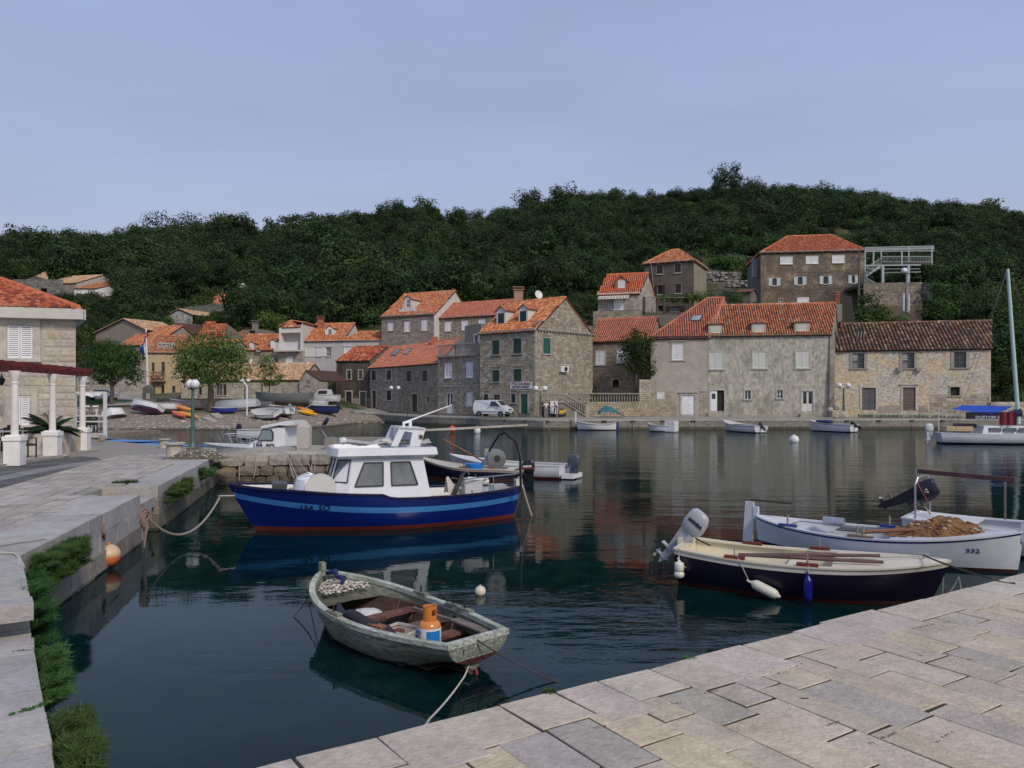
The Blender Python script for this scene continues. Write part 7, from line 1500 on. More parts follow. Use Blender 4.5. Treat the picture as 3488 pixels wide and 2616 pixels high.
def outboard(parent,x,z,s=1.,tilt=0.,col=(.02,.02,.025),leg=None,rz=0.,text=None,tc_=(.7,.7,.7),side=1,stripe=None,prop=(.05,.05,.06),turn=0.):
 """outboard motor on the transom: cowling, leg, propeller, clamp; built upright and then tilted about the transom"""
 leg=leg or col;Mx=Matrix.Rotation(turn,3,'Z')@Matrix.Rotation(tilt,3,'Y');o=Vector((x,0,z))
 def T(m):m.v=[tuple(Mx@(Vector(p)*s)+o)for p in m.v];return m
 m=MB();rows=[]
 for zz,w_,l0,l1 in((.15,.085,-.20,.10),(.19,.115,-.27,.15),(.30,.125,-.30,.17),(.46,.125,-.30,.155),(.56,.115,-.28,.10),(.605,.09,-.24,.05),(.62,.05,-.18,.0)):
  rows.append([(l0+(l1-l0)*(.5-.5*math.copysign(abs(math.cos(a))**.7,math.cos(a))),w_*math.copysign(abs(math.sin(a))**.5,math.sin(a)),zz)for a in[2*math.pi*k/16 for k in range(16)]])
 m.grid(rows,col,close=True);m.poly(rows[-1],col);m.poly(rows[0][::-1],col)
 if stripe:m.grid([[(p[0]*1.01-.001,p[1]*1.02,.30+dz)for p in rows[2]]for dz in(0,.02)],stripe,close=True)
 c=T(m).build('outboard_motor',gel,parent,smooth='auto')
 m=MB();m.hexa([(-.2,-.045,-.35),(-.02,-.045,-.35),(-.02,.045,-.35),(-.2,.045,-.35),(-.24,-.06,.18),(.02,-.06,.18),(.02,.06,.18),(-.24,.06,.18)],leg);m.hexa([(-.2,-.03,-.62),(-.06,-.03,-.62),(-.06,.03,-.62),(-.2,.03,-.62),(-.2,-.04,-.34),(-.04,-.04,-.34),(-.04,.04,-.34),(-.2,.04,-.34)],leg);m.box((-.17,0,-.36),(.34,.16,.02),col=leg);m.tube([(-.02,0,-.58),(-.28,0,-.58)],[.03,.035],8,leg);m.prism([(-.2,-.008,-.62),(-.08,-.008,-.62),(-.14,-.008,-.75)],(0,.016,0),leg);T(m).build('leg',gel,c)
 m=MB()
 for k in range(3):a=k*2.09;m.add([(-.29,0,-.58),(-.27,math.cos(a)*.11-math.sin(a)*.05,-.58+math.sin(a)*.11+math.cos(a)*.05),(-.31,math.cos(a)*.13,-.58+math.sin(a)*.13),(-.32,math.cos(a)*.10+math.sin(a)*.05,-.58+math.sin(a)*.10-math.cos(a)*.05)],[(0,1,2,3),(3,2,1,0)],prop)
 m.ball((-.3,0,-.58),.032,8,prop);T(m).build('propeller',gel,c)
 m=MB();m.box((.02,0,.02),(.1,.22,.22),col=leg);m.tube([(.1,.03,.12),(.42,.06,.2)],.018,6,(.02,.02,.02));m.build('x',gel,c)if 0 else T(m).build('tiller',gel,c)
 if text:
  X=Mx@Vector((1 if side<0 else-1,0,0));U=Mx@Vector((0,0,1));ps=Mx@(Vector((-.06,side*.130,.36))*s)+o;text3(text,ps,.06*s,X,c,paint,tc_,bold=.006,upv=U,ext=.003)
 return c
def rope(label,pts,r=.012,col=(.42,.40,.35),sag=0.,name='mooring_rope',n=14,wig=0.):
 pts=[Vector(p)for p in pts];out=[]
 for a,b in zip(pts,pts[1:]):
  for k in range(n):g=k/n;out.append(a.lerp(b,g)+Vector((rnd(-wig,wig),rnd(-wig,wig),-sag*4*g*(1-g))))
 out.append(pts[-1]);t=thing(name,label,'rope',pts[0],world=True);m=MB();m.tube(out,r,6,col);m.build('rope',ropem,t);return t
def fender(label,p,axis,L_,r,col,a=None,cat='fender'):
 t=thing('fender',label,cat,p);q=Vector(axis).normalized().to_track_quat('Z','Y').to_matrix();m=MB();h=L_/2
 m.lathe([(.012,-h-.03),(.03,-h),(r*.55,-h*.92),(r*.88,-h*.8),(r,-h*.6),(r,h*.6),(r*.88,h*.8),(r*.55,h*.92),(.03,h),(.012,h+.03)],(0,0,0),18,col,M=q);m.build('body',gel,t,smooth=True)
 m=MB();m.tube([q@Vector((0,0,h)),q@Vector((.02,0,h+.05)),q@Vector((0,0,h+.07))],.014,6,col)
 if a is not None:m.tube([q@Vector((0,0,h+.04)),Vector(a)-Vector(p)],.008,5,(.35,.33,.28))
 m.build('line',ropem,t);return t
NAVY=(.006,.006,.022);REDB=(.20,.022,.018);LB=(.05,.20,.50);RB_=(.004,.015,.15)
# ---------------- blue fishing boat 154 SO
ps,pb=V2(.23,19.55),V2(-6.37,17.35)
t,L_=bt('blue fishing boat with light blue stripe, white wheelhouse and number 154 SO',ps,pb,'fishing_boat',cat='fishing boat')
BBd=(pb-ps).normalized()
def bl(x):sx=px('BB',x,0)[0];u=(sx-CX)/F;return(u*ps.y-ps.x)/(BBd.x-u*BBd.y)
def bz(x,y,off=.8):s_=bl(x);Y=ps.y+BBd.y*s_-off*.95;return EYE+(HY-px('BB',x,y)[1])*Y/F
xst=bl(1028)/L_
def shf(t):
 return shb(t)+.085*sm(xst-.008,xst+.016,t)*(1-sm(.75,1,t))
def shb(t):return .725+.36*max(0,(t-.38)/.62)**2.2+.06*max(0,(.38-t)/.38)**2
H=Hull(t,L_,2.25,(shf,shb),[(('w',.10),(.16,.03,.022)),(('s',-.33),RB_),(('s',-.20),LB),(('s',0),(.006,.018,.13))],keel=-.4,tr=0,rb=.75,rs=.25,inner=(.66,.66,.64),rail=(.09,.05,(.012,.012,.05)),floor=.25,tm=.46,fine=.5,full=2.6,n=40,th=.06)
H.deck(.10,.93,-.22,(.60,.60,.57),'deck',inset=.12)
def loft(name,polys,cols,mat,parent,cap=True,smooth=False):
 m=MB();m.grid(polys,cols,close=True)
 if cap:m.poly(polys[-1],cols)
 o=m.build(name,mat,parent,smooth=smooth);return o
WB=(.72,.74,.78)
xa,xat,xf,xft,xn=bl(1272),bl(1222),bl(700),bl(757),bl(632)
z0c,z1c=.52,bz(1000,348,.75)
def cab(xa,xf,xn,w,z,wf=.45):return[(xa,-w,z),(xf,-w,z),(xn,-wf,z),(xn,wf,z),(xf,w,z),(xa,w,z)]
xs0,xs1=bl(825),bl(835)
B0=cab(xa,bl(790),xf+.12,.86,z0c,.55);B1=cab(xat,bl(835),xft+.02,.74,z1c,.42)
cabn=loft('wheelhouse',[B0,B1],WB,gel,t)
def on_quad(a,b,c,d,u,v,o):  # a,b bottom; d,c top
 a,b,c,d=map(Vector,(a,b,c,d));p=a.lerp(b,u).lerp(d.lerp(c,u),v);n=(b-a).cross(d-a).normalized();return p+n*o
def window(q4,u0,u1,v0,v1,skew0=0.,skew1=0.,name='window',n_=-1):
 m=MB();f4=[(u0,v0),(u1,v0),(u1+skew1,v1),(u0+skew0,v1)]
 P_=[on_quad(*q4,u,v,.012*n_)for u,v in f4];Pi=[on_quad(*q4,u,v,.006*n_)for u,v in f4];ce=sum(P_,Vector())/4
 for i in range(4):a,b=P_[i],P_[(i+1)%4];m.bar(a,b,.03,.03,(.05,.05,.06))
 o=m.build('window',paint,cabn);m=MB();m.poly(Pi if n_>0 else Pi[::-1],(.15,.16,.165));m.build('pane',mk('window_glass',(1,1.04,1.05),rough=.08,var=.3,scale=1.5,bump=0,spec=.6),o);return o
# near side (+y): corners aft-bottom B0[5], fore-bottom B0[4], fore-top B1[4], aft-top B1[5]
for sd in(1,-1):
 ia,if_,inn=(5,4,3)if sd>0 else(0,1,2);q4=(B0[ia],B0[if_],B1[if_],B1[ia])
 window(q4,.14,.47,.42,.88,.06,-.00,n_=1 if sd<0 else-1);window(q4,.58,.93,.42,.88,.00,-.09,n_=1 if sd<0 else-1)
 q5=(B0[if_],B0[inn],B1[inn],B1[if_]);window(q5,.12,.88,.5,.93,.02,-.02,n_=1 if sd<0 else-1)
window((B0[3],B0[2],B1[2],B1[3]),.08,.92,.5,.93,n_=-1)
# trunk cabin on the foredeck
xt0,xt1=bl(505),xf+.25;zt=bz(600,470,.5)
P0=cab(xt1,bl(560),xt0+.1,.70,.6,.35);P1=cab(xt1,bl(570),bl(530),.56,zt-.06,.28);P2=cab(xt1,bl(590),bl(555),.42,zt,.2)
loft('trunk_cabin',[P0,P1,P2],WB,gel,t,smooth='auto')
m=MB();hx,hy,hz=bl(655),.72,bz(655,545,1.);m.tube([(hx,hy-.10,hz),(hx+.02,hy+.12,hz)],.34,28,(.62,.62,.58));m.build('round_hatch',gel,t,smooth='auto')
m=MB();m.tube([(bl(755),.5,bz(755,487)),(bl(720),.52,bz(700,482)),(bl(680),.55,bz(670,490)),(bl(650),.6,bz(640,512))],.014,6,(.5,.5,.5));m.tube([(bl(635),-.4,bz(640,462,0)),(bl(600),-.4,bz(600,450,0)),(bl(560),-.4,bz(556,470,0))],.014,6,(.5,.5,.5));m.build('handrail',metalm,t)
m=MB();m.hexa([(bl(455),-.2,.6),(bl(388),-.2,.6),(bl(388),.45,.6),(bl(455),.45,.6),(bl(470),-.25,bz(440,520)),(bl(384),-.25,bz(400,515)),(bl(384),.5,bz(400,515)),(bl(470),.5,bz(440,520))],(.06,.075,.06));m.build('fish_box',paint,t)
m=MB();m.grid([[(bl(395)-i*.075,-.3+j*.11,.86+.06*math.sin(i*1.3+j)+.07*math.sin(j*1.7)-.012*i)for i in range(12)]for j in range(9)],(.30,.24,.18));m.build('tarpaulin',cloth,t)
# flybridge roof
xr0,xr1=bl(1298),bl(742);zr0,zr1=z1c-.03,bz(1000,300,.8)
def rp(z,w,k=0.):return[(xr0+k,-w,z),(xr1-k,-w,z),(xr1+.12-k,-w*.6,z),(xr1+.12-k,w*.6,z),(xr1-k,w,z),(xr0+k,w,z)]
m=MB();m.grid([rp(zr0,.84,.08),rp(zr0+.06,.92,0),rp(zr1,.90,.03),rp(zr1+.01,.84,.08),rp(zr1-.12,.80,.12)],WB,close=True);m.poly(rp(zr1-.12,.80,.12),WB);m.poly(rp(zr0,.84,.08)[::-1],WB);m.build('roof',gel,t,smooth='auto')
m=MB();m.grid([[(bl(775)-i*.15,-.5+j*.12,zr1+.05+.10*math.sin(i*.8+j*.5)*math.sin(j*.4+.3)+.05)for i in range(15)]for j in range(9)],(.42,.42,.40));m.build('net_cover',netm,t)
m=MB()
for k in range(26):m.ball((rnd(bl(1150),bl(1010)),rnd(-.5,.5),zr1+rnd(0,.14)),rnd(.04,.09),7,random.choice([(.6,.6,.58),(.25,.25,.25),(.5,.48,.42)]),sc=(1.4,1,.7))
m.ball((bl(795),.1,zr1+.14),.09,10,(.65,.65,.63));m.build('net_bundle',cloth,t)
# arch
ya=.62;pa,pb_,pc,pd=(bl(1050),bz(1050,292)),(bl(1098),bz(1098,182)),(bl(1246),bz(1246,188)),(bl(1212),bz(1212,292))
for sd in(1,-1):
 m=MB();y0,y1=(ya,ya-.12)if sd>0 else(-ya+.12,-ya)
 out=[pa,pb_,pc,pd];inn=[(pa[0]-.16,pa[1]),(pb_[0]-.12,pb_[1]-.09),(pc[0]+.32,pc[1]-.09),(pd[0]+.24,pd[1])]
 for i in range(3):
  a,b,c,d=out[i],out[i+1],inn[i+1],inn[i];m.hexa([(a[0],y1,a[1]),(b[0],y1,b[1]),(c[0],y1,c[1]),(d[0],y1,d[1]),(a[0],y0,a[1]),(b[0],y0,b[1]),(c[0],y0,c[1]),(d[0],y0,d[1])],WB)
 m.build('arch_leg',gel,t)
m=MB();m.hexa([(pb_[0],-ya,pb_[1]-.05),(pc[0],-ya,pc[1]-.05),(pc[0],ya,pc[1]-.05),(pb_[0],ya,pb_[1]-.05),(pb_[0],-ya,pb_[1]+.01),(pc[0],-ya,pc[1]+.01),(pc[0],ya,pc[1]+.01),(pb_[0],ya,pb_[1]+.01)],WB);m.build('arch_top',gel,t)
m=MB();q=(bl(1217),ya+.005,bz(1217,237));m.box(q,(.1,.02,.12),col=(.55,.4,.3));m.box((q[0],q[1]+.008,q[2]),(.07,.02,.08),col=(.03,.03,.03));m.build('side_lamp',paint,t)
m=MB();zt_=pb_[1];m.tube([(bl(1182),.1,zt_),(bl(1182),.1,bz(1182,148))],.04,8,WB);m.tube([(bl(1185),.1,bz(1185,150)),(bl(1140),.1,bz(1140,160))],.03,6,WB);m.tube([(bl(1145),.1,zt_-.02),(bl(1143),.1,bz(1143,158))],.03,6,WB);m.build('antenna_mount',gel,t)
m=MB();m.tube([(bl(1145),.1,bz(1145,158)),(bl(1440),-.2,bz(1440,52))],[.022,.012],6,(.75,.75,.75));m.build('whip_antenna',gel,t);m=MB();m.tube([(bl(1175),-.2,zt_),(bl(1181),-.2,bz(1181,68))],.008,5,(.06,.05,.05));m.tube([(bl(1125),-.3,zt_),(bl(1123),-.3,bz(1123,118))],.008,5,(.06,.05,.05));m.build('thin_antenna',metalm,t)
m=MB();m.lathe([(.07,0),(.085,.02),(.085,.26),(.07,.32),(.03,.34),(.03,.37)],(bl(1108),.05,zr1+.1),10,(.62,.66,.70));m.build('jerrycan',gel,t,smooth='auto')
m=MB();m.bar((bl(1252),-.3,bz(1252,198,-.3)),(bl(1955),-1.2,bz(1955,166,-1.2)),.085,.05,(.36,.33,.29));m.build('boom_plank',wood,t)
# stern: hauler arch, drum, screens, gear
xq=bl(1772);m=MB();zb_=shf(xq/L_)-.05;m.tube([(xq,.72,zb_),(xq+.02,.74,bz(1768,350,.7)),(xq+.12,.68,bz(1750,262,.7)),(xq+.3,.6,bz(1735,225,.6)),(bl(1705),.5,bz(1705,209,.5)),(bl(1672),.42,bz(1672,222,.4)),(bl(1648),.36,bz(1648,268,.35)),(bl(1622),.3,bz(1622,320,.3))],.028,8,(.05,.045,.045));m.tube([(xq-.05,.62,zb_),(xq-.04,.64,bz(1762,350,.6)),(xq+.1,.58,bz(1745,262,.6)),(bl(1705),.42,bz(1705,213,.4))],.022,8,(.25,.24,.22));m.tube([(bl(1706),.3,bz(1706,212)),(bl(1706),.3,bz(1706,183))],.02,6,(.06,.05,.05));m.build('hauler_arch',metalm,t,smooth='auto')
hz=bz(1660,360,.3);m=MB();ax=bl(1660)
Mh=Matrix.Rotation(R(90),3,'X');m.lathe([(.05,-.13),(.16,-.13),(.235,-.125),(.24,-.1),(.20,-.06),(.20,.06),(.24,.1),(.235,.125),(.13,.125),(.10,.10),(.05,.09)],(ax,.3,hz),26,(.34,.34,.33),M=Mh);dr_=m.build('net_hauler_drum',metalm,t,smooth='auto');m=MB();m.tube([(ax,.41,hz),(ax,.435,hz)],.085,16,(.03,.03,.03));m.build('hole_shade_disc',paint,dr_)  # black disc on the drum front paints in the darkness of its centre hole
m=MB();zt2,zb2=bz(1600,468,.9),shf(.2)-.02
m.tube([(bl(1450),.86,shf(bl(1450)/L_)),(bl(1450),.86,bz(1450,495,.9)),(bl(1462),.86,bz(1462,480,.9)),(bl(1756),.62,bz(1756,452,.7))],.016,6,(.55,.55,.55));m.tube([(bl(1620),.72,shf(.22)),(bl(1620),.72,bz(1620,468,.8))],.014,6,(.5,.5,.5));m.build('guard_rail',metalm,t)
a,b=(bl(1620),.71,bz(1620,472,.8)),(bl(1756),.61,bz(1756,458,.7));m=MB()
for k in range(22):g=k/21;p_=Vector(a).lerp(Vector(b),g);m.tube([p_,(p_.x,p_.y,shf(p_.x/L_))],.0025,3,(.2,.2,.2))
for k in range(8):g=k/8;m.tube([Vector(a)-Vector((0,0,g*.42)),Vector(b)-Vector((0,0,g*.42))],.0025,3,(.2,.2,.2))
m.build('wire_mesh',metalm,t)
m=MB();m.grid([[(bl(1378)-i*.06,.55-j*.06,.5+.62*(1-(i/9)**1.2)*(1-abs(j-4)/6)+.03*math.sin(i*2+j*3))for i in range(11)]for j in range(9)],(.50,.47,.42));m.build('sacking',cloth,t)
m=MB();m.tube([(bl(1385),.62,.62),(bl(1405),.66,.75),(bl(1430),.6,.95),(bl(1455),.5,1.12),(bl(1475),.4,1.2)],[.05,.06,.05,.05,.03],8,(.02,.02,.02));m.build('hose',rubber,t,smooth=True)
m=MB();m.hexa([(bl(1562),.2,.5),(bl(1455),.2,.5),(bl(1455),.62,.5),(bl(1562),.62,.5),(bl(1558),.34,1.04),(bl(1465),.34,1.08),(bl(1465),.74,1.08),(bl(1558),.74,1.04)],(.62,.63,.62));m.tube([(bl(1480),.6,bz(1480,492)),(bl(1597),.6,bz(1597,500))],.09,10,(.62,.63,.62));m.build('plastic_tank',gel,t,smooth='auto')
m=MB();m.box((bl(1690),.05,.70),(.36,.4,.3),col=(.6,.6,.6));m.build('fish_crate',gel,t)
m=MB()
for k in range(16):a=(rnd(bl(1580),bl(1430)),rnd(.2,.7),rnd(.8,1.15));b=(a[0]+rnd(-.25,.25),a[1]+rnd(-.2,.2),a[2]+rnd(-.3,.12));m.tube([a,Vector(a).lerp(Vector(b),.5)+Vector((0,0,.1)),b],.01,4,random.choice([(.05,.05,.05),(.3,.3,.25),(.12,.2,.14)]))
m.build('line_tangle',ropem,t)
m=MB();m.box((.08,0,.86),(.16,.2,.2),col=(.6,.6,.58));m.tube([(.1,.02,.9),(.05,.05,1.0)],.05,8,(.4,.38,.33));m.build('stern_post',gel,t);m=MB();m.prism([(.0,-.02,.62),(.26,-.02,-.3),(.40,-.02,-.3),(.14,-.02,.62)],(0,.04,0),(.05,.035,.03));m.build('rudder',paint,t)
m=MB();x=L_-.18;m.tube([(x,0,shf(.97)-.25),(x+.36,.1,shf(.97)-.23)],.02,6,(.35,.34,.32));m.build('bow_bracket',metalm,t)
def hulltext(H,s_,x,z,h,width,side,col):
 o=text3(s_,(0,0,0),h,(1,0,0),H.r,paint,col,bold=h*.035,width=width,ext=0.)
 for v in o.data.vertices:
  X,Z_=x+v.co.x*-side,z+v.co.z;t_=X/H.L
  for _ in range(4):t_+=(X-H.xz(t_,Z_))/H.L
  v.co=(X,side*(H.w(t_,Z_)+.008),Z_)
hulltext(H,'154  SO',bl(618),shb(bl(618)/L_)-.33,.125,.62,1,(.008,.01,.04))
W3=lambda loc,root:root.matrix_world@Vector(loc)
bpy.context.view_layer.update()
bowp=Matrix.Translation(t.location)@t.rotation_euler.to_matrix().to_4x4()@Vector((L_+.16,.1,.78))
e_=gr('X',440,740,1.);rope('thick rope hanging in a long curve from the quay knot to the blue boat bow',[(e_.x+.02,e_.y,.88),bowp],.022,(.30,.27,.23),sag=.62,n=26)
kt=thing('rope_knot','weathered knotted rope on the quay face beside the landing steps','rope',(e_.x+.05,e_.y,.8));m=MB()
for k in range(4):m.tube([(.02+.04*math.cos(a*1.0),.1*math.cos(a+k),.12*math.sin(a+k)-.05*k)for a in np.linspace(0,6.3,14)],.026,6,(.24,.17,.14))
m.tube([(.02,0,-.1),(.03,.02,-.35),(.0,.03,-.62)],[.04,.035,.02],6,(.26,.2,.17));m.build('knot',ropem,kt)
stp=Matrix.Translation(t.location)@t.rotation_euler.to_matrix().to_4x4()@Vector((-.02,.05,.8));q=gr('BB',1895,690);rope('thick pale rope falling from the stern of the blue boat into the water',[stp,(q.x,q.y,-.05)],.028,(.40,.35,.29),sag=.05)
# ---------------- weathered grey dinghy
s_,b_=V2(-.355,8.38),V2(-2.65,10.83)
t,L_=bt('weathered grey wooden rowing dinghy carrying an orange gas bottle',s_,b_,'rowing_boat',cat='rowing boat')
GB=(.92,.95,.92)
H=Hull(t,L_,1.40,(.57,.36,.39),[(('k',.065),(.28,.035,.05)),(('s',0),GB)],keel=-.17,lift=.23,tr=.60,rb=.14,rs=.02,inner=(.8,.82,.74),inner2=(.30,.15,.12),rail=(.085,.055,(1.65,1.68,1.7)),floor=-.02,tm=.5,fine=.6,full=2.5,mat=wornboat,liner=wornboat,n=32,th=.04)
m=MB();m.prism([(.05,-.018,.06),(.6,-.018,-.12),(.6,-.018,-.2),(.02,-.018,-.02)],(0,.036,0),(.2,.02,.03));m.build('skeg',paint,t)
BRN=(.15,.062,.045);wd2=mk('worn_wood',rough=.85,var=.4,scale=5,bump=.6,fine=.3)
m=MB()
for k in range(7):x=.3+k*.3;w_=max(.1,H.w(x/L_,.08)-.06);m.box((x,0,.02),(.26,2*w_,.02),col=tn((.055,.03,.022),.3))
m.build('floorboards',wd2,t,kind='stuff')
for k in range(8):
 x=.35+k*.28
 for sd in(1,-1):m=MB();pts=[(x,sd*(H.w(x/L_,z)-.055),z)for z in(.05,.14,.22,.29)];m.tube(pts,.014,5,(.12,.06,.04));m.build('rib',wd2,t)
for x in(2.05,1.42,.86):H.thwart(x,.20,.17,tn(BRN,.1),mat=wd2)
m=MB();m.box((2.05,0,.1),(.05,.05,.2),col=BRN);m.build('thwart_post',wd2,t)
H.deck(.78,.985,-.12,(.6,.56,.5),'bow_deck',wornboat,inset=.05);
m=MB();G=[(x,-max(.05,H.w(x/L_,.27)-.05),.27)for x in(.0,.25,.5,.75,1.)];G2=[(x,y+(.55 if x<.2 else .13),z)for x,y,z in G];m.grid([G,G2],(.9,.92,.8));m.grid([[(a,b,c-.03)for a,b,c in G],[(a,b,c-.03)for a,b,c in G2]],(.8,.8,.7),flip=True);m.quad(*[G2[0],G2[1],(G2[1][0],G2[1][1],.33),(G2[0][0],G2[0][1],.33)],(.2,.1,.06));m.build('stern_bench',wornboat,t)
m=MB();m.box((.14,.03,.29),(.2,.6,.03),col=(.85,.9,.8));m.build('stern_seat',wornboat,t)
for x,sd in((1.95,-1),(1.25,-1),(.98,-1),(1.9,1)):m=MB();y=sd*(H.w(x/L_,.36)-.03);z=H.sh(x/L_);m.tube([(x,y,z-.02),(x,y,z+.13)],.012,6,(.10,.085,.07));m.box((x,y,z+.03),(.26,.075,.05),col=(.8,.78,.74));m.build('thole_pin',wornboat,t)
m=MB();m.box((L_+.0,0,.61),(.085,.07,.19),col=(1.2,1.2,1.15));m.build('stem_post',wornboat,t)
m=MB();m.bar((1.85,-.47,.27),(.45,-.44,.30),.05,.04,(.17,.13,.11));m.bar((1.0,-.46,.31),(.35,-.40,.315),.13,.02,(.19,.16,.14));m.build('oar',wd2,t)
m=MB();m.tube([(2.35,.34,.38),(2.2,.39,.28),(2.0,.43,.28),(1.8,.49,.37),(1.6,.54,.40),(1.4,.50,.33),(1.2,.40,.26),(1.1,.32,.22)],[.03,.07,.09,.08,.07,.08,.11,.05],7,(.02,.022,.032));m.build('dark_cloth',cloth,t,smooth=True)
m=MB();m.bar((1.7,.54,.37),(1.15,.46,.36),.1,.03,(.25,.09,.04));m.build('side_plank',wd2,t)
M4=Matrix.Translation(t.location)@t.rotation_euler.to_matrix().to_4x4()
sh=thing('shell_pile','pile of pale mussel shells and stones on the bow deck of the grey dinghy','shells',M4@Vector((2.85,0,.42)),t.rotation_euler.z)
m=MB()
for k in range(330):
 x=rnd(-.2,.32);yw=max(.03,H.w((2.85+x)/L_,.42)-.10)*(1 if x>-.1 else .8);y=rnd(-yw,yw);h_=.085*(1-abs(y)/yw*.6)*(1-max(0,-x-.1)*5);m.ball((x,y,rnd(0,max(.02,h_))+.01),rnd(.013,.022),5,tn((.50,.46,.40),.3),sc=(1.3,1,.6),M=Matrix.Rotation(rnd(0,3),3,'Z'))
m.build('shells',stone,sh,kind='stuff')
m=MB();m.tube([(.36,.02,.16),(.25,-.06,.19),(.12,0,.15),(.02,-.05,.13),(-.06,.02,.09)],[.03,.04,.03,.045,.02],7,(.012,.02,.10));m.build('blue_rag',cloth,sh,smooth=True)
gb=thing('gas_bottle','orange gas bottle with a blue and white label standing in the grey dinghy','gas bottle',M4@Vector((.88,.0,.04)),t.rotation_euler.z+2.)
OR=(.62,.22,.05);m=MB();m.lathe([(.10,0),(.125,.015),(.132,.05),(.132,.30),(.125,.335),(.10,.365),(.06,.385),(.03,.39)],(0,0,0),28,OR);m.build('cylinder',gloss,gb,smooth='auto')
m=MB();m.lathe([(.1325,.055),(.134,.06),(.134,.295),(.1325,.30)],(0,0,0),28,(.62,.64,.66));m.build('label_band',paint,gb,smooth='auto')
m=MB()
for a0,a1,z0_,z1_ in((-2.3,-.95,.18,.275),(-2.3,-.95,.07,.165),(-.80,-.40,.22,.275),(-.80,-.40,.14,.205),(-.8,-.4,.07,.125),(.2,1.5,.07,.275)):
 m.grid([[(.1355*math.cos(a),.1355*math.sin(a),z)for a in np.linspace(a0,a1,8)]for z in(z0_,z1_)],(.02,.20,.62))
m.build('label_print',paint,gb)
m=MB();n_=24
for k in range(n_):
 a,b=6.283*k/n_,6.283*(k+1)/n_
 for z0_,z1_ in((.36,.44),(.51,.54))if k in(3,4,5,14,15,16)else((.36,.54),):m.hexa([(.082*math.cos(a),.082*math.sin(a),z0_),(.082*math.cos(b),.082*math.sin(b),z0_),(.076*math.cos(b),.076*math.sin(b),z0_),(.076*math.cos(a),.076*math.sin(a),z0_),(.082*math.cos(a),.082*math.sin(a),z1_),(.082*math.cos(b),.082*math.sin(b),z1_),(.076*math.cos(b),.076*math.sin(b),z1_),(.076*math.cos(a),.076*math.sin(a),z1_)],OR)
m.build('collar',gloss,gb);m=MB();m.lathe([(.03,.38),(.03,.43),(.02,.46)],(0,0,0),8,(.2,.18,.12));m.build('valve',metalm,gb)
cr=thing('plastic_crate','cream plastic crate on the floor of the grey dinghy','crate',M4@Vector((1.22,.16,.10)),t.rotation_euler.z+.25);m=MB()
for x,y,a,b in((0,.16,.42,.02),(0,-.16,.42,.02),(.2,0,.02,.32),(-.2,0,.02,.32)):m.box((x,y,.08),(a,b,.1),col=(.52,.50,.40));m.box((x,y,.165),(a,b,.03),col=(.52,.5,.4))
m.box((0,0,.03),(.4,.3,.02),col=(.4,.38,.3));m.build('crate',gel,cr)
sk_=thing('white_sack','crumpled white plastic bag behind the first thwart of the grey dinghy','bag',M4@Vector((2.35,-.1,.08)));m=MB();rock(m,(0,0,.05),(.4,.3,.22),(.55,.56,.55),e=.8,jit=.2,seg=4);m.build('bag',cloth,sk_)
tr_=M4@Vector((-.02,.05,.40));q=gr('M2',970,1655);rope('pale rope from the dinghy transom down towards the near quay',[tr_,gr('M2',1180,1230,.12),gr('M2',1060,1500,.02),gr('S',1462,2450,.2),gr('S',1420,2490,.85)],.010,(.52,.49,.42),sag=.02)
rope('dark rope from the dinghy transom out into the water on the right',[tr_,gr('S',1920,2330,-.02)],.010,(.07,.055,.05),sag=.04)
bw=M4@Vector((L_-.02,.06,.53));rope('thin dark bow line of the grey dinghy',[bw,gr('S',993,2108,-.02)],.008,(.10,.085,.07),sag=.06);rope('second thin bow line dropping straight down from the dinghy',[bw,gr('S',1052,2065,-.02)],.006,(.10,.085,.07),sag=.02)
# ---------------- navy and cream motor boat
s_,b_=V2(2.84,12.85),V2(6.30,11.12)
t,L_=bt('navy motor boat with cream deck, oars and a silver outboard',s_,b_,'motor_boat',cat='motor boat');CR=(.68,.62,.48)
H=Hull(t,L_,1.5,(.66,.52,.60),[(('w',.06),(.08,.012,.014)),(('s',-.085),(.008,.006,.020)),(('s',0),(.60,.57,.50))],keel=-.28,tr=.78,rb=.35,rs=.03,inner=CR,rail=(.13,.025,CR),floor=.12,tm=.48,fine=.6,full=2.5,n=32,mat=gel)
H.deck(.60,.985,.012,CR,'foredeck');H.thwart(.35,.34,.42,CR,mat=gel,name='stern_bench');H.thwart(1.75,.38,.24,CR,mat=gel)
m=MB();m.box((2.75,-.22,.615),(.38,.16,.03),col=(.62,.57,.45));m.build('hatch',gel,t);m=MB();m.box((-.02,0,.58),(.07,.34,.24),col=(.6,.57,.5));m.build('transom_board',gel,t)
m=MB();m.tube([(L_-.35,.06,.66),(L_-.35,.06,.72)],.02,8,(.5,.5,.5));m.tube([(L_-.42,.06,.72),(L_-.27,.06,.72)],.015,6,(.5,.5,.5));m.build('cleat',metalm,t)
for x,sd in((.95,-1),(2.0,-1),(1.0,1),(2.05,1)):m=MB();z=H.sh(x/L_)+.03;y=sd*(H.w(x/L_,z-.05)-.05);m.box((x,y,z),(.30,.09,.055),col=(.13,.02,.015));m.tube([(x,y,z),(x,y,z+.15)],.013,6,(.3,.25,.2));m.build('rowlock',wood,t)
for a,b,lab in(((1.0,-.60,.60),(2.95,-.25,.70),0),((.98,-.50,.58),(3.0,-.42,.64),1)):m=MB();m.tube([a,Vector(a).lerp(Vector(b),.6),b],[.025,.03,.024],8,(.12,.07,.065));m.bar(a,Vector(a).lerp(Vector(b),-.0)+Vector((.7,.1,.02)),.10,.02,(.12,.07,.065));m.build('oar',wood,t)
outboard(t,.06,.66,.84,R(38),(.36,.38,.41),(.34,.37,.42),text='HONDA',tc_=(.02,.02,.03),side=-1,prop=(.5,.52,.55))
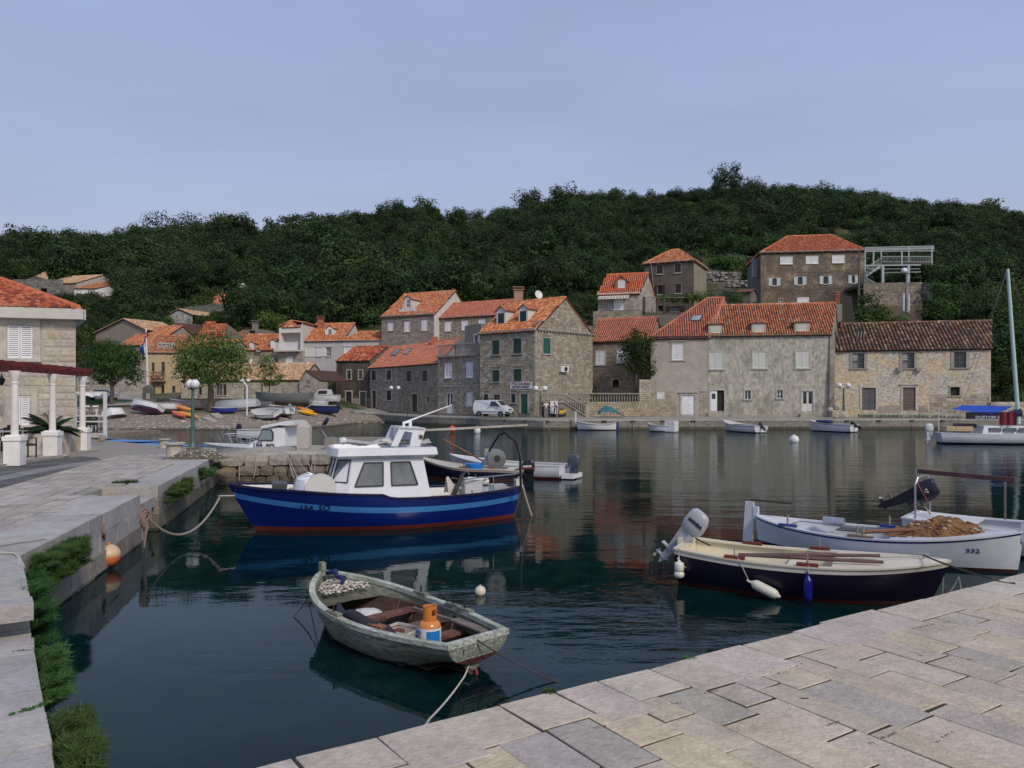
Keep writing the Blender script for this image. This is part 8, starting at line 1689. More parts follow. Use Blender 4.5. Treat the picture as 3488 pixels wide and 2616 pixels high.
M4=Matrix.Translation(t.location)@t.rotation_euler.to_matrix().to_4x4();WP=lambda x,y,z:M4@Vector((x,y,z))
fender('long white fender slung slantwise on the navy motor boat',WP(1.42,-.80,.16),M4.to_3x3()@Vector((-1,0,.42)),.42,.075,(.60,.60,.52),WP(.98,-.68,.62));fender('dark blue fender hanging upright from the navy motor boat',WP(2.02,-.80,.23),(0,0,1),.36,.062,(.006,.01,.17),WP(2.02,-.70,.62))
t2=fender('torn white fender at the stern corner of the navy motor boat',WP(.10,-.66,.34),(0,0,1),.16,.075,(.66,.64,.58),WP(.08,-.6,.62));m=MB();m.ball((0,0,-.12),.085,12,(.62,.6,.52),sc=(1,1,.8));m.build('torn_half',gel,t2,smooth=True)
rope('mooring line from the navy boat bow to the near quay',[WP(L_-.35,.06,.70),gr('T',1810,1440,1.02),gr('T',2100,1500,1.01)],.013,(.07,.075,.06),sag=.02);rope('grey rope coil hanging below the navy boat bow',[WP(L_-.1,.0,.5),WP(L_-.12,.05,.05),WP(L_+.1,.1,.42),WP(L_+.15,.0,.1)],.015,(.22,.25,.22),sag=.03)
rope('thin line lying on the cream foredeck',[WP(L_-.4,0,.685),WP(2.9,-.1,.64),WP(2.2,.1,.60),WP(1.9,.3,.58)],.006,(.3,.3,.27),wig=.01)
# ---------------- white double-ender 332
s_,b_=V2(5.05,16.1),V2(8.72,13.2)
t,L_=bt('white double-ended boat 332 with blue gunwale and a heap of brown net',s_,b_,'moored_boat');WH_=(.60,.63,.68)
H=Hull(t,L_,1.65,(.72,.44,.56),[(('w',.06),(.05,.02,.02)),(('s',-.05),WH_),(('s',0),(.015,.02,.16))],keel=-.3,tr=0,rb=.12,rs=.1,inner=(.5,.54,.58),rail=(.1,.03,(.60,.62,.66)),floor=.15,tm=.5,fine=.55,full=2.4,n=32)
H.deck(.58,.98,.01,(.60,.63,.68),'foredeck');H.deck(.02,.16,.0,(.62,.64,.68),'stern_deck');H.thwart(1.7,.32,.22,(.5,.52,.55));m=MB();m.box((1.9,.0,.38),(.62,.5,.14),col=(.5,.52,.5));m.box((1.9,.0,.46),(.5,.4,.02),col=(.06,.06,.06));m.build('engine_box',wood,t)
m=MB();m.hexa([(-.28,-.025,-.25),(-.06,-.025,-.25),(-.06,.025,-.25),(-.28,.025,-.25),(-.20,-.03,.84),(-.02,-.03,.84),(-.02,.03,.84),(-.20,.03,.84)],WH_);m.bar((-.1,0,.88),(.75,.05,.86),.035,.035,(.05,.04,.04));m.build('rudder',gel,t);m=MB();m.box((.02,0,.62),(.1,.08,.25),col=WH_);m.box((L_+.0,0,.70),(.09,.07,.3),col=WH_);m.build('stem_post',gel,t)
for x,sd in((.85,-1),(2.3,-1),(2.4,1),(2.2,-1)):m=MB();z=H.sh(x/L_)+.03;y=sd*(H.w(x/L_,z-.04)-.05);m.box((x,y,z),(.34,.1,.05),col=(.02,.05,.2)if x<2 or sd>0 else(.2,.13,.1));m.tube([(x,y,z),(x,y,z+.2)],.018,6,(.28,.25,.2));m.build('rowlock',wood,t)
m=MB();m.tube([(2.2,-.55,.52),(3.4,-.12,.66)],.035,7,(.22,.10,.05));m.build('oar',wood,t);m=MB();m.tube([(1.25,.42,.52),(1.65,.42,.52)],.09,10,(.5,.5,.5));m.build('exhaust',metalm,t)
hulltext(H,'332',L_-.70,.34,.075,.2,-1,(.01,.06,.22))
M4=Matrix.Translation(t.location)@t.rotation_euler.to_matrix().to_4x4();np_=thing('net_heap','heap of rusty brown fishing net with floats on the white boat 332','fishing net',M4@Vector((3.5,.1,.5)),t.rotation_euler.z);m=MB()
pf=lambda x,y:max(0,.34*(1-((x/.85)**2+(y/.58)**2)**.8)*(1+.35*noise.noise(Vector((x*4,y*4,5)))))+.035*noise.noise(Vector((x*15,y*15,0)))
m.grid([[(x,y*(1-.62*max(0,x)),pf(x,y))for x in np.linspace(-.95,.85,44)]for y in np.linspace(-.6,.6,30)],(.20,.105,.04));m.build('net',netm,np_);m=MB()
for k in range(120):a=rnd(0,6.28);r_=rnd(.2,.95)**.6;x,y=math.cos(a)*.82*r_,math.sin(a)*.5*r_;m.ball((x,y*(1-.62*max(0,x)),pf(x,y)+.012),rnd(.015,.032),6,random.choice([(.45,.4,.33),(.16,.04,.03),(.26,.14,.06),(.24,.13,.05)]),sc=(1.4,1,1))
m.build('floats',cloth,np_,kind='stuff')
# ---------------- white boat behind it
s_,b_=V2(8.35,16.3),V2(11.6,13.6);t,L_=bt('white boat with a tilted black outboard, steel hoop and long brown spar behind boat 332',s_,b_,'motor_boat',cat='motor boat')
H=Hull(t,L_,1.6,(.7,.5,.55),[(('w',.05),(.05,.02,.02)),(('s',0),(.64,.66,.70))],tr=.8,inner=(.60,.62,.65),rail=(.12,.03,(.68,.69,.72)),n=24);H.deck(.0,.3,.0,(.66,.68,.70),'stern_deck');H.deck(.6,.98,.01,(.66,.68,.70),'foredeck')
outboard(t,.05,.85,.95,R(62),(.012,.012,.022),prop=(.6,.58,.6),text='9.9',side=-1,stripe=(.4,.1,.08))
m=MB();m.tube([(.25,-.62,.5),(.25,-.62,1.25),(.27,-.5,1.38),(.3,.25,1.38),(.32,.35,1.25),(.32,.35,.5)],.02,8,(.55,.55,.57));m.build('hoop',metalm,t)
a,b=at('T',890,92,16.6),at('T',2112,205,14.4);Mi=(Matrix.Translation(t.location)@t.rotation_euler.to_matrix().to_4x4()).inverted();m=MB();m.bar(Mi@a,Mi@b,.07,.09,(.12,.05,.045));m.build('spar',wood,t)
for x,y0,y1,Y in((962,100,360,16.5),(1975,195,700,14.7)):m=MB();m.tube([Mi@at('T',x,y1,Y),Mi@at('T',x,y0,Y)],.022,6,(.3,.3,.3));m.build('post',metalm,t)
M4=Mi.inverted();nt2=thing('net_heap','heap of white fishing net on the deck of the white boat at the right edge','fishing net',M4@Vector((3.1,-.1,.56)),t.rotation_euler.z);m=MB();m.grid([[(x,y,pf(x*.9,y)*.75)for x in np.linspace(-.95,.9,40)]for y in np.linspace(-.6,.6,26)],(.6,.6,.6));m.build('net',netm,nt2)
p=gr('T',790,850,.42);fender('round white buoy between boat 332 and the white boat',(p.x,p.y,.42),(0,0,1),.2,.13,(.6,.61,.6))
# ---------------- boats behind the blue one
t,L_=bt('dark open boat with cream deck, blue tub and black outboard behind the blue boat',V2(.45,28.1),V2(-3.5,28.9),'motor_boat',cat='motor boat')
H=Hull(t,L_,1.6,(.82,.44,.38),[(('w',.1),(.16,.03,.025)),(('s',-.08),(.012,.01,.03)),(('s',0),(.30,.27,.25))],tr=.75,rb=.45,inner=(.5,.46,.38),rail=(.12,.03,(.45,.42,.36)),n=24,mat=gel);H.deck(.55,.97,.0,(.55,.50,.42),'foredeck');H.thwart(.5,.4,.3,CR,mat=gel);outboard(t,-.1,.12,1.05,R(4),(.012,.012,.016),text='SUZUKI',side=1,stripe=(.45,.04,.03))
m=MB();m.lathe([(.30,0),(.36,.26)],(1.85,.1,.34),18,(.02,.22,.62),sq=1.);m.box((1.5,.1,.68),(.05,.3,.14),col=(.02,.22,.62));m.build('blue_tub',gel,t);m=MB();m.tube([(1.0,.45,.5),(3.1,-.2,1.45)],.03,6,(.22,.10,.04));m.build('pole',wood,t)
for x in(2.1,1.05):m=MB();m.box((x,.66,.50),(.35,.08,.05),col=(.15,.08,.05));m.tube([(x,.66,.46),(x,.66,.66)],.015,5,(.1,.08,.07));m.build('rowlock',wood,t)
t,L_=bt('white open boat with a bucket and dark outboard, farthest of the three mid-harbour boats',V2(2.0,28.9),V2(-2.5,31.0),'motor_boat',cat='motor boat')
H=Hull(t,L_,1.6,(.76,.48,.50),[(('w',.08),(.3,.03,.03)),(('s',0),(.66,.67,.70))],tr=.78,inner=(.62,.62,.6),rail=(.1,.03,(.68,.68,.68)),n=22);H.deck(.6,.97,.0,(.66,.66,.66),'foredeck');outboard(t,-.25,.28,1.0,R(0),(.06,.07,.10),(.05,.06,.08));H.thwart(1.2,.36,.25,(.6,.6,.6),mat=gel);m=MB();m.box((-.25,0,.12),(.45,1.0,.16),col=(.66,.67,.7));m.build('transom_bracket',gel,t)
bk=thing('bucket','cream plastic bucket on the foredeck of the farthest mid-harbour boat','bucket',(-.9,30.1,.66));m=MB();m.lathe([(.15,0),(.18,.34),(.19,.35),(.17,.35)],(0,0,0),16,(.55,.50,.38));m.build('bucket',gel,bk,smooth='auto')
# ---------------- 184 SO
ps8,pb8=V2(-8.15,33.8),V2(-13.6,34.2);t,L_=bt('white cabin boat 184 SO moored behind the stone pier',ps8,pb8,'cabin_boat',cat='cabin boat');KX=lambda x:-((px('K',x,0)[0]-CX)/F*33.6)+ps8.x;KZ=lambda y:EYE+(HY-px('K',0,y)[1])*33.4/F
H=Hull(t,L_,1.9,(1.0,.86,.84),[(('w',.08),(.1,.1,.12)),(('s',0),(.72,.73,.74))],tr=.85,rb=.5,inner=(.68,.69,.70),rail=(.08,.04,(.72,.73,.74)),n=22);H.deck(.5,.97,.01,(.7,.71,.72),'foredeck')
WB8=(.72,.73,.74);loft('cabin',[cab(KX(1060),KX(760),KX(660),.8,.8,.5),cab(KX(1040),KX(760),KX(735),.68,KZ(572),.5)],WB8,gel,t);loft('coach_roof',[cab(KX(800),KX(560),KX(400),.72,.8,.3),cab(KX(800),KX(680),KX(640),.6,KZ(735),.3)],WB8,gel,t,smooth='auto')
m=MB();m.grid([[(KX(x),-.8,KZ(y)),(KX(x),.8,KZ(y)),(KX(x),.8,KZ(y2)),(KX(x),-.8,KZ(y2))]for x,y,y2 in((745,582,562),(800,580,545),(980,545,510),(1080,548,490),(1165,540,492))],WB8,close=True);m.poly([(KX(1165),-.8,KZ(540)),(KX(1165),.8,KZ(540)),(KX(1165),.8,KZ(492)),(KX(1165),-.8,KZ(492))],WB8);m.build('roof',gel,t)
m=MB();m.prism([(KX(x),.74,KZ(y))for x,y in((905,735),(905,640),(880,598),(765,596),(700,735))],(0,.07,0),(.03,.03,.03));wi=m.build('window',paint,t);m=MB();m.prism([(KX(x),.80,KZ(y))for x,y in((892,726),(892,648),(872,608),(775,606),(718,726))],(0,.02,0),(.25,.30,.31));m.build('pane',glassd,wi)
m=MB();
for sd in(.75,-.75):m.tube([(KX(175),sd*.3,KZ(662)),(KX(300),sd*.7,KZ(672)),(KX(520),sd,KZ(695)),(KX(690),sd,KZ(735))],.016,6,(.6,.6,.62));[m.tube([(KX(x+50),sd*.7,KZ(795)),(KX(x),sd*.7,KZ(670+x*.05))],.012,5,(.6,.6,.62))for x in(165,300,420,520)]
m.build('bow_rail',metalm,t);text3('184  SO',(KX(785),.83,KZ(818)),.15,(-1,0,0),t,paint,(.01,.015,.08),bold=.01,width=.92)
m=MB();m.tube([(KX(1110),0,KZ(490)),(KX(1125),0,KZ(320))],.02,6,(.6,.6,.6));m.tube([(KX(1130),0,KZ(385)),(KX(1400),-.2,KZ(240))],.015,6,(.7,.7,.7));m.tube([(KX(795),.3,KZ(555)),(KX(795),.3,KZ(490))],.03,6,(.6,.6,.6));m.build('mast',metalm,t)
m=MB();a=(KX(1345),.3,KZ(740));b=(KX(1530),.5,KZ(510));m.tube([a,b],.03,6,(.4,.4,.4));m.tube([(KX(1345),.1,KZ(680)),(KX(1500),.2,KZ(505))],.02,6,(.3,.3,.3));m.tube([(KX(1455),.2,KZ(600)),(KX(1530),.2,KZ(710))],.012,5,(.5,.5,.5));m.build('davit',metalm,t);m=MB();m.lathe([(.02,-.06),(.17,-.05),(.19,0),(.17,.05),(.02,.06)],(KX(1545),.5,KZ(498)),16,(.015,.02,.07),M=Matrix.Rotation(R(60),3,'Y'));m.build('covered_drum',cloth,t,smooth=True)
for i,(x0,y0,x1,y1)in enumerate(((1345,820,1320,1150),(1350,825,1375,1150),(1215,880,1350,1145),(1085,890,1285,1145),(1030,930,1150,1195),(1040,990,1110,1215),(415,930,420,1245),(635,900,605,1210))):rope('pale rope hanging down the stone pier face, '+('thickest, below the pillar','second below the pillar','slanting right from left of the pillar','longest slanting rope left of the pillar','slanting one of a close pair','steeper one of a close pair','leftmost of all','second from the left')[i]if 1 else '',[at('K',x0,y0,27.2),at('K',(x0+x1)/2+8,(y0+y1)/2+20,27.0),at('K',x1,y1,26.9)],.014,(.36,.34,.31),n=4)['group']='ropes over the pier'
# ---------------- generic small boats
def small(label,stern,bow,B=1.5,sh=(.8,.55,.6),col=(.66,.67,.69),bot=(.05,.04,.05),tr=.75,inner=(.6,.6,.6),motor=None,name='moored_boat',rl=(.66,.66,.66),stripe=(.03,.03,.05),deck=True,z=0.,rx=0.,ry=0.,cover=None,top=None):
 t,L_=bt(label,stern,bow,name,z);t.rotation_euler[0]=rx;t.rotation_euler[1]=ry
 H=Hull(t,L_,B,sh,[(('w',.08 if not rx else .25),bot),(('s',-.09),col),(('s',-.05),stripe),(('s',0),col)],tr=tr,rb=.3,inner=inner,rail=(.09,.03,rl),n=16)
 if deck:H.deck(.66,.96,.0,inner,'foredeck')
 if tr or not deck:H.thwart(L_*.35,sh[1]*.6,.22,inner,mat=gel)
 if motor:outboard(t,-.08,sh[2]-.12,.85,R(motor[1]),motor[0])
 if cover:H.deck(.02,.97,.12,cover,'cover',cloth)
 return t,H,L_
def wl(v,x,y,z=0.):p=gr(v,x,y,z);return V2(p.x,p.y)
t,H,L_=small('white double-ender with a tall stem post at the far quay, leftmost of four',wl('FQ',460,158),wl('FQ',205,156),1.5,(.85,.55,.75),tr=0,deck=False);m=MB();m.box((L_,0,1.2),(.14,.12,1.1),col=(.6,.62,.64));m.build('stem_post',paint,t);m=MB();m.box((-.10,0,.38),(.2,.05,.8),col=(.02,.03,.15));m.build('rudder',paint,t)
t,H,L_=small('small white boat with an upright board at its stern at the far quay',wl('FQ',800,168),wl('FQ',655,164),1.2,(.8,.5,.5),deck=False,inner=(.2,.08,.07));m=MB();m.box((-.1,0,.5),(.9,.9,.9),col=(.62,.63,.64));m.build('stern_box',paint,t)
small('white open boat tilted towards the camera near the four doors, dark outboard',wl('FQ',1370,176),wl('FQ',1135,158),1.7,(1.0,.6,.6),motor=((.02,.03,.08),50));t,H,L_=small('white boat with a navy cover forward, rightmost of the four at the far quay',wl('FQ',1955,172),wl('FQ',1670,160),1.6,(1.,.7,.65),motor=((.015,.015,.02),60));m=MB();rock(m,(L_-1.6,0,.85),(1.5,1.,.35),(.015,.025,.10),seg=4);m.build('navy_cover',cloth,t)
small('tiny red and white boat by the quay in front of the van',wl('C',392,1352),wl('C',300,1352),1.,(.4,.35,.35),col=(.5,.08,.05),motor=((.03,.04,.08),20),inner=(.6,.6,.6))
small('small white boat with a purple outboard beyond the cabin boat',V2(-19.9,56.6),V2(-16.4,56.3),1.4,(.95,.7,.7),motor=((.03,.01,.06),20))
for lab,a,b,c in(('light blue covered boat behind the promenade edge, farther one',V2(-22.5,41.5),V2(-16.6,38.2),(.10,.28,.62)),('light blue covered boat closest to the promenade edge',V2(-18.2,37.6),V2(-13.6,34.6),(.10,.30,.66)),('white boat with a blue deck hidden behind the green lamp',V2(-14.6,35.1),V2(-10.8,34.4),(.12,.3,.6))):small(lab,a,b,1.6,(.78,.66,.66),col=(.10,.30,.62)if 'covered' in lab else(.66,.67,.7),cover=c,rl=(.2,.4,.7))
def beached(label,v,x,y,yaw,L_,B,lift=.0,rx=0.,ry=0.,dy=0.,**k):
 p=hit(v,x,y);d=V2(math.cos(yaw),math.sin(yaw));c=V2(p.x,p.y+dy);return small(label,c-d*L_/2,c+d*L_/2,B,name='beached_boat',z=p.z+.22+lift,rx=rx,ry=ry,**k)
PUR=(.055,.012,.05)
beached('upturned white dinghy lying on the shingle beside the cafe frame','A',968,1285,R(75),2.6,1.7,lift=.6,rx=R(172),col=(.68,.69,.69),bot=(.68,.69,.69),stripe=(.68,.69,.69),deck=False)
beached('white boat with purple bottom tipped on its side on the beach','A',1200,1262,R(160),4.2,1.6,rx=R(28),ry=R(-8),bot=PUR,sh=(1.1,.8,.75));beached('white boat with black trim right beside the purple-bottomed one','A',1345,1250,R(172),4.,1.7,bot=(.10,.10,.10),sh=(1.1,.85,.85),rx=R(6));beached('pinkish white boat beached behind the kayaks','A',1530,1225,R(170),4.2,1.7,bot=(.34,.15,.12),col=(.5,.4,.37),sh=(1.1,.85,.9),dy=1)
beached('upturned silver grey boat left of the small white boats on the beach','A',1945,1235,R(178),5.,2.,lift=1.05,rx=R(176),ry=R(4),col=(.42,.45,.47),bot=(.42,.45,.47),stripe=(.42,.45,.47),deck=False,sh=(.7,.6,.6),dy=1);beached('small blue and white boat under the upturned silver one','A',1870,1250,R(170),3.,1.1,col=(.02,.05,.35),bot=(.02,.05,.35),sh=(.45,.35,.4),dy=-.2)
beached('small white open boat tipped towards the water','B',262,1300,R(152),3.6,1.7,rx=R(-24),bot=(.05,.01,.05),sh=(.8,.65,.65),deck=False,inner=(.5,.52,.5));beached('white motor boat under a beige cover on the beach','B',352,1278,R(140),3.8,1.7,cover=(.45,.41,.32),motor=((.3,.33,.38),40),sh=(.95,.75,.75),dy=1)
beached('large old grey wooden boat propped up behind the small tree','B',340,1225,R(174),6.8,2.2,lift=.6,col=(.16,.18,.18),bot=(.14,.10,.09),stripe=(.2,.22,.22),rl=(.2,.22,.22),inner=(.15,.16,.16),sh=(1.3,1.1,1.2),dy=3);beached('short grey and dark red boat next to the upturned silver one','B',165,1225,R(178),3.,1.5,col=(.14,.15,.17),bot=(.13,.04,.04),stripe=(.1,.1,.1),sh=(.9,.8,.8),rl=(.25,.25,.28),dy=2)
beached('white boat with dark red bottom behind the yellow kayaks','B',585,1235,R(176),4.,1.7,lift=.3,bot=(.20,.03,.025),sh=(1.1,.85,.85),dy=2.5);t,H,L_=beached('dark blue and white motor boat by the stone stairs','B',720,1255,R(165),4.,1.7,col=(.015,.03,.12),bot=(.01,.02,.09),motor=((.02,.03,.08),35),sh=(1.,.75,.75),dy=.5);t,H,L_=beached('white cabin boat at the back of the beach near the stairs','B',650,1205,R(172),4.6,1.8,lift=.5,sh=(1.2,.9,.9),dy=4.5);m=MB();m.hexa([(1,-.7,.8),(3,-.6,.8),(3,.6,.8),(1,.7,.8),(1.2,-.6,1.6),(2.5,-.5,1.6),(2.5,.5,1.6),(1.2,.6,1.6)],(.6,.6,.6));m.hexa([(1.3,-.72,1.05),(2.6,-.68,1.05),(2.6,.68,1.05),(1.3,.72,1.05),(1.35,-.66,1.45),(2.4,-.62,1.45),(2.4,.62,1.45),(1.35,.66,1.45)],(.03,.03,.04));m.build('cabin',gel,t)
def kayak(label,v,x0,y0,x1,y1,c0,c1,z=.2):
 a,b=hit(v,x0,y0),hit(v,x1,y1);d=b-a;t=thing('kayak',label,'kayak',a,math.atan2(d.y,d.x));l=d.length;m=MB();rows=[]
 for k in range(13):g=k/12;w_=.34*math.sin(math.pi*min(.98,max(.02,g)))**.6;rows.append([(g*l,w_*math.cos(q),z+(b.z-a.z)*g+.22*(w_/.34)*math.sin(q)+.06*(2*g-1)**2)for q in[6.283*i/10 for i in range(10)]])
 for r0,r1,k in zip(rows,rows[1:],range(12)):m.grid([r0,r1],tuple(p_*(1-k/11)+q_*k/11 for p_,q_ in zip(c0,c1)),close=True)
 m.build('hull',gel,t,smooth=True)
ORG_,YL,RO=(.80,.15,.01),(.82,.42,.01),(.78,.06,.01)
kayak('orange to yellow kayak on top of its pair, left heap','A',1440,1235,1620,1290,ORG_,YL,.75);kayak('yellow kayak underneath the orange one, left heap','A',1490,1262,1665,1312,YL,YL,.3);kayak('red kayak pointing at the water, left heap','A',1440,1262,1560,1312,ORG_,RO,.35);kayak('yellow kayak of the right heap, nearer the water','B',515,1250,690,1285,YL,YL,.3);kayak('orange-tipped yellow kayak of the right heap, behind','B',520,1235,660,1280,ORG_,YL,.5)
def buoy(label,p,r,col,sc=(1,1,1),col2=None):t=thing('buoy',label,'buoy',p);m=MB();m.ball((0,0,0),r,20,col,sc=sc);m.lathe([(r*.2,r*.9*sc[2]),(r*.12,r*1.15*sc[2])],(0,0,0),8,col2 or col);m.build('float',mk('scuffed_buoy',rough=.6,var=.12,scale=2,col2=(1.0,2.6,6.)if 0 else(1,1,1),bump=.1),t,smooth=True);return t
p=gr('Y',1400,1530,.1);t=buoy('large orange and cream mooring buoy hanging against the left quay wall',(p.x-.05,p.y,.22),.20,(.58,.15,.05));m=MB();m.ball((0,0,0),.2015,20,(.60,.42,.25));m.v=[(x,y,z)if z>-.02 else(x*.97,y*.97,-.02)for x,y,z in m.v];m.build('worn_top',paint,t,smooth=True);m=MB();M_=Matrix.Rotation(R(-42),3,'Y');m.lathe([(.15,.135),(.13,.158),(.07,.193),(.03,.215),(.02,.24)],(0,0,0),14,(.01,.015,.07),M=M_);m.build('navy_cap',paint,t,smooth=True)
p2=gr('Y',1270,1050,.85);rope('short frayed rope holding the orange buoy against the wall',[(p2.x+.04,p2.y,.86),(p2.x+.05,p2.y,.7),(p.x-.12,p.y,.44)],.022,(.26,.19,.15))
p=gr('M2',1355,60,.05);buoy('small round cream buoy floating behind the grey dinghy',(p.x,p.y,.045),.085,(.60,.55,.44));p=gr('FQ',1576,222,.1);buoy('white float on the water in front of the stained house',(p.x,p.y,.15),.32,(.62,.63,.62));p=gr('L',1108,210,.1);buoy('white cone buoy in front of the van',(p.x,p.y,.2),.28,(.62,.63,.62),(1,1,1.3));p=gr('L',857,205,.1);buoy('small orange buoy left of the white cone buoy',(p.x,p.y,.3),.28,(.65,.09,.03))
rope('frayed white rope over the edge of the low quay stones',[gr('V',0,72,1.015),gr('V',100,72,1.02),gr('V',135,100,1.015),gr('V',178,175,.93)],.014,(.48,.46,.40),wig=.003);rope('tan rope running from the low quay plants into the water',[gr('V',255,360,.35),gr('V',330,480,.08),gr('V',425,572,-.02)],.014,(.30,.23,.15))
rope('thin grey line across the pale slabs of the left quay',[gr('Y',0,1330,1.012),gr('Y',250,1285,1.012),gr('Y',560,1240,1.015),gr('Y',700,1275,.97)],.007,(.2,.19,.17))
# ---------------- sailboat
t,L_=bt('white sailing boat with blue awning, tall mast and three cabin windows',V2(28.0,51.2),V2(36.5,50.2),'sailing_boat',cat='sailboat');UX=lambda x:((px('U',x,0)[0]-CX)/F*50.4-28.0);UZ=lambda y:EYE+(HY-px('U',0,y)[1])*50.2/F
H=Hull(t,L_,2.5,(1.1,.66,.72),[(('w',.09),(.01,.012,.03)),(('s',0),(.58,.60,.66))],tr=.6,rb=.9,rs=.3,inner=(.62,.63,.66),rail=(.1,.05,(.66,.67,.70)),n=24);H.deck(.35,.97,.02,(.64,.65,.68),'deck');WS=(.64,.66,.70)
m=MB();m.hexa([(UX(1400),-.85,.6),(8.0,-.5,.75),(8.,.5,.75),(UX(1400),.85,.6),(UX(1450),-.75,UZ(830)),(7.2,-.45,UZ(845)),(7.2,.45,UZ(845)),(UX(1450),.75,UZ(830))],WS);cb=m.build('cabin',gel,t)
for x0,x1 in((1530,1735),(1785,2000),(2050,2250)):m=MB();m.box(((UX(x0)+UX(x1))/2,-.80,UZ(905)),(UX(x1)-UX(x0),.10,.27),col=(.10,.12,.13));m.build('window',glassd,cb)
mb_,mt_=(UX(2160),0,1.3),(UX(1965),0,EYE+(HY-912)/F*50.2);m=MB();m.tube([mb_,mt_],[.13,.10],10,(.40,.55,.52));m.build('mast',gel,t,smooth='auto')
m=MB();
for a,b in((mt_,(UX(900),-.9,.8)),(mt_,(UX(1000),.9,.8)),((mt_[0],0,mt_[2]-.2),(9.,0,1.1))):m.tube([a,b],.012,4,(.12,.12,.12))
m.build('stays',metalm,t)
m=MB();g0=[(930,515,0),(1260,445,.9),(2060,470,0),(1540,615,-.9)];P4=[Vector((UX(x),y_,UZ(y)))for x,y,y_ in g0];m.grid([[P4[0].lerp(P4[1],u).lerp(P4[3].lerp(P4[2],u),v)+Vector((0,0,-.05*math.sin(math.pi*u)))for u in np.linspace(0,1,10)]for v in np.linspace(0,1,6)],(.012,.065,.42));m.build('awning',cloth,t)
m=MB();m.box(((UX(1125)+UX(1720))/2,-.75,(UZ(575)+UZ(705))/2),(UX(1720)-UX(1125),.04,UZ(575)-UZ(705)),col=(.012,.012,.03));m.build('banner',cloth,t);text3('DUSTOM S',((UX(1290)+UX(1715))/2,-.785,UZ(695)),.18,(1,0,0),t,paint,(.35,.37,.42),bold=.01,width=UX(1715)-UX(1290))
m=MB();m.grid([[(UX(1700+i*30),-.8+.08*math.sin(i*1.7),UZ(570+j*62))for i in range(11)]for j in range(5)],(.16,.02,.035));m.build('maroon_cloth',cloth,t);m=MB();m.tube([(UX(2010),0,UZ(620)),(UX(2190),0,UZ(580))],[.2,.3],8,(.015,.025,.07));m.build('sail_cover',cloth,t);m=MB();m.tube([(UX(1000),0,UZ(830)),(UX(1400),0,UZ(840))],.14,8,(.1,.07,.08));m.box((UX(1040),0,UZ(890)),(1.6,1.2,.3),col=(.45,.34,.2));m.tube([(UX(690),-.3,.8),(UX(700),-.3,UZ(490))],.03,5,(.5,.52,.5));m.build('cockpit_gear',cloth,t)
outboard(t,-.35,.62,1.1,0,(.5,.52,.56),(.45,.48,.52))
# ================================================================== VAN, SCOOTER, PEOPLE
t=thing('delivery_van','white delivery van with a black roof rack parked by the gallery house','van',(lambda p:(p.x,p.y,1.06))(at('Z',525,520,79.3)),R(-27));VW=(.62,.65,.69)
prof=[(-1.95,.32),(-1.97,.75),(-1.93,1.25),(-1.80,1.66),(-1.6,1.72),(.55,1.72),(.75,1.68),(1.30,1.12),(1.82,.92),(1.95,.78),(1.97,.5),(1.93,.30)]
m=MB();rows=[]
for y,k in((-.76,0),(-.78,.35),(-.78,.7),(-.66,1)):pass
def vsec(x,z,s):w_=.78-.13*sm(.95,1.75,z)-.06*sm(1.2,1.97,abs(x));return(x,s*w_,z)
for s in(-1,1):m.poly([vsec(x,z,s)for x,z in(prof if s<0 else prof[::-1])],VW)
for a,b in zip(prof,prof[1:]+prof[:1]):m.quad(vsec(*a,1),vsec(*a,-1),vsec(*b,-1),vsec(*b,1),VW)
m.build('body',gel,t)
def panel(nm,pts,mat,col,par=t,s=-1,off=.012):q=MB();q.poly([(x,y-.0+s*off,z)for x,y,z in([vsec(x,z,s)for x,z in pts]if s<0 else[vsec(x,z,s)for x,z in pts[::-1]])],col);return q.build(nm,mat,par)
panel('side_window',[(.05,1.12),(1.13,1.12),(.62,1.58),(.12,1.58)],glassd,(.02,.025,.03));panel('side_window',[(.05,1.12),(1.13,1.12),(.62,1.58),(.12,1.58)],glassd,(.02,.025,.03),s=1)
m=MB();a,b=(1.26,1.17),(.79,1.64);m.quad((a[0]+.02,-.60,a[1]+.02),(a[0]+.02,.60,a[1]+.02),(b[0]+.02,.54,b[1]+.02),(b[0]+.02,-.54,b[1]+.02),(.03,.04,.045));m.build('windscreen',glassd,t)
DKG=(.06,.065,.075);m=MB();m.box((1.9,0,.42),(.22,1.50,.28),col=DKG);m.build('front_bumper',paint,t);m=MB();m.box((-1.93,0,.45),(.14,1.5,.3),col=DKG);m.build('rear_bumper',paint,t)
m=MB();m.box((1.90,0,.76),(.12,.7,.14),col=(.03,.03,.035));m.build('grille',paint,t)
for s in(-1,1):m=MB();m.box((1.87,s*.53,.77),(.14,.28,.15),col=(.5,.5,.48));m.build('headlight',gel,t);m=MB();m.box((1.05,s*.84,1.15),(.08,.14,.2),col=(.03,.03,.03));m.build('mirror',paint,t)
m=MB();m.box((2.02,0,.45),(.02,.42,.1),col=(.65,.65,.62));m.build('number_plate',paint,t);m=MB();m.box((0,-.785,.55),(2.1,.02,.06),col=DKG);m.box((-.1,-.785,.98),(.3,.02,.03),col=(.03,.03,.03));m.build('side_trim',paint,t)
m=MB()
for s in(-.55,.55):m.bar((-1.7,s,1.82),(.6,s,1.82),.04,.04,(.02,.02,.02));m.bar((-1.7,s,1.90),(.6,s,1.90),.03,.03,(.02,.02,.02))
for k in range(6):m.bar((-1.6+k*.42,-.58,1.80),(-1.6+k*.42,.58,1.80),.04,.03,(.02,.02,.02));m.bar((-1.6+k*.42,-.55,1.72),(-1.6+k*.42,-.55,1.9),.03,.03,(.02,.02,.02))
m.build('roof_rack',metalm,t)
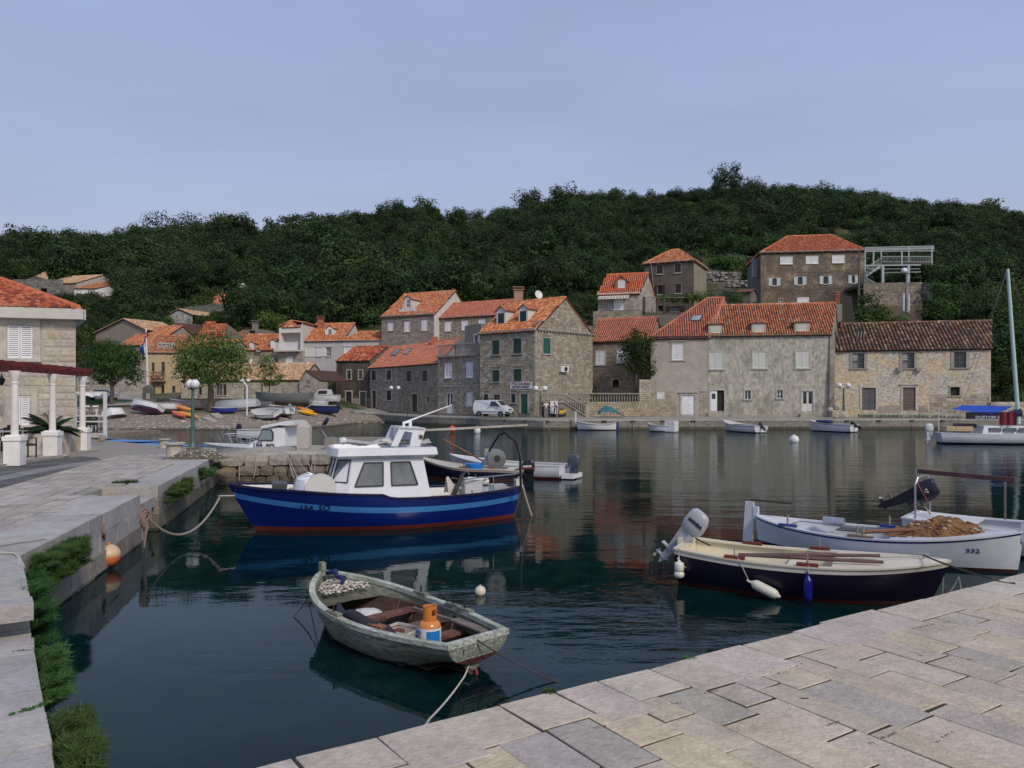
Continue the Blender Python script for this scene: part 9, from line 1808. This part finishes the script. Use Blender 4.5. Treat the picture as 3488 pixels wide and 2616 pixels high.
for x in(-1.25,1.25):
 for s in(-1,1):
  m=MB();m.tube([(x,s*.62,.30),(x,s*.80,.30)],.30,18,(.015,.015,.017));w_=m.build('wheel',rubber,t,smooth='auto');m=MB();m.tube([(x,s*.79,.30),(x,s*.81,.30)],.16,14,(.2,.2,.22));m.build('rim',metalm,w_)
for y in(.35,-.35):pass
sc_=thing('scooter','motor scooter with navy front shield and yellow tail beside the woman','scooter',(lambda p:(p.x,p.y,1.05))(at('Z',1680,530,78.9)),R(176));NV=(.01,.018,.09)
for x in(.55,-.6):m=MB();m.lathe([(.17,-.05),(.25,-.05),(.27,0),(.25,.05),(.17,.05)],(x,0,.27),16,(.015,.015,.015),M=Matrix.Rotation(R(90),3,'X'));w_=m.build('wheel',rubber,sc_);m=MB();m.tube([(x,-.03,.27),(x,.03,.27)],.15,10,(.3,.3,.3));m.build('rim',metalm,w_)
m=MB();m.hexa([(.30,-.16,.22),(.42,-.12,.22),(.42,.12,.22),(.3,.16,.22),(.22,-.2,.85),(.36,-.14,.92),(.36,.14,.92),(.22,.2,.85)],NV);m.box((.56,0,.52),(.34,.14,.1),col=NV);m.build('front_shield',gel,sc_);m=MB();m.box((0,0,.25),(.6,.3,.09),col=(.03,.03,.04));m.build('footboard',rubber,sc_)
m=MB();m.hexa([(-.75,-.14,.42),(-.15,-.16,.3),(-.15,.16,.3),(-.75,.14,.42),(-.98,-.09,.82),(-.2,-.13,.66),(-.2,.13,.66),(-.98,.09,.82)],(.55,.38,.03));m.build('tail',gel,sc_);m=MB();m.box((-.45,0,.78),(.6,.24,.08),col=(.02,.02,.02));m.box((-.45,0,.3),(.5,.22,.2),col=(.12,.12,.12));m.build('seat',rubber,sc_)
m=MB();m.tube([(.3,0,.85),(.26,0,1.0)],.03,6,(.05,.05,.05));m.tube([(.2,-.3,1.02),(.26,0,1.0),(.2,.3,1.02)],.018,6,(.05,.05,.05));m.build('handlebar',metalm,sc_)
SKIN=(.42,.24,.16)
def skin(name,chains,mat,parent,col,sub=1,org=None):
 """one continuous skinned surface grown over chains of joints [(point, radius)...]; chains share their joints"""
 bm=bmesh.new();key={};lay=bm.verts.layers.skin.verify()
 for ch in chains:
  prev=None
  for p,r in ch:
   k=tuple(round(c,3)for c in p)
   if k not in key:v=bm.verts.new(p);v[lay].radius=(r,r*.82)if not isinstance(r,tuple)else r;key[k]=v
   v=key[k]
   if prev is not None and v is not prev and not bm.edges.get((prev,v)):bm.edges.new((prev,v))
   prev=v
 next(iter(key.values()))[lay].use_root=True;me=bpy.data.meshes.new(name);bm.to_mesh(me);bm.free();o=bpy.data.objects.new(name,me);COL.objects.link(o)
 o.modifiers.new('s','SKIN');ss=o.modifiers.new('d','SUBSURF');ss.levels=ss.render_levels=sub;dg=bpy.context.evaluated_depsgraph_get();m2=bpy.data.meshes.new_from_object(o.evaluated_get(dg));bpy.data.objects.remove(o)
 at_=m2.attributes.get('tint')or m2.attributes.new('tint','FLOAT_COLOR','FACE');at_.data.foreach_set('color',np.tile(np.array([*col,1.],dtype=np.float32),len(m2.polygons)));m2.polygons.foreach_set('use_smooth',[True]*len(m2.polygons));m2.materials.clear();m2.materials.append(mat)
 o=bpy.data.objects.new(name,m2);COL.objects.link(o);o.parent=parent;return o
skm=mk('skin',rough=.6,var=.05,bump=0)
def person(label,p,rz,H,J,shirt,shorts,hair,cap=None,legcol=SKIN):
 t=thing('person',label,'person',p,rz);s=H/1.75;V=lambda a:tuple(c*s for c in a)
 C=lambda L_:[(V(a),r*s)for a,r in L_]
 pel,ch,nk,hd=J['pelvis'],J['chest'],J['neck'],J['head']
 body=[C([(pel,.13),((pel[0]*.5+ch[0]*.5,0,pel[2]*.5+ch[2]*.5),.12),(ch,.15),(nk,.06),(hd,.085),((hd[0],hd[1],hd[2]+.09),.075)])]
 for sd,k in((1,'l'),(-1,'r')):
  body.append(C([(ch,.15),((ch[0],sd*.17,ch[2]+.02),.06),(J['elb'+k],.042),(J['wri'+k],.030)]))
  body.append(C([(pel,.13),((pel[0],sd*.09,pel[2]-.05),.09),(J['kne'+k],.058),(J['ank'+k],.04),((J['ank'+k][0]+.12,J['ank'+k][1],.03),.035)]))
  w_,e_=Vector(J['wri'+k]),Vector(J['elb'+k]);d=(w_-e_).normalized();o_=d.orthogonal().normalized()
  pm=w_+d*.07;body.append(C([(tuple(w_),.03),(tuple(pm),.034)]))
  for f_ in range(4):b_=pm+o_*(.022*(f_-1.5));q=b_+d*(.075+(.012 if f_ in(1,2)else 0));body.append(C([(tuple(pm),.034),(tuple(b_+d*.02),.010),(tuple(q),.008)]))
  body.append(C([(tuple(pm),.034),(tuple(pm+o_*.05-d*.01),.010),(tuple(pm+o_*.06+d*.03),.008)]))
 skin('body',body,skm,t,SKIN)
 sh_=[C([((pel[0],0,pel[2]-.02),.145),((pel[0]*.5+ch[0]*.5,0,pel[2]*.5+ch[2]*.5),.145),((ch[0],0,ch[2]+.005),.168),((ch[0]*.4+nk[0]*.6,0,ch[2]*.4+nk[2]*.6),.08)])]
 for sd,k in((1,'l'),(-1,'r')):a=Vector((ch[0],sd*.17,ch[2]+.02));e_=Vector(J['elb'+k]);sh_.append(C([((ch[0],0,ch[2]+.005),.168),(tuple(a),.082),(tuple(a.lerp(e_,.6)),.066)]))
 skin('shirt',sh_,cloth,t,shirt)
 so_=[C([((pel[0],0,pel[2]+.03),.15),((pel[0],0,pel[2]-.04),.15)])]
 for sd,k in((1,'l'),(-1,'r')):a=Vector((pel[0],sd*.09,pel[2]-.07));kn=Vector(J['kne'+k]);so_.append(C([((pel[0],0,pel[2]-.04),.15),(tuple(a),.108),(tuple(a.lerp(kn,.85)),.088)]))
 skin('shorts',so_,cloth,t,shorts)
 h=Vector(hd)*s;m=MB();m.ball(h+Vector((-.015,0,.055))*s,.102*s,12,hair,sc=(1.05,.92,1.02));m.v=[v for v in m.v];o=m.build('hair',cloth,t,smooth=True)
 m=MB();m.ball(h+Vector((.075,0,.02))*s,.016*s,6,SKIN,sc=(1.2,.8,1.3));m.ball(h+Vector((.03,0,.0))*s,.075*s,10,SKIN,sc=(.95,.85,1.25))
 for sd in(1,-1):m.ball(h+Vector((.088,sd*.03,.045))*s,.010*s,6,(.03,.02,.02));m.ball(h+Vector((0,sd*.082,.02))*s,.02*s,6,SKIN,sc=(.6,.4,1.2))
 m.ball(h+Vector((.09,0,-.03))*s,.012*s,6,(.35,.12,.1),sc=(.4,1.6,.5));m.build('face',skm,t,smooth=True)
 if cap:m=MB();m.ball(h+Vector((-.01,0,.085))*s,.105*s,12,cap,sc=(1.05,.98,.75));m.box(h+Vector((.11,0,.085))*s,(.1*s,.14*s,.012),col=cap);m.build('cap',cloth,t,smooth=True)
 for k in 'lr':m=MB();a=Vector(J['ank'+k])*s;m.box((a.x+.05,a.y,.02),(.26*s,.09*s,.04),col=(.06,.05,.05));m.build('sandal',rubber,t)
 return t
p=at('Z',1475,528,78.3);person('man in white T-shirt, grey shorts and cap beside the street lamp',(p.x,p.y,1.05),R(-90),1.72,dict(pelvis=(0,0,.95),chest=(.0,0,1.33),neck=(0,0,1.50),head=(.01,0,1.60),elbl=(.06,.38,1.15),wril=(.14,.52,.96),elbr=(.08,-.34,1.12),wrir=(.20,-.58,1.12),knel=(.02,.11,.5),ankl=(0,.13,.08),kner=(.02,-.11,.5),ankr=(0,-.12,.08)),(.66,.66,.68),(.16,.18,.19),(.1,.09,.08),cap=(.12,.12,.13))
p=at('Z',1665,535,78.2);person('dark-haired woman in a blue top bending over the scooter',(p.x,p.y,1.05),R(195),1.62,dict(pelvis=(-.05,0,.90),chest=(.12,0,1.24),neck=(.19,0,1.40),head=(.25,0,1.49),elbl=(.30,.22,1.06),wril=(.48,.12,1.14),elbr=(.30,-.22,1.06),wrir=(.48,-.12,1.10),knel=(.02,.10,.48),ankl=(-.04,.11,.08),kner=(-.02,-.10,.48),ankr=(-.08,-.10,.08)),(.03,.07,.30),(.40,.30,.22),(.02,.015,.012))
